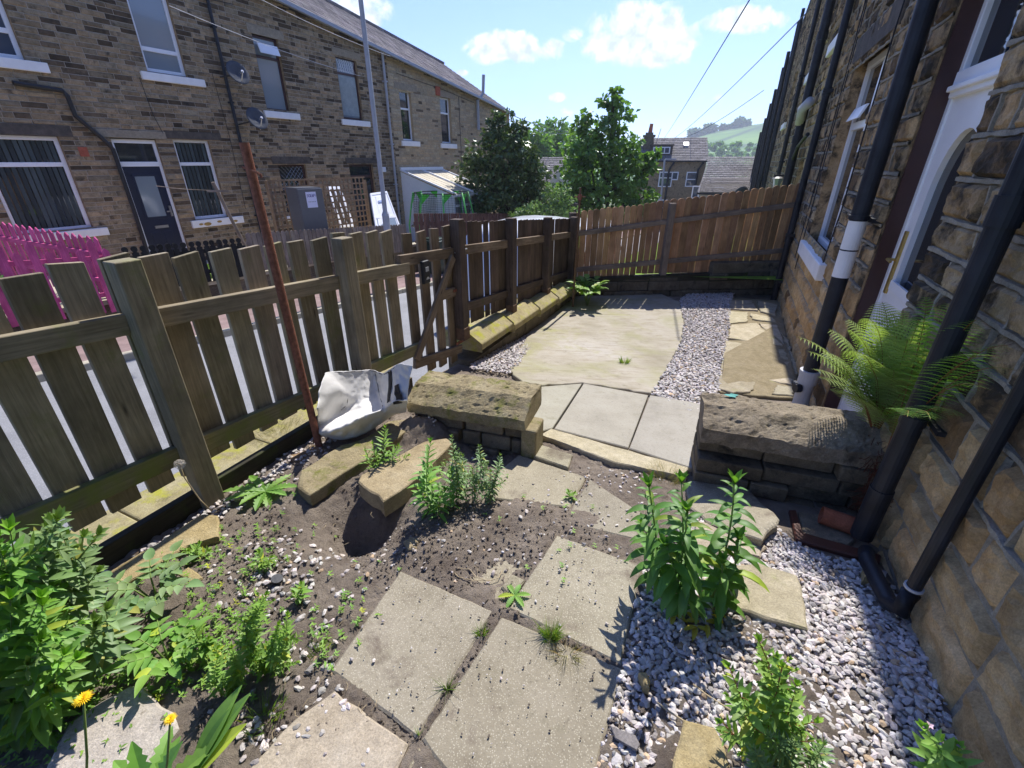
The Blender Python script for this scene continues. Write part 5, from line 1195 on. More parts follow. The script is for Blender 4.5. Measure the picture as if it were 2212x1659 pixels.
# trampoline
TC = sp(15.0, -10.6, -1.12); tp = thing('trampoline', 'trampoline with bent lime green poles, dark net and green pennants', 'trampoline', TC)
n = 8
for i in range(n):
    a = 2*pi*i/n+.2; p = lambda r, z: TC+V((cos(a)*r, sin(a)*r, z)); b = MB(); b.tube([p(1.22, 0), p(1.24, .6), p(1.12, 1.2), p(1.0, 1.72)], .03, 8); b.build('pole', M['green_tube'], tp, smooth=True)
    b = MB(); q0, q1 = p(1.0, 1.7), p(1.05, 1.35); a2 = a+.35; r_ = TC+V((cos(a2), sin(a2), 0))*1.0+V((0, 0, 1.68)); b.add([q0, r_, q1], [(0, 1, 2)]); b.build('pennant', M['green_net'], tp)
b = MB()
for i in range(24):
    a, a2 = 2*pi*i/24, 2*pi*(i+1)/24
    b.tube([TC+V((cos(a), sin(a), 1.7)), TC+V((cos(a2), sin(a2), 1.7))], .014, 5)
    for z in [.6+.06*k for k in range(19)]: b.tube([TC+V((1.05*cos(a), 1.05*sin(a), z)), TC+V((1.05*cos(a2), 1.05*sin(a2), z))], .0045, 3, cap=False)
    for dz in (0, .5): a3 = a+dz*(a2-a); b.tube([TC+V((1.05*cos(a3), 1.05*sin(a3), .55)), TC+V((1.0*cos(a3), 1.0*sin(a3), 1.7))], .004, 3, cap=False)
b.build('net', M['dark_net'], tp)
b = MB(); b.add([TC+V((1.2*cos(2*pi*i/20), 1.2*sin(2*pi*i/20), .55)) for i in range(20)], [tuple(range(20))]); b.build('mat', M['dark_net'], tp)
# satellite dishes
def dish(label, c, d, r, arm_to, arm_d=None):
    t = thing('satellite_dish', label, 'satellite dish', c, 'satellite dishes'); d = V(d).normalized(); s = d.cross(V((0, 0, 1))).normalized(); u = s.cross(d); b = MB(); n = 20; vs = []
    for k in range(4):
        q = r*k/3
        for i in range(n): a = 2*pi*i/n; vs.append(V(c)+s*q*cos(a)+u*q*sin(a)*1.08+d*(q*q*.9/r*.35))
    b.add(vs, [(k*n+i, k*n+(i+1) % n, (k+1)*n+(i+1) % n, (k+1)*n+i) for k in range(3) for i in range(n)]); o = b.build('reflector', M['dish_grey'], t, smooth=True); m = o.modifiers.new('t', 'SOLIDIFY'); m.thickness = .01
    b = MB(); b.tube([V(c)-d*.02, V(arm_to)], .018, 6); b.build('bracket', M['black_metal'], t)
    b = MB(); f = V(c)+d*r*1.15-u*r*.35; b.tube([V(c)-u*r*.95, f], .012, 6); b.tube([f-d*.02, f-d*.1], .035, 8); b.build('receiver_arm', M['steel'], t)
dish('grey satellite dish on the left house, upper one by the black downpipe', P(9.25, .35, 3.62), (.75, -.55, .45), .27, P(9.0, 0, 3.55))
dish('dark satellite dish on the left house, lower one by the black downpipe', P(9.5, .38, 2.62), (.75, -.55, .45), .27, P(9.2, 0, 2.5))
dish('small dark satellite dish on the far right terrace, above the board fence', Q(18.5, .75, .52), (-.2, .8, .3), .30, Q(18.5, 0, .5))
dish('lower dark satellite dish on the far right terrace, just over the fence top', Q(18.2, .80, .02), (-.2, .8, .3), .26, Q(18.2, 0, 0))
fl_ = thing('wall_lantern', 'black wall lantern on the right terrace just above the rear fence', 'lantern', Q(11.4, .1, 1.1))
b = MB(); b.bar(Q(11.4, 0, 1.35), Q(11.4, .3, 1.35), .03, .03); b.tube([Q(11.4, .22, 1.33), Q(11.4, .22, 1.30)], [.06, .12], 8); b.tube([Q(11.4, .22, 1.12), Q(11.4, .22, 1.10)], .07, 8); b.build('frame', M['black_metal'], fl_)
b = MB(); b.tube([Q(11.4, .22, 1.12), Q(11.4, .22, 1.30)], [.055, .095], 8); b.build('shade', M['glass_pale'], fl_)
# ================================================================ VEHICLES
def van(name, label, P0, ang, L, Wd, Hh, white):
    """box body with a rounded roof; only its upper half shows over the fence"""
    t = thing(name, label, 'van' if Hh > 1.9 else 'car', P0); c, s_ = cos(ang), sin(ang)
    def T(x, y, z): return V(P0)+V((c*x-s_*y, s_*x+c*y, z))
    side = [(0, .35), (0, .95), (.10, 1.05), (.85, 1.15), (1.35, Hh-.12), (1.75, Hh-.02), (2.6, Hh), (L-.35, Hh-.02), (L-.08, Hh-.16), (L, .9), (L, .35)]
    prof = [(-.5, 0), (-.48, .5), (-.44, .86), (-.33, .985), (-.15, 1.0), (.15, 1.0), (.33, .985), (.44, .86), (.48, .5), (.5, 0)]
    b = MB(); vs = []
    for x, h in side[1:-1]:
        for y, f in prof: vs.append(T(x, y*Wd, .35+(h-.35)*f))
    m = len(prof); k = len(side)-2
    fs = [(i*m+j, (i+1)*m+j, (i+1)*m+j+1, i*m+j+1) for i in range(k-1) for j in range(m-1)]+[tuple(range(m)), tuple((k-1)*m+j for j in range(m))[::-1]]
    b.add(vs, fs); b.build('body', M[white], t, smooth=True, bevel=0)
    for y in (-Wd*.475, Wd*.475):
        b = MB(); sg = 1 if y > 0 else -1
        b.add([T(1.25, y+.02*sg, 1.15), T(1.65, y-.015*sg, Hh-.28), T(2.7, y-.02*sg, Hh-.26), T(2.7, y+.025*sg, 1.15)], [(0, 1, 2, 3)]); b.build('side_window', M['glass_dark'], t)
        for x in (.75, L-.8):
            b = MB(); b.tube([T(x, y-.1*sg, .33), T(x, y+.02*sg, .33)], .33, 18); b.build('wheel', M['black_plastic'], t)
    b = MB(); b.add([T(.92, -.4*Wd, 1.16), T(.92, .4*Wd, 1.16), T(1.33, .36*Wd, Hh-.16), T(1.33, -.36*Wd, Hh-.16)], [(0, 1, 2, 3)]); b.build('windscreen', M['glass_dark'], t)
    return t
SD = pi/2-R(27)
van('parked_van', 'white van parked on the street, its roof showing over the dark board fence', sp(11.9, -4.3, zroad(11.9)), SD+pi, 4.3, 1.8, 2.24, 'white_car')
van('parked_car', 'second white vehicle parked further down, only a roof corner over the fence', sp(15.7, -4.4, zroad(15.7)), SD+pi, 4.3, 1.75, 2.1, 'white_car')
# ================================================================ VEGETATION
def leaf(mb, p, d, up, L, Wd, droop=.4, n=5, fold=.18, shape='lance', twist=0.0):
    p, d = V(p), V(d).normalized(); s = d.cross(V(up)).normalized(); u = s.cross(d).normalized()
    if twist: s = (s*cos(twist)+u*sin(twist)); u = s.cross(d)
    vs = []; pos = p.copy(); dirc = d.copy()
    for i in range(n+1):
        t = i/n
        w = {'lance': sin(pi*min(1, t*.93+.07)**.8)**.9, 'ovate': sin(pi*(t*.9+.08)**.62), 'round': sin(pi*(t*.9+.06)**.75)**.6, 'blade': 1-t**2*.95, 'dock': (sin(pi*(t*.88+.1)**1.25))**.8}[shape]*Wd/2
        vs += [pos-s*w+u*w*fold*2, pos.copy(), pos+s*w+u*w*fold*2]
        dirc = (dirc-V((0, 0, 1))*droop/n).normalized(); pos = pos+dirc*(L/n); u = s.cross(dirc).normalized()
    fs = [(3*i+j, 3*i+j+1, 3*i+j+4, 3*i+j+3) for i in range(n) for j in (0, 1)]
    mb.add(vs, fs)
def ktint(mb, rr, a=.8, c=1.2, warm=.1): t = rr.uniform(a, c); mb.k = (t*rr.uniform(1-warm, 1+warm), t, t*rr.uniform(.85, 1.1)) if rr.random() > .05 else (t*2.1, t*1.35, t*.8)
def herb(stems, rr, label, name='willowherb', group=None, mat='leaf_mid', smat='stem_green', L=.10, Wd=.026, step=.035, droop=.9, r=.004, shape='lance', branch=0, yellow=False, cat='plant', top_tuft=6, whorl=2, lmin=.35, fromz=.12):
    """stems: list of (foot, tip) pairs; leaves stand in crossed pairs up each stem"""
    t = thing(name, label, cat, stems[0][0], group); sb = MB(); lb = MB()
    def stem(a, c, sc, lev):
        h = (c-a).length; bend = V((rr.uniform(-.10, .10), rr.uniform(-.10, .10), 0))*h; pts = [a.lerp(c, i/6)+bend*sin(pi*i/6) for i in range(7)]
        sb.tube(pts, [r*sc*(1-.55*i/6) for i in range(7)], 6)
        k = 0; z = h*fromz; ph = rr.uniform(0, 6)
        while z < h:
            f = z/h; i = min(5, int(f*6)); q = pts[i].lerp(pts[i+1], f*6-i); dd = (c-a).normalized(); sx = dd.cross(V((.3, .9, .1))).normalized(); sy = dd.cross(sx)
            size = L*sc*(lmin+(1-lmin)*sin(pi*min(1, (f*.85+.12))))*rr.uniform(.8, 1.15)
            if f > .86: size *= .75
            for w in range(whorl):
                a_ = ph+k*(pi/2)+w*2*pi/whorl+rr.uniform(-.3, .3); el = .25+.75*f**2
                dr_ = (sx*cos(a_)+sy*sin(a_))+dd*el
                ktint(lb, rr); leaf(lb, q+dr_.normalized()*r, dr_, dd, size, Wd*size/L*rr.uniform(.85, 1.15), droop*rr.uniform(.6, 1.2)*(1-.5*f), shape=shape)
            if branch and lev == 0 and .2 < f < .85 and rr.random() < branch:
                a_ = ph+k*pi/2; dr_ = (sx*cos(a_)+sy*sin(a_)+dd*.9).normalized(); stem(q, q+dr_*h*rr.uniform(.22, .42)*(1.1-f), sc*.62, 1)
            z += step*sc**.4*rr.uniform(.85, 1.15)*(1-.35*f); k += 1
        for w in range(top_tuft):
            a_ = w*2.4+rr.random(); dr_ = sx*cos(a_)*.45+sy*sin(a_)*.45+dd; lb.k = (1.35, 1.3, .9); leaf(lb, c, dr_, dd, L*sc*rr.uniform(.28, .5), Wd*.6*sc, .3, n=3)
    for a, c in stems: stem(V(a), V(c), 1.0, 0)
    sb.build('stem', M[smat], t, smooth=True); lb.build('foliage', M[mat], t, smooth=True)
    return t
def UV(base, tip, dy=0.0, h=0.0):
    a = on_g(*base); a.z += h; return (a, at_y(tip[0], tip[1], a.y+dy))
rr = random.Random(40)
# the tall glossy willowherb by the path
herb([UV((1500, 1345), (1485, 1105)), UV((1535, 1300), (1586, 1045)), UV((1455, 1290), (1472, 1042)), UV((1430, 1290), (1402, 1052)), UV((1412, 1262), (1390, 1135)), UV((1560, 1300), (1595, 1165)), UV((1480, 1320), (1440, 1180)), UV((1545, 1330), (1560, 1215))], rr,
     'tall glossy green willowherb clump with drooping leaves at the path edge', mat='leaf_willowherb', L=.135, Wd=.038, step=.040, droop=2.0, r=.0055, whorl=2)
t = MB(); tt = on_g(1500, 1350)
for k in range(12): t.k = (1, 1, 1); p = on_g(1500+rr.uniform(-60, 70), 1345+rr.uniform(-18, 25)); p.z += .02; leaf(t, p, (rr.uniform(-1, 1), rr.uniform(-1, .3), .3), (0, 0, 1), .06, .02, 1.0)
tag(t.build('withered_leaves', M['leaf_yellow']), 'withered yellow leaves lying on gravel at the tall willowherb foot', 'leaves')
# lower right bushy one
herb([UV((1640, 1600), (1640, 1385)), UV((1660, 1610), (1575, 1440)), UV((1650, 1620), (1600, 1530)), UV((1670, 1620), (1720, 1480)), UV((1680, 1620), (1560, 1560)), UV((1690, 1620), (1690, 1440)), UV((1650, 1630), (1760, 1560))], rr,
     'pale bushy willowherb growing in the gravel near the bottom right', mat='leaf_bright', L=.062, Wd=.021, step=.024, droop=.5, r=.0028, branch=.35, smat='stem_red')
herb([UV((1700, 1690), (1660, 1590)), UV((1720, 1690), (1720, 1600)), UV((1690, 1700), (1630, 1620)), UV((1740, 1690), (1780, 1610))], rr, 'narrow-leaved grassy weed at the very bottom, below the pale bushy willowherb', mat='leaf_grey', L=.05, Wd=.008, step=.009, droop=.3, r=.002, whorl=3)
herb([UV((2030, 1700), (1998, 1575)), UV((2040, 1700), (2070, 1615)), UV((2030, 1700), (2030, 1600))], rr, 'small weed with tiny pink flowers at the foot of the right wall', mat='leaf_mid', L=.07, Wd=.024, step=.035, droop=.3, r=.002)
b = MB()
for u, v in ((2000, 1572), (2008, 1568), (2030, 1598), (2072, 1612)):
    p = at_y(u, v, on_g(2030, 1700).y)
    for k in range(4): leaf(b, p, (cos(k*1.57), sin(k*1.57), .5), (0, 0, 1), .011, .008, .2, n=2)
b.build('flower', M['pink_petal'], [o for o in bpy.data.objects if o.name.startswith('willowherb') and not o.parent][-1])
# around the hole
herb([UV((835, 1020), (832, 925)), UV((825, 1022), (805, 960)), UV((845, 1018), (860, 965)), UV((815, 1022), (790, 975)), UV((850, 1015), (880, 985))], rr, 'bright young willowherb between the two long loose stones', mat='leaf_bright', L=.06, Wd=.014, step=.016, droop=.4, r=.0025)
herb([UV((940, 1112), (930, 955)), UV((955, 1105), (925, 1010)), UV((965, 1100), (975, 1020)), UV((930, 1105), (910, 1060)), UV((950, 1120), (960, 1060))], rr, 'leafy willowherb leaning over the tan coping block', mat='leaf_mid', L=.085, Wd=.022, step=.022, droop=.9, r=.003)
herb([UV((990, 1090), (975, 945)), UV((1010, 1085), (1000, 985)), UV((1030, 1082), (1035, 965)), UV((1050, 1085), (1080, 985)), UV((1060, 1090), (1060, 1020)), UV((1020, 1088), (1020, 1015)), UV((1042, 1075), (1088, 1040))], rr, 'curly greyish-green weed clump right of the tan coping block', mat='leaf_grey', name='weed', L=.05, Wd=.013, step=.014, droop=1.4, r=.0025, branch=.2)
# left mass
lm = [((70, 1500), (30, 1110), .115), ((40, 1440), (105, 1090), .11), ((110, 1400), (180, 1130), .10), ((20, 1550), (60, 1260), .13), ((150, 1480), (185, 1290), .10), ((-30, 1500), (-20, 1150), .12), ((60, 1600), (120, 1380), .11), ((-40, 1600), (20, 1420), .12)]
for i, ((bs, tp, l_), lb) in enumerate(zip(lm, ['tallest willowherb against the near fence at the left edge', 'grey-green willowherb beside the tallest one, tip over the fence rail', 'willowherb leaning right over the mossy ledge, left side', 'broad-leaved willowherb low at the left edge', 'short willowherb behind the potato-like plant', 'willowherb half out of the frame at the left edge', 'willowherb above the left dandelion flower', 'lowest willowherb in the bottom left corner'])):
    st = [UV((bs[0]+rr.uniform(-25, 25), bs[1]+rr.uniform(-15, 15)), (tp[0]+rr.uniform(-45, 45), tp[1]+abs(rr.gauss(0, 60))+(0 if k == 0 else 25))) for k in range(5)]
    herb(st, rr, lb, mat=('leaf_mid', 'leaf_grey', 'leaf_grey')[i % 3], L=l_*.95, Wd=.03, step=.042, droop=.9, r=.0035, group='willowherbs along the left edge', branch=.1)
# potato-like plant
def compound(name, label, base, rad, n, rr, mat, L=.055, Wd=.04, H=.16, shape='ovate'):
    t = thing(name, label, 'plant', base); sb = MB(); lb = MB()
    for k in range(n):
        a = 2*pi*k/n+rr.uniform(-.3, .3); R_ = rad*rr.uniform(.6, 1.1); h = H*rr.uniform(.6, 1.1)
        tip = V(base)+V((cos(a)*R_, sin(a)*R_, h)); mid = V(base)+V((cos(a)*R_*.4, sin(a)*R_*.4, h*.8)); sb.tube([base, mid, tip], [.005, .003, .002], 5)
        for j in range(3):
            q = mid.lerp(tip, j/3); dd = (tip-mid).normalized(); s = dd.cross(V((0, 0, 1)))
            for sg in (-1, 1): ktint(lb, rr); leaf(lb, q, dd*.5+s*sg+V((0, 0, .15)), (0, 0, 1), L*rr.uniform(.7, 1.1), Wd*rr.uniform(.7, 1.1), .5, shape=shape)
        ktint(lb, rr); leaf(lb, tip, tip-mid, (0, 0, 1), L*1.25, Wd*1.15, .5, shape=shape)
    sb.build('stem', M['stem_green'], t, smooth=True); lb.build('foliage', M[mat], t, smooth=True); return t
compound('potato_plant', 'potato-like plant with broad oval blue-green leaves behind the whitish slab', on_g(345, 1310), .17, 9, rr, 'leaf_grey', .055, .036, .19)
compound('weed', 'broad-leaved weed in front of the potato-like plant', on_g(370, 1440), .13, 8, rr, 'leaf_mid', .06, .03, .12)
# middle weed clumps in the soil
for (bs, tps, lb) in (((560, 1450), [(575, 1285), (530, 1340), (600, 1350), (620, 1330), (545, 1400), (590, 1395), (640, 1430)], 'bushy chickweed-like clump in the soil left of the path slab'),
                      ((500, 1500), [(500, 1400), (470, 1420), (520, 1450), (455, 1460), (540, 1500)], 'low leafy clump just below the bushy chickweed-like one'),
                      ((430, 1440), [(420, 1360), (450, 1380), (400, 1400), (470, 1400)], 'low clump between the potato-like plant and the bushy one'),
                      ((565, 1230), [(560, 1195), (540, 1210), (585, 1205)], 'small weed rosette above the black ring in the soil'), ((425, 1205), [(430, 1175), (410, 1190), (450, 1190)], 'small weed rosette right of the yellow flat stone'),
                      ((648, 1300), [(650, 1262), (635, 1280)], 'single small willowherb seedling right of the black ring'), ((1228, 1080), [(1228, 1062), (1240, 1066)], 'tiny weed in the joint behind the path slabs')):
    herb([UV((bs[0]+rr.uniform(-35, 35)*(len(tps) > 3), bs[1]+rr.uniform(-12, 12)*(len(tps) > 3)), q) for q in tps], rr, lb, name='weed', mat='leaf_bright', L=.042, Wd=.017, step=.015, droop=.5, r=.002, shape='ovate', branch=.25 if len(tps) > 3 else 0)
# seedlings nobody could count
b = MB()
def seedlings(cx, cy, sx, sy, n):
    for _ in range(n):
        u, v = rr.gauss(cx, sx), rr.gauss(cy, sy); p = on_g(u, v)
        if p.x*N25.x+p.y*N25.y < -2.05: continue
        p.z = soilz(p.x, p.y)+.004; ktint(b, rr, .8, 1.3)
        for k in range(rr.choice((4, 6, 8))): a = k*1.57+rr.random(); leaf(b, p+V((0, 0, .004*k)), (cos(a), sin(a), .35), (0, 0, 1), rr.uniform(.008, .02), rr.uniform(.005, .009), .3, n=2, shape='ovate')
seedlings(400, 1210, 60, 40, 90); seedlings(740, 1310, 40, 40, 30); seedlings(560, 1180, 90, 40, 50); seedlings(300, 1430, 110, 60, 260); seedlings(120, 1560, 80, 60, 160); seedlings(700, 1390, 30, 25, 16); seedlings(970, 1030, 40, 15, 40); seedlings(150, 1330, 90, 60, 160); seedlings(500, 1360, 60, 60, 90); seedlings(1200, 1180, 90, 50, 18)
tag(b.build('ground_weeds', M['leaf_bright'], smooth=True), None, None, kind='stuff')
# rosettes and docks with toothed leaves
def rosette(name, label, base, n, L, Wd, rr, mat, el=.35, a0=0, a1=6.28, toothed=True, cat='plant', droop=.6):
    t = thing(name, label, cat, base); lb = MB()
    for k in range(n):
        a = a0+(a1-a0)*(k+rr.uniform(-.2, .2))/n; d = V((cos(a), sin(a), el*rr.uniform(.5, 1.6))).normalized(); s = d.cross(V((0, 0, 1))).normalized(); u = s.cross(d)
        l = L*rr.uniform(.7, 1.1); vs = []; N = 16; pos = V(base)+V((0, 0, .01)); dc = d.copy()
        for i in range(N+1):
            f = i/N; w = Wd/2*sin(pi*(f*.92+.06)**1.15)
            if toothed: w *= (1.0 if i % 2 else .62) if f < .85 else .9
            vs += [pos-s*w+u*w*.35, pos.copy(), pos+s*w+u*w*.35]; dc = (dc-V((0, 0, 1))*droop/N).normalized(); pos = pos+dc*(l/N); u = s.cross(dc)
        ktint(lb, rr, .85, 1.15); lb.add(vs, [(3*i+j, 3*i+j+1, 3*i+j+4, 3*i+j+3) for i in range(N) for j in (0, 1)])
    lb.build('foliage', M[mat], t, smooth=False); return t
rosette('dandelion_rosette', 'flat rosette of toothed dandelion leaves left of the long mossy slab', on_g(575, 1065), 13, .19, .055, rr, 'leaf_mid', .35)
rosette('dandelion_rosette', 'small dandelion rosette in the joint between the two middle path slabs', on_g(1112, 1290), 6, .07, .026, rr, 'leaf_mid', .3)
d1 = rosette('dandelion', 'dandelion with upright toothed leaves at the bottom, under the right yellow flower', on_g(330, 1740), 7, .21, .058, rr, 'leaf_mid', 1.3, .2, 3.0)
def flower(tr, foot, tip, r=.019):
    foot, tip = V(foot), V(tip); b = MB(); b.tube([foot, foot.lerp(tip, .5)+V((.006, 0, 0)), tip], [.0032, .003, .0026], 7); b.build('stem', M['stem_green'], tr, smooth=True)
    b = MB()
    for ring, (q, e, n_) in enumerate(((1, .12, 26), (.8, .45, 22), (.55, .9, 16), (.3, 1.8, 10))):
        for k in range(n_): a = 2*pi*k/n_+ring; leaf(b, tip, (cos(a), sin(a), e), (0, 0, 1), r*q*rr.uniform(.9, 1.1), .0042, .15, n=2, shape='blade', fold=.05)
    b.build('flower_head', M['yellow_petal'], tr)
    b = MB(); b.tube([tip-V((0, 0, .012)), tip], [.004, .008], 8); b.build('bud_cup', M['stem_green'], tr)
f0 = on_g(345, 1735); flower(d1, f0, at_y(368, 1553, f0.y+.02), .015)
d2 = thing('dandelion', 'dandelion flower on a tall bare stem, lower left corner, the leftmost yellow one', 'flower', on_g(185, 1740)); f0 = on_g(185, 1740); flower(d2, f0, at_y(180, 1508, f0.y+.01), .02)
d1['category'] = 'flower'
rosette('dock_plant', 'long smooth dock leaves rising at the bottom left of the beige slab', on_g(405, 1700), 3, .26, .06, rr, 'leaf_mid', .75, .5, 1.3, toothed=False, droop=.3)
sh = thing('dandelion_clock', 'dandelion seed head on a curved stem by the near fence post', 'flower', on_g(465, 1112)); f0 = on_g(465, 1112); tp = at_y(388, 1003, f0.y-.05)
b = MB(); b.tube([f0, f0.lerp(tp, .35)+V((-.02, 0, -.01)), f0.lerp(tp, .75)+V((-.022, 0, .0)), tp], .0028, 6); b.build('stem', M['straw'], sh, smooth=True)
b = MB()
for k in range(170):
    d = V((rr.gauss(0, 1), rr.gauss(0, 1), rr.gauss(0, 1))).normalized(); q = tp+d*.021; b.tube([tp, q], .0002, 3, cap=False)
    for j in range(4): e = V((rr.gauss(0, 1), rr.gauss(0, 1), rr.gauss(0, 1))).normalized(); b.tube([q, q+(d*.3+e).normalized()*.005], .0003, 3, cap=False)
b.build('seed_head', M['seed_head'], sh)
# grass
def tuft(name, label, c, n, h, spread, rr, mat='grass_blade', w=.0024, lean=.6):
    b = MB()
    for _ in range(n):
        a = rr.uniform(0, 6.28); q = V(c)+V((cos(a), sin(a), 0))*spread*rr.random(); d = V((cos(a)*lean*rr.random(), sin(a)*lean*rr.random(), 1)); ktint(b, rr, .8, 1.2)
        leaf(b, q, d, (cos(a+1.5), sin(a+1.5), 0), h*rr.uniform(.4, 1.1), w*rr.uniform(.8, 1.3), rr.uniform(.2, 1.3), n=4, shape='blade', fold=.1)
    return tag(b.build(name, M[mat]), label, 'grass')
tuft('grass_tuft', 'green grass tuft growing between the two big path slabs', on_g(1190, 1378), 210, .10, .028, rr)
tuft('grass_tuft', 'small grass tuft left of the big one, on the slab joint', on_g(1040, 1372), 80, .055, .018, rr)
tuft('grass_tuft', 'sparse grass growing in the long joint below the small tuft', on_g(965, 1490), 34, .085, .012, rr, lean=1.0)
tuft('grass_tuft', 'single grass sprout where four path slabs meet', on_g(904, 1590), 10, .055, .004, rr)
tuft('dry_grass_tuft', 'wispy dry grass growing along the step beside the dark cross wall', on_g(1440, 1030), 300, .11, .09, rr, 'dry_grass', .0014, 1.0)
tuft('dead_grass', 'flattened straw-brown dead grass below the big green tuft', on_g(1225, 1415), 170, .08, .045, rr, 'dry_grass', .0022, 3.0)
tuft('grass_tuft', 'green tuft alone in the middle of the lower concrete patio', on_g(1348, 788), 130, .10, .04, rr, w=.005)
tuft('dry_grass_tuft', 'dry grass along the timber board left of the rusty post', on_g(600, 935), 240, .13, .14, rr, 'dry_grass', .0016, 1.2)
tuft('grass_tuft', 'thin grass at the soil edge left of the beige slab', on_g(565, 1545), 120, .07, .07, rr)
tuft('grass_tuft', 'thin grass along the edge of the bushy chickweed-like clump', on_g(690, 1405), 60, .05, .04, rr)
# patio corner plant
compound('weed', 'leafy green weed at the foot of the thin clothes post, lower patio', on_g(1268, 662), .26, 14, rr, 'leaf_bright', .12, .08, .36)
# ferns
def frond(mb, sm, pts, L, rr, tint=1.0):
    n = 30; P_ = []
    for i in range(n+1):
        t = i/n; a, c, d = V(pts[0]), V(pts[1]), V(pts[2]); P_.append(a*(1-t)**2+c*2*t*(1-t)+d*t*t)
    sm.tube(P_[::3], [.0028*(1-.8*i/len(P_[::3])) for i in range(len(P_[::3]))], 5)
    rs_ = []
    for q in P_: rs_ += [q-V((.0015, 0, 0)), q+V((.0015, 0, 0))]
    mb.k = (.8, .7, .4); mb.add(rs_, [(2*j, 2*j+1, 2*j+3, 2*j+2) for j in range(n)])
    for i in range(int(n*.18), n):
        t = i/n; dd = (P_[i+1]-P_[i]).normalized(); s = dd.cross(V((0, 0, 1))).normalized(); u = s.cross(dd)
        l = L*(sin(pi*min(1, ((t-.18)/.82)*.80+.16)))**.9
        for sg in (-1, 1):
            d = (s*sg+dd*.42+u*.12).normalized(); ss = d.cross(u).normalized(); vs = []; m = 18; pos = P_[i].copy(); dc = d.copy()
            for j in range(m+1):
                f = j/m; w = l*.078*(1-f)**.7*(1.0 if j % 2 == 0 else .22)+.0004
                vs += [pos-ss*w, pos+ss*w]; dc = (dc-V((0, 0, 1))*.035).normalized(); pos = pos+dc*l/m
            k = rr.uniform(.85, 1.15)*tint; mb.k = (k, k, k*.9); mb.add(vs, [(2*j, 2*j+1, 2*j+3, 2*j+2) for j in range(m)])
def fern(label, base, tips, L, rr, mat='leaf_fern', arch=.12, dys=None, pts=None):
    t = thing('fern', label, 'fern', base, None)
    for k, (u, v) in enumerate(tips):
        dy = dys[k] if dys else rr.uniform(-.12, .12); e = pts[k] if pts else at_y(u, v, base.y+dy); c = V(base).lerp(e, .5); c.z = max(base.z, e.z)+arch*.4+.0; c = V(base).lerp(c, .8)
        mb = MB(); sm = MB(); frond(mb, sm, (base, c, e), L*rr.uniform(.85, 1.1), rr); o = mb.build('frond', M[mat], t); sm.build('stem', M['stem_red'], o)
    return t
fb = at_z(1885, 948, .26); fb.y += .0
fern('big sunlit fern growing from the end of the dark cross wall', fb, [(1722, 728), (1790, 712), (1905, 652), (1840, 715), (1985, 690), (2072, 768), (1760, 800), (1775, 760), (1960, 735), (2010, 760), (1815, 850), (1935, 700), (1880, 690), (1850, 760), (1990, 820), (1800, 770), (1930, 800), (1745, 760), (1830, 690), (1950, 670), (1780, 820), (2040, 800), (1870, 790)], .15, rr, dys=[.12, .2, .28, .05, -.1, -.34, -.1, .22, -.15, -.28, -.12, .15, -.02, -.15, -.32, .08, -.2, .1, .2, .2, -.12, -.34, -.15])
fb2 = Q(2.42, .05, .34)
tp2 = [(2185, 745, .10), (2010, 905, .22), (2195, 800, .14), (2110, 690, .10), (2070, 900, .16), (2130, 840, .18), (2055, 655, .12), (2150, 770, .2), (2000, 640, .1), (1960, 900, .25)]
pt2 = [Q(*((lambda q: (q[0], o, q[1]))(RF.hit(u, v, o)))) for u, v, o in tp2]
fern('shaded fern behind the near downpipe, against the house wall', fb2, tp2 and [(u, v) for u, v, o in tp2], .085, rr, 'leaf_mid', pts=pt2)
rt = thing('fern_roots', 'brown dead fern roots hanging down the wall beside the near downpipe', 'roots', Q(2.3, .05, .1)); b = MB()
for k in range(420):
    s = rr.uniform(2.25, 2.85); z = rr.uniform(.0, .34)*(1 if s > 2.35 else .6); p = Q(s, rr.uniform(.0, .09), z); q = p+V((rr.uniform(-.05, .03), rr.uniform(-.05, .05), -rr.uniform(.02, .12))); b.tube([p, p.lerp(q, .5)+V((rr.uniform(-.02, .02), rr.uniform(-.02, .02), 0)), q], rr.uniform(.0008, .0022), 4, cap=False)
for k in range(90):
    p = fb+V((rr.uniform(-.16, .12), rr.uniform(-.12, .05), -.02-rr.uniform(0, .1))); q = p+V((rr.uniform(-.1, .05), rr.uniform(-.04, .02), -rr.uniform(.05, .2))); b.tube([p, p.lerp(q, .5)+V((rr.uniform(-.03, .03), 0, 0)), q], rr.uniform(.001, .0025), 4, cap=False)
b.build('roots', M['root_brown'], rt)
# drain surround
dg = thing('drain_edging', 'brown glazed drain edging slab with a terracotta pipe piece in dark corner', 'drain', Q(2.35, .35, 0))
pz = [on_g(1705, 1100, .02), on_g(1720, 1165, .02), on_g(1900, 1215, .02), on_g(1905, 1200, .02), on_g(1730, 1150, .02), on_g(1716, 1100, .02)]
b = MB(); plate(b, None, .05, P=pz, jit=.001, wob=0); b.build('edging', M['glazed_brown'], dg)
b = MB(); plate(b, [(1725, 1105), (1790, 1110), (1850, 1165), (1835, 1180), (1735, 1152)], .03, .012); b.build('slab', M['coping_dark'], dg)
b = MB(); c = on_g(1815, 1130, .05); b.tube([c+V((-.07, .05, .01)), c+V((.05, -.02, .0))], [.045, .045], 14, cap=False); b.build('pipe_piece', M['terracotta'], dg, smooth=True)
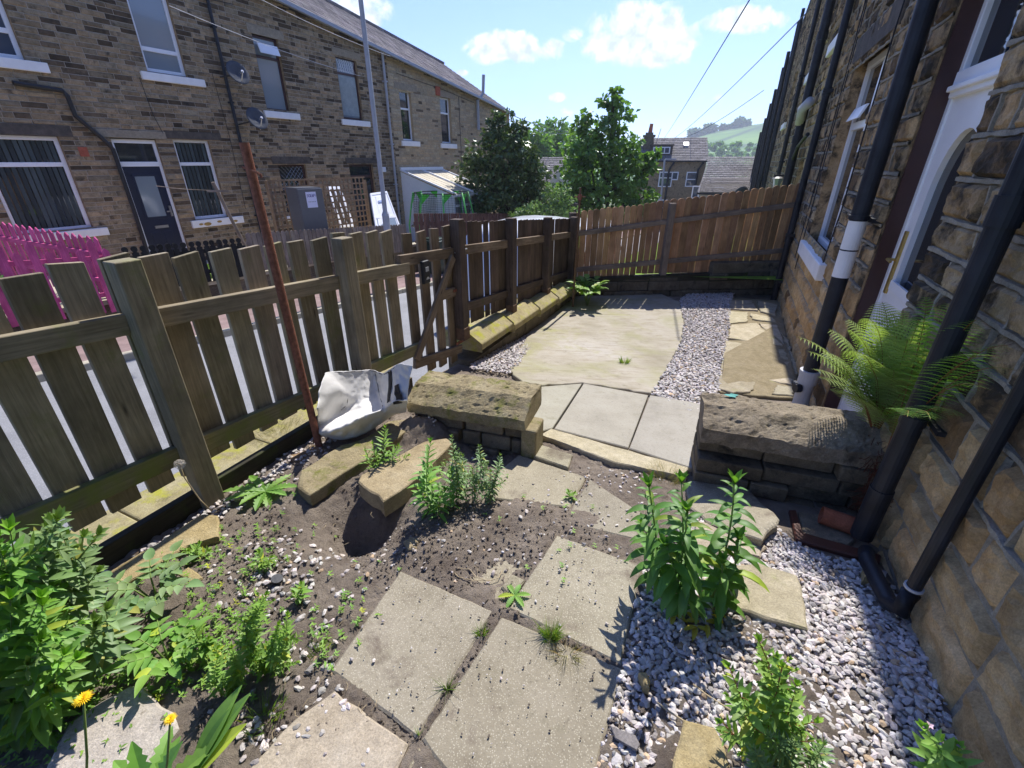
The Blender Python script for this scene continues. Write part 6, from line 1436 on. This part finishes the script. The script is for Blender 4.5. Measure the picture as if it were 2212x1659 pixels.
# litter
b = MB()
for _ in range(170):
    u, v = rr.uniform(480, 1400), rr.uniform(960, 1620); p = on_g(u, v)
    if p.x*N25.x+p.y*N25.y < -2.0 or any(inpoly(p.x, p.y, q) for q in PATH): continue
    p.z = max(soilz(p.x, p.y), zg(p.x, p.y)+.006)+.004; a = rr.uniform(0, 6.28); l = rr.uniform(.012, .05); b.k = tuple([rr.uniform(.5, 1.2)]*3)
    b.tube([p, p+V((cos(a)*l*.5, sin(a)*l*.5, .003)), p+V((cos(a+.4)*l, sin(a+.4)*l, 0))], rr.uniform(.0006, .0014), 4)
b.build('straw_litter', M['straw'])['kind'] = 'stuff'
b = MB(); c = on_g(598, 1255, .01); b.tube([c+V((-.0, 0, 0)), c+V((.004, .0, .016))], [.021, .023], 18); tag(b.build('bottle_cap', M['black_plastic']), 'black plastic ring lying on the soil among white pebbles', 'cap')
b = MB(); P_ = [on_g(u, v, .008) for u, v in ((975, 1230), (990, 1246), (1020, 1254), (1060, 1254), (1085, 1232), (1090, 1248), (1082, 1255), (1050, 1240), (1025, 1232))]; b.tube(P_[:4], .002, 5); tag(b.build('twig', M['straw']), 'thin bent twig on the soil at the top of the path slab', 'twig')
b = MB(); P_ = [on_g(u, v, .01) for u, v in ((980, 1226), (1015, 1230), (1028, 1246), (1055, 1256), (1078, 1248), (1085, 1232))]; b.tube(P_, .0018, 5); tag(b.build('twig', M['straw']), 'pale curled root on the soil, looping to the right', 'twig')
b = MB(); b.tube([on_g(1497, 1478, .02), on_g(1525, 1500, .022), on_g(1610, 1555, .02)], .0028, 6); tag(b.build('dry_stalk', M['straw']), 'dry brown stalk lying on gravel, upper one of the two', 'stalk')
b = MB(); b.tube([on_g(1420, 1518, .02), on_g(1450, 1540, .024), on_g(1500, 1572, .02)], .0028, 6); tag(b.build('dry_stalk', M['straw']), 'dry brown stalk lying on gravel beside the tan stone lump', 'stalk')
b = MB(); b.tube([on_g(865, 1008, .08), on_g(935, 1000, .09)], .007, 7); tag(b.build('dry_stalk', M['tan_wood']), 'short thick pale stick between the two long loose stones', 'stick') if False else None
# ---------------------------------------------------------------- trees and shrubs further off
def tree(name, label, foot, blobs, n, ls, rr, mat, trunk=.12, group=None, dens=1.0, cat='tree', limbs=7):
    """blobs: (centre, radius vector); leaves gather in clumps near each blob's skin so the sky shows between"""
    t = thing(name, label, cat, foot, group); lb = MB(); tb = MB(); foot = V(foot)
    cz = sum((c for c, _ in blobs), V())/len(blobs); tb.tube([foot, foot.lerp(cz, .4)+V((.08, 0, 0)), cz], [trunk, trunk*.75, trunk*.35], 10)
    for c, rv in blobs: m = foot.lerp(cz, rr.uniform(.3, .8)); tb.tube([m, m.lerp(c, .5)+V((0, 0, -.1)), c, c+V((0, 0, rv.z*.6))], [trunk*.4, trunk*.28, trunk*.16, trunk*.05], 6)
    vol = [rv.x*rv.y*rv.z for _, rv in blobs]; tot = sum(v**.67 for v in vol)
    for (c, rv), v in zip(blobs, vol):
        k = int(n*(v**.67)/tot); nc = max(6, k//26)
        for _ in range(nc):
            d = V((rr.gauss(0, 1), rr.gauss(0, 1), rr.gauss(0, 1))).normalized(); q = rr.uniform(.3, 1.35)**.6; cc = c+V((d.x*rv.x, d.y*rv.y, d.z*rv.z))*q; cr_ = min(rv)*.22*rr.uniform(.6, 1.3); tk = rr.uniform(.7, 1.25)
            for _ in range(26):
                o = V((rr.gauss(0, 1), rr.gauss(0, 1), rr.gauss(0, .75)))*cr_*.62; p = cc+o; dd = (o.normalized()+V((0, 0, -.35))+V((rr.gauss(0, .5), rr.gauss(0, .5), rr.gauss(0, .5)))).normalized(); s = dd.cross(V((rr.gauss(0, 1), rr.gauss(0, 1), 1))).normalized()
                l = ls*rr.uniform(.6, 1.3); w = l*.34; u = s.cross(dd)*l*.12; q_ = tk*rr.uniform(.8, 1.2); lb.k = (q_, q_, q_*.95)
                lb.add([p, p+dd*l*.5-s*w+u, p+dd*l, p+dd*l*.5+s*w+u], [(0, 1, 2), (0, 2, 3)])
    tb.build('trunk', M['bark'], t); lb.build('crown', M[mat], t); return t
def BL(u, v, y, ru, rv, rd=None):
    c = at_y(u, v, y); k = (y*cos(PIT)-(c.z-CH)*sin(PIT))/F; return (c, V((ru*k, (rd or ru*.8)*k, rv*k*1.05)))
rr = random.Random(77); yt = 20.5
tree('laurel_tree', 'dense glossy dark green tree beside the conservatory and the end house', V((at_y(1080, 470, yt).x, yt, -2.6)), [BL(1085, 300, yt, 42, 45), BL(1060, 345, yt, 60, 45), BL(1125, 330, yt, 45, 50), BL(1045, 395, yt, 50, 45), BL(1110, 390, yt, 65, 50), BL(1150, 375, yt, 40, 38), BL(1080, 440, yt, 70, 40), BL(1140, 430, yt, 45, 35), BL(1020, 350, yt, 30, 22), BL(1115, 285, yt, 22, 22), BL(1075, 262, yt, 14, 14), BL(1165, 340, yt, 22, 16)], 8500, .19, rr, 'leaf_laurel', .16)
yt = 24.0
tree('sycamore_tree', 'taller loose leafy tree with a spire-like top, left of the far chimney house', V((at_y(1310, 470, yt).x, yt, -3.6)), [BL(1326, 232, yt, 24, 32), BL(1330, 275, yt, 34, 30), BL(1262, 270, yt, 26, 26), BL(1300, 325, yt, 55, 38), BL(1250, 330, yt, 36, 36), BL(1355, 320, yt, 34, 28), BL(1290, 385, yt, 75, 42), BL(1360, 385, yt, 50, 34), BL(1395, 358, yt, 28, 18), BL(1235, 390, yt, 36, 34), BL(1310, 435, yt, 80, 34), BL(1390, 425, yt, 30, 22), BL(1240, 440, yt, 40, 26), BL(1405, 340, yt, 16, 10), BL(1325, 212, yt, 13, 16), BL(1290, 290, yt, 20, 18)], 7000, .27, rr, 'leaf_tree', .15)
tree('shrub', 'small grey-green shrub behind the street fence, between the two trees', V((at_y(1212, 480, 17).x, 17, -2.4)), [BL(1205, 430, 17, 30, 26), BL(1222, 450, 17, 26, 20), BL(1170, 455, 17, 34, 16), BL(1140, 462, 17, 30, 14)], 2600, .10, rr, 'leaf_grey', .04, cat='shrub')
yt = 75
for i, (u, v, ru, rv, lb) in enumerate(((1150, 310, 45, 30, 'bright far woodland tree just right of the dark glossy tree'), (1205, 300, 40, 30, 'bright far woodland tree behind and left of the spire-topped tree'), (1250, 315, 36, 30, 'bright far woodland tree mostly hidden behind the spire-topped tree'))):
    tree('woodland_tree', lb, V((at_y(u, 400, yt+i*4).x, yt+i*4, -9)), [BL(u, v, yt+i*4, ru, rv), BL(u-22, v+22, yt+i*4, ru*.7, rv), BL(u+20, v+25, yt+i*4, ru*.7, rv), BL(u, v+50, yt+i*4, ru, rv)], 5200, .55, rr, 'leaf_wood', .3, 'far woodland trees')
# bushes in the yards opposite
for s, d, r_, mt, lb in ((3.9, -10.6, .28, 'leaf_dark', 'small dark shrub between the pink fence and the navy door'), (8.3, -10.3, .34, 'leaf_bright', 'yellow-green bush left of the grey fridge freezer'), (5.6, -9.9, .22, 'leaf_bright', 'bright low plant peeping through the black ball-topped pickets'), (2.6, -10.1, .25, 'leaf_dark', 'low plants behind the pink picket fence'), (20.0, -9.6, .5, 'leaf_mid', 'low green bush at the conservatory corner')):
    c = sp(s, d, zroad(s)+.55); tree('bush', lb, c-V((0, 0, .3)), [(c+V((0, 0, .25)), V((r_, r_, r_*.9))), (c+V((.15, .1, .1)), V((r_*.8, r_*.8, r_*.8)))], 700, .07, rr, mt, .015, cat='bush')
# ================================================================ FAR HOUSES
def gable_house(name, label, c, ax, w, d, h, rise, wallm, roofm, slate=.5, courses=12):
    """front face centred on c (foot), ax along the front, roof ridge parallel to the front"""
    c = V(c); ax = V(ax).normalized(); bk = V((-ax.y, ax.x, 0)); t = thing(name, label, 'house', c)
    T = lambda x, y, z: c+ax*x+bk*y+V((0, 0, z)); b = MB(); hw = w/2
    b.add([T(-hw, 0, 0), T(hw, 0, 0), T(hw, 0, h), T(-hw, 0, h)], [(0, 1, 2, 3)]); b.add([T(-hw, d, 0), T(hw, d, 0), T(hw, d, h), T(-hw, d, h)], [(3, 2, 1, 0)])
    for s in (-1, 1): b.add([T(s*hw, 0, 0), T(s*hw, d, 0), T(s*hw, d, h), T(s*hw, d/2, h+rise-.05), T(s*hw, 0, h)], [(0, 1, 2, 3, 4)])
    b.build('wall', M[wallm], t); b = MB(); rr = random.Random(int(c.x*7))
    for side in (0, 1):
        for r in range(courses):
            x = -hw-.15-(r % 2)*slate/2
            while x < hw+.15:
                a, e = max(x, -hw-.15), min(x+slate-.02, hw+.15)
                if e > a:
                    k = rr.uniform(.75, 1.2); b.k = (k, k, k); f0, f1 = -.06+1.06*r/courses, -.06+1.06*(r+1.15)/courses; yy = lambda f: (f*d/2 if side == 0 else d-f*d/2); q = [T(a, yy(f0), h+rise*f0+.06), T(e, yy(f0), h+rise*f0+.06), T(e, yy(min(1, f1)), h+rise*min(1, f1)+.02), T(a, yy(min(1, f1)), h+rise*min(1, f1)+.02)]; b.add(q, [(0, 1, 2, 3) if side == 0 else (3, 2, 1, 0)])
                x += slate
    rf_ = b.build('roof', M[roofm], t); b = MB(); b.box(-hw-.16, hw+.16, -.25, -.14, h-.18, h-.06, T); b.build('gutter', M['black_plastic'], t)
    return t, T, rf_
def fwin(T, t, x0, x1, z0, z1, mull=None, o=-.06, fm='white_upvc'):
    b = MB(); f = .09; b.box(x0, x1, o, 0.0, z0, z0+f, T); b.box(x0, x1, o, 0.0, z1-f, z1, T); b.box(x0, x0+f, o, 0.0, z0+f, z1-f, T); b.box(x1-f, x1, o, 0, z0+f, z1-f, T)
    if mull: b.box(x0+f, x1-f, o, 0, mull-.04, mull+.04, T)
    w = b.build('window', M[fm], t); b = MB(); b.box(x0+.02, x1-.02, -.03, -.01, z0+.02, z1-.02, T); b.build('pane', M['glass_sky'], w)
yh = 46.0
pL, pR = at_y(1400, 340, yh), at_y(1515, 346, yh-1.5); pb = at_y(1460, 470, yh); ax = (pR-pL); ax.z = 0; k_ = (at_y(1515, 300, yh)-at_y(1405, 300, yh)).length
cH = at_y(1470, 345, yh); gz = cH.z-8.2
t, T, rf_ = gable_house('chimney_house', 'far dark stone house with a big chimney, dormer and streetlamp before it', V((at_y(1452, 345, yh).x, yh, gz)), (.96, -.25, 0), k_*1.3, 7.5, 8.2, at_y(1450, 298, yh+3.7).z-gz-8.2, 'stone_left', 'slate_roof', .5, 14)
def hx(u, v): p = at_y(u, v, yh); return (p.x-at_y(1452, 345, yh).x), p.z-gz
for (u0, v0, u1, v1, m) in ((1426, 371, 1449, 404, .6), (1452, 371, 1463, 389, 0), (1482, 371, 1500, 403, .5), (1421, 431, 1440, 450, 0), (1468, 433, 1496, 455, 0)):
    x0, z1 = hx(u0, v0); x1, z0 = hx(u1, v1); fwin(T, t, x0, x1, z0, z1, z0+(z1-z0)*m if m else None)
xd, zd1 = hx(1432, 314); _, zd0 = hx(1432, 340); b = MB(); b.box(xd-.95, xd+.95, .7, 3.0, 8.3, zd1, T); b.box(xd-1.05, xd+1.05, .6, 3.1, zd1, zd1+.1, T); b.build('dormer', M['lintel_dark'], rf_)
b = MB(); b.box(xd-.75, xd+.75, .6, .69, zd0+.3, zd1-.1, T); b.build('dormer_window', M['white_upvc'], rf_); b = MB(); b.box(xd-.65, xd+.2, .56, .595, zd0+.38, zd1-.18, T); b.box(xd+.3, xd+.65, .56, .595, zd0+.38, zd1-.18, T); b.build('pane', M['glass_sky'], rf_)
xc, zc_ = hx(1407, 283); _, zp_ = hx(1410, 262); b = MB(); b.box(xc-.5, xc+.4, 1.6, 3.2, 8.4, zc_-.35, T); b.box(xc-.62, xc+.52, 1.5, 3.3, zc_-.35, zc_-.2, T); b.box(xc-.4, xc+.3, 1.7, 3.1, zc_-.2, zc_, T); ch_ = b.build('chimney', M['wall_dark'], rf_)
b = MB(); b.tube([T(xc, 2.4, zc_), T(xc+.05, 2.4, zp_)], [.2, .15], 10); b.build('chimney_pot', M['terracotta'], rf_)
b = MB(); b.tube([T(xc+.6, 2.4, zc_-1.2), T(xc+.95, 2.4, zc_+.35)], .03, 5); b.build('aerial', M['steel'], rf_)
xs_, zs_ = hx(1484, 318); b = MB(); b.box(xs_-.22, xs_+.22, 0, .12, 0, .42, lambda x, y, z: T(x, 2.1+z*1.2-y*.5, 8.2+(2.1+z*1.2)/3.75*(at_y(1450, 298, yh+3.7).z-gz-8.2)+.05+y)); b.build('skylight', M['white_upvc'], rf_)
for u in (1499, 1441):
    x, _ = hx(u, 400); b = MB(); b.tube([T(x+.35, -.2, 8.0), T(x, -.15, 7.4), T(x-.05, -.15, 0)], .09, 8); b.build('downpipe', M['black_plastic'], t)
# far street lamp
lx = at_y(1432, 450, 38); b = MB(); l2 = thing('lamp_post', 'far slim grey street lamp standing before the chimney house', 'street lamp', V((lx.x, 38, -8))); b.tube([V((lx.x, 38, -8)), at_y(1436, 345, 38)], .07, 8); b.build('column', M['lamp_grey'], l2); b = MB(); q = at_y(1438, 344, 38); b.bar(q, q+V((.75, 0, .0)), .22, .12); b.build('lantern', M['lamp_grey'], l2)
# two modern houses to the right, and one between the trees
def at_house(name, label, u0, u1, vt, vb, vg, y, wallm, roofm, ax=(1, 0, 0), d=7):
    a, c = at_y(u0, vb, y), at_y(u1, vb, y); w = (c-a).length; g0 = at_y(u0, vg, y).z-4; e = a.z-g0; ridge = at_y(u0, vt, y+d/2); return gable_house(name, label, V(((a.x+c.x)/2, y, g0)), ax, w, d, e, max(.6, ridge.z-a.z), wallm, roofm, .35, 14)
t, T, _r = at_house('modern_house', 'modern sandy house with ribbed brown-grey tile roof, right of the chimney house', 1524, 1660, 339, 392, 440, 40, 'cream_render', 'slate_roof', ax=(.9, -.42, 0)); fwin(T, t, -3.3, -2.7, 4.3, 5.3); fwin(T, t, -1.6, -.9, 4.3, 5.2)
t, T, _r = at_house('garage', 'low garage with a ribbed tile roof just above the rear fence', 1515, 1625, 384, 415, 440, 33, 'cream_render', 'slate_roof', ax=(.9, -.42, 0), d=5)
t['category'] = 'garage'
t, T, _r = at_house('modern_house', 'small pale house with grey roof glimpsed between the two nearer trees', 1130, 1188, 340, 392, 440, 38, 'cream_render', 'slate_roof', ax=(.9, -.5, 0)); fwin(T, t, 1.0, 1.6, 4.4, 5.2)
b = MB(); c = at_y(1300, 455, 30); 
for k in range(7): b.tube([c+V((-1.9+k*.62, 0, -1)), c+V((-1.9+k*.62, 0, .35+.35*sin(k*.5)))], .02, 4); 
for z in [.0+.08*i for i in range(8)]: b.tube([c+V((-1.9, 0, z-.5)), c+V((-.6, 0, z-.1)), c+V((.6, 0, z-.05)), c+V((1.9, 0, z-.5))], .012, 4)
tag(b.build('garden_netting', M['rope_white']), 'arched pale garden netting below the spire-topped tree', 'netting')
b = MB(); c = at_y(1160, 440, 21); b.box(-1.6, 1.8, 0, 1.5, -.6, -.5, lambda x, y, z: c+V((x, y, z+.5))); b.box(-1.5, 1.7, 0.1, 1.4, -2.6, -.6, lambda x, y, z: c+V((x, y, z+.5))); tag(b.build('garden_shed', M['lintel_dark']), 'flat-roofed dark shed in front of the small pale house', 'shed')
# trees along the skyline of the hill
sky_l = ['dark round tree clump at the left end of the hill skyline', 'dark bushy tree standing alone at the middle of the hill skyline', 'small hedge trees right of the lone skyline tree', 'dark tree clump high on the skyline by the house edge']
for (u, v, ru, rv), lb in zip(((1505, 290, 15, 9), (1532, 279, 12, 9), (1568, 277, 8, 5), (1600, 268, 16, 7)), sky_l):
    yy = 745; tree('hill_tree', lb, at_y(u, v+8, yy), [BL(u-5, v, yy, ru*.7, rv), BL(u+6, v+1, yy, ru*.7, rv*.9)], 1400, 4.4, rr, 'leaf_dark', .6, 'trees on the hill skyline')
b = MB()
for _ in range(70):
    u, v = rr.uniform(1495, 1650), rr.uniform(310, 340); yy = 400+rr.uniform(-30, 60); c, rv = BL(u, v, yy, rr.uniform(4, 9), rr.uniform(2.5, 5))
    for _ in range(60):
        d = V((rr.gauss(0, .5), rr.gauss(0, .5), rr.gauss(0, .5))); p = c+V((d.x*rv.x, d.y*rv.y, d.z*rv.z)); s = V((rr.gauss(0, 1), rr.gauss(0, 1), rr.gauss(0, 1))).normalized()*1.3; u_ = s.cross(V((rr.gauss(0, 1), .4, 1))).normalized()*1.2; k = rr.uniform(.6, 1.3); b.k = (k, k, k); b.add([p-s, p+u_, p+s, p-u_], [(0, 1, 2, 3)])
tag(b.build('hillside_woods', M['leaf_tree']), None, None, kind='stuff')
# overhead wires
def wire(label, a, c, sag=.15, r=.012, nm='telephone_wire', mat='wire'):
    a, c = V(a), V(c); b = MB(); b.tube([a.lerp(c, i/16)-V((0, 0, sag*4*(i/16)*(1-i/16))) for i in range(17)], r, 5); tag(b.build(nm, M[mat]), label, 'wire', None)
far = at_y(1430, 305, 55)
wire('overhead wire crossing the sky, steepest of those above the chimney house', at_y(1625, -10, 8), far, .1, .010); wire('overhead wire crossing the sky, the middle of those above the chimney house', at_y(1750, 20, 14), far+V((.8, 0, 0)), .3, .014)
wire('lowest overhead wire, from the right terrace towards the far hill', at_y(1650, 195, 30), at_y(1470, 300, 55), .3, .018)
wire('overhead wire from the end house eaves towards the woodland', at_y(1100, 246, 28.5), at_y(1260, 282, 60), .4, .02); wire('second overhead wire below the first, from the end house', at_y(1100, 258, 28.5), at_y(1230, 285, 60), .4, .02)
wire('thin white line strung across the left house front', at_y(365, 12, 12.6), at_y(800, 170, 19), .1, .0055, 'washing_line', 'rope_white')
wire('faint higher line over the middle house windows', P(9.9, .3, 5.5), P(15.2, .5, 4.9), .08, .006, 'washing_line', 'rope_white')

# ================================================================ AIR
b = MB(); b.box(-900, 900, -30, 1000, -60, 160)
hz = NT('haze_air'); hz.n.remove(hz.b); pv = hz.n.new('ShaderNodeVolumePrincipled'); pv.inputs['Color'].default_value = (.80, .88, 1, 1); pv.inputs['Density'].default_value = .0005; pv.inputs['Anisotropy'].default_value = .3
hz.l.new(pv.outputs[0], hz.n['Material Output'].inputs['Volume'])
b.build('haze', hz.m)['kind'] = 'stuff'
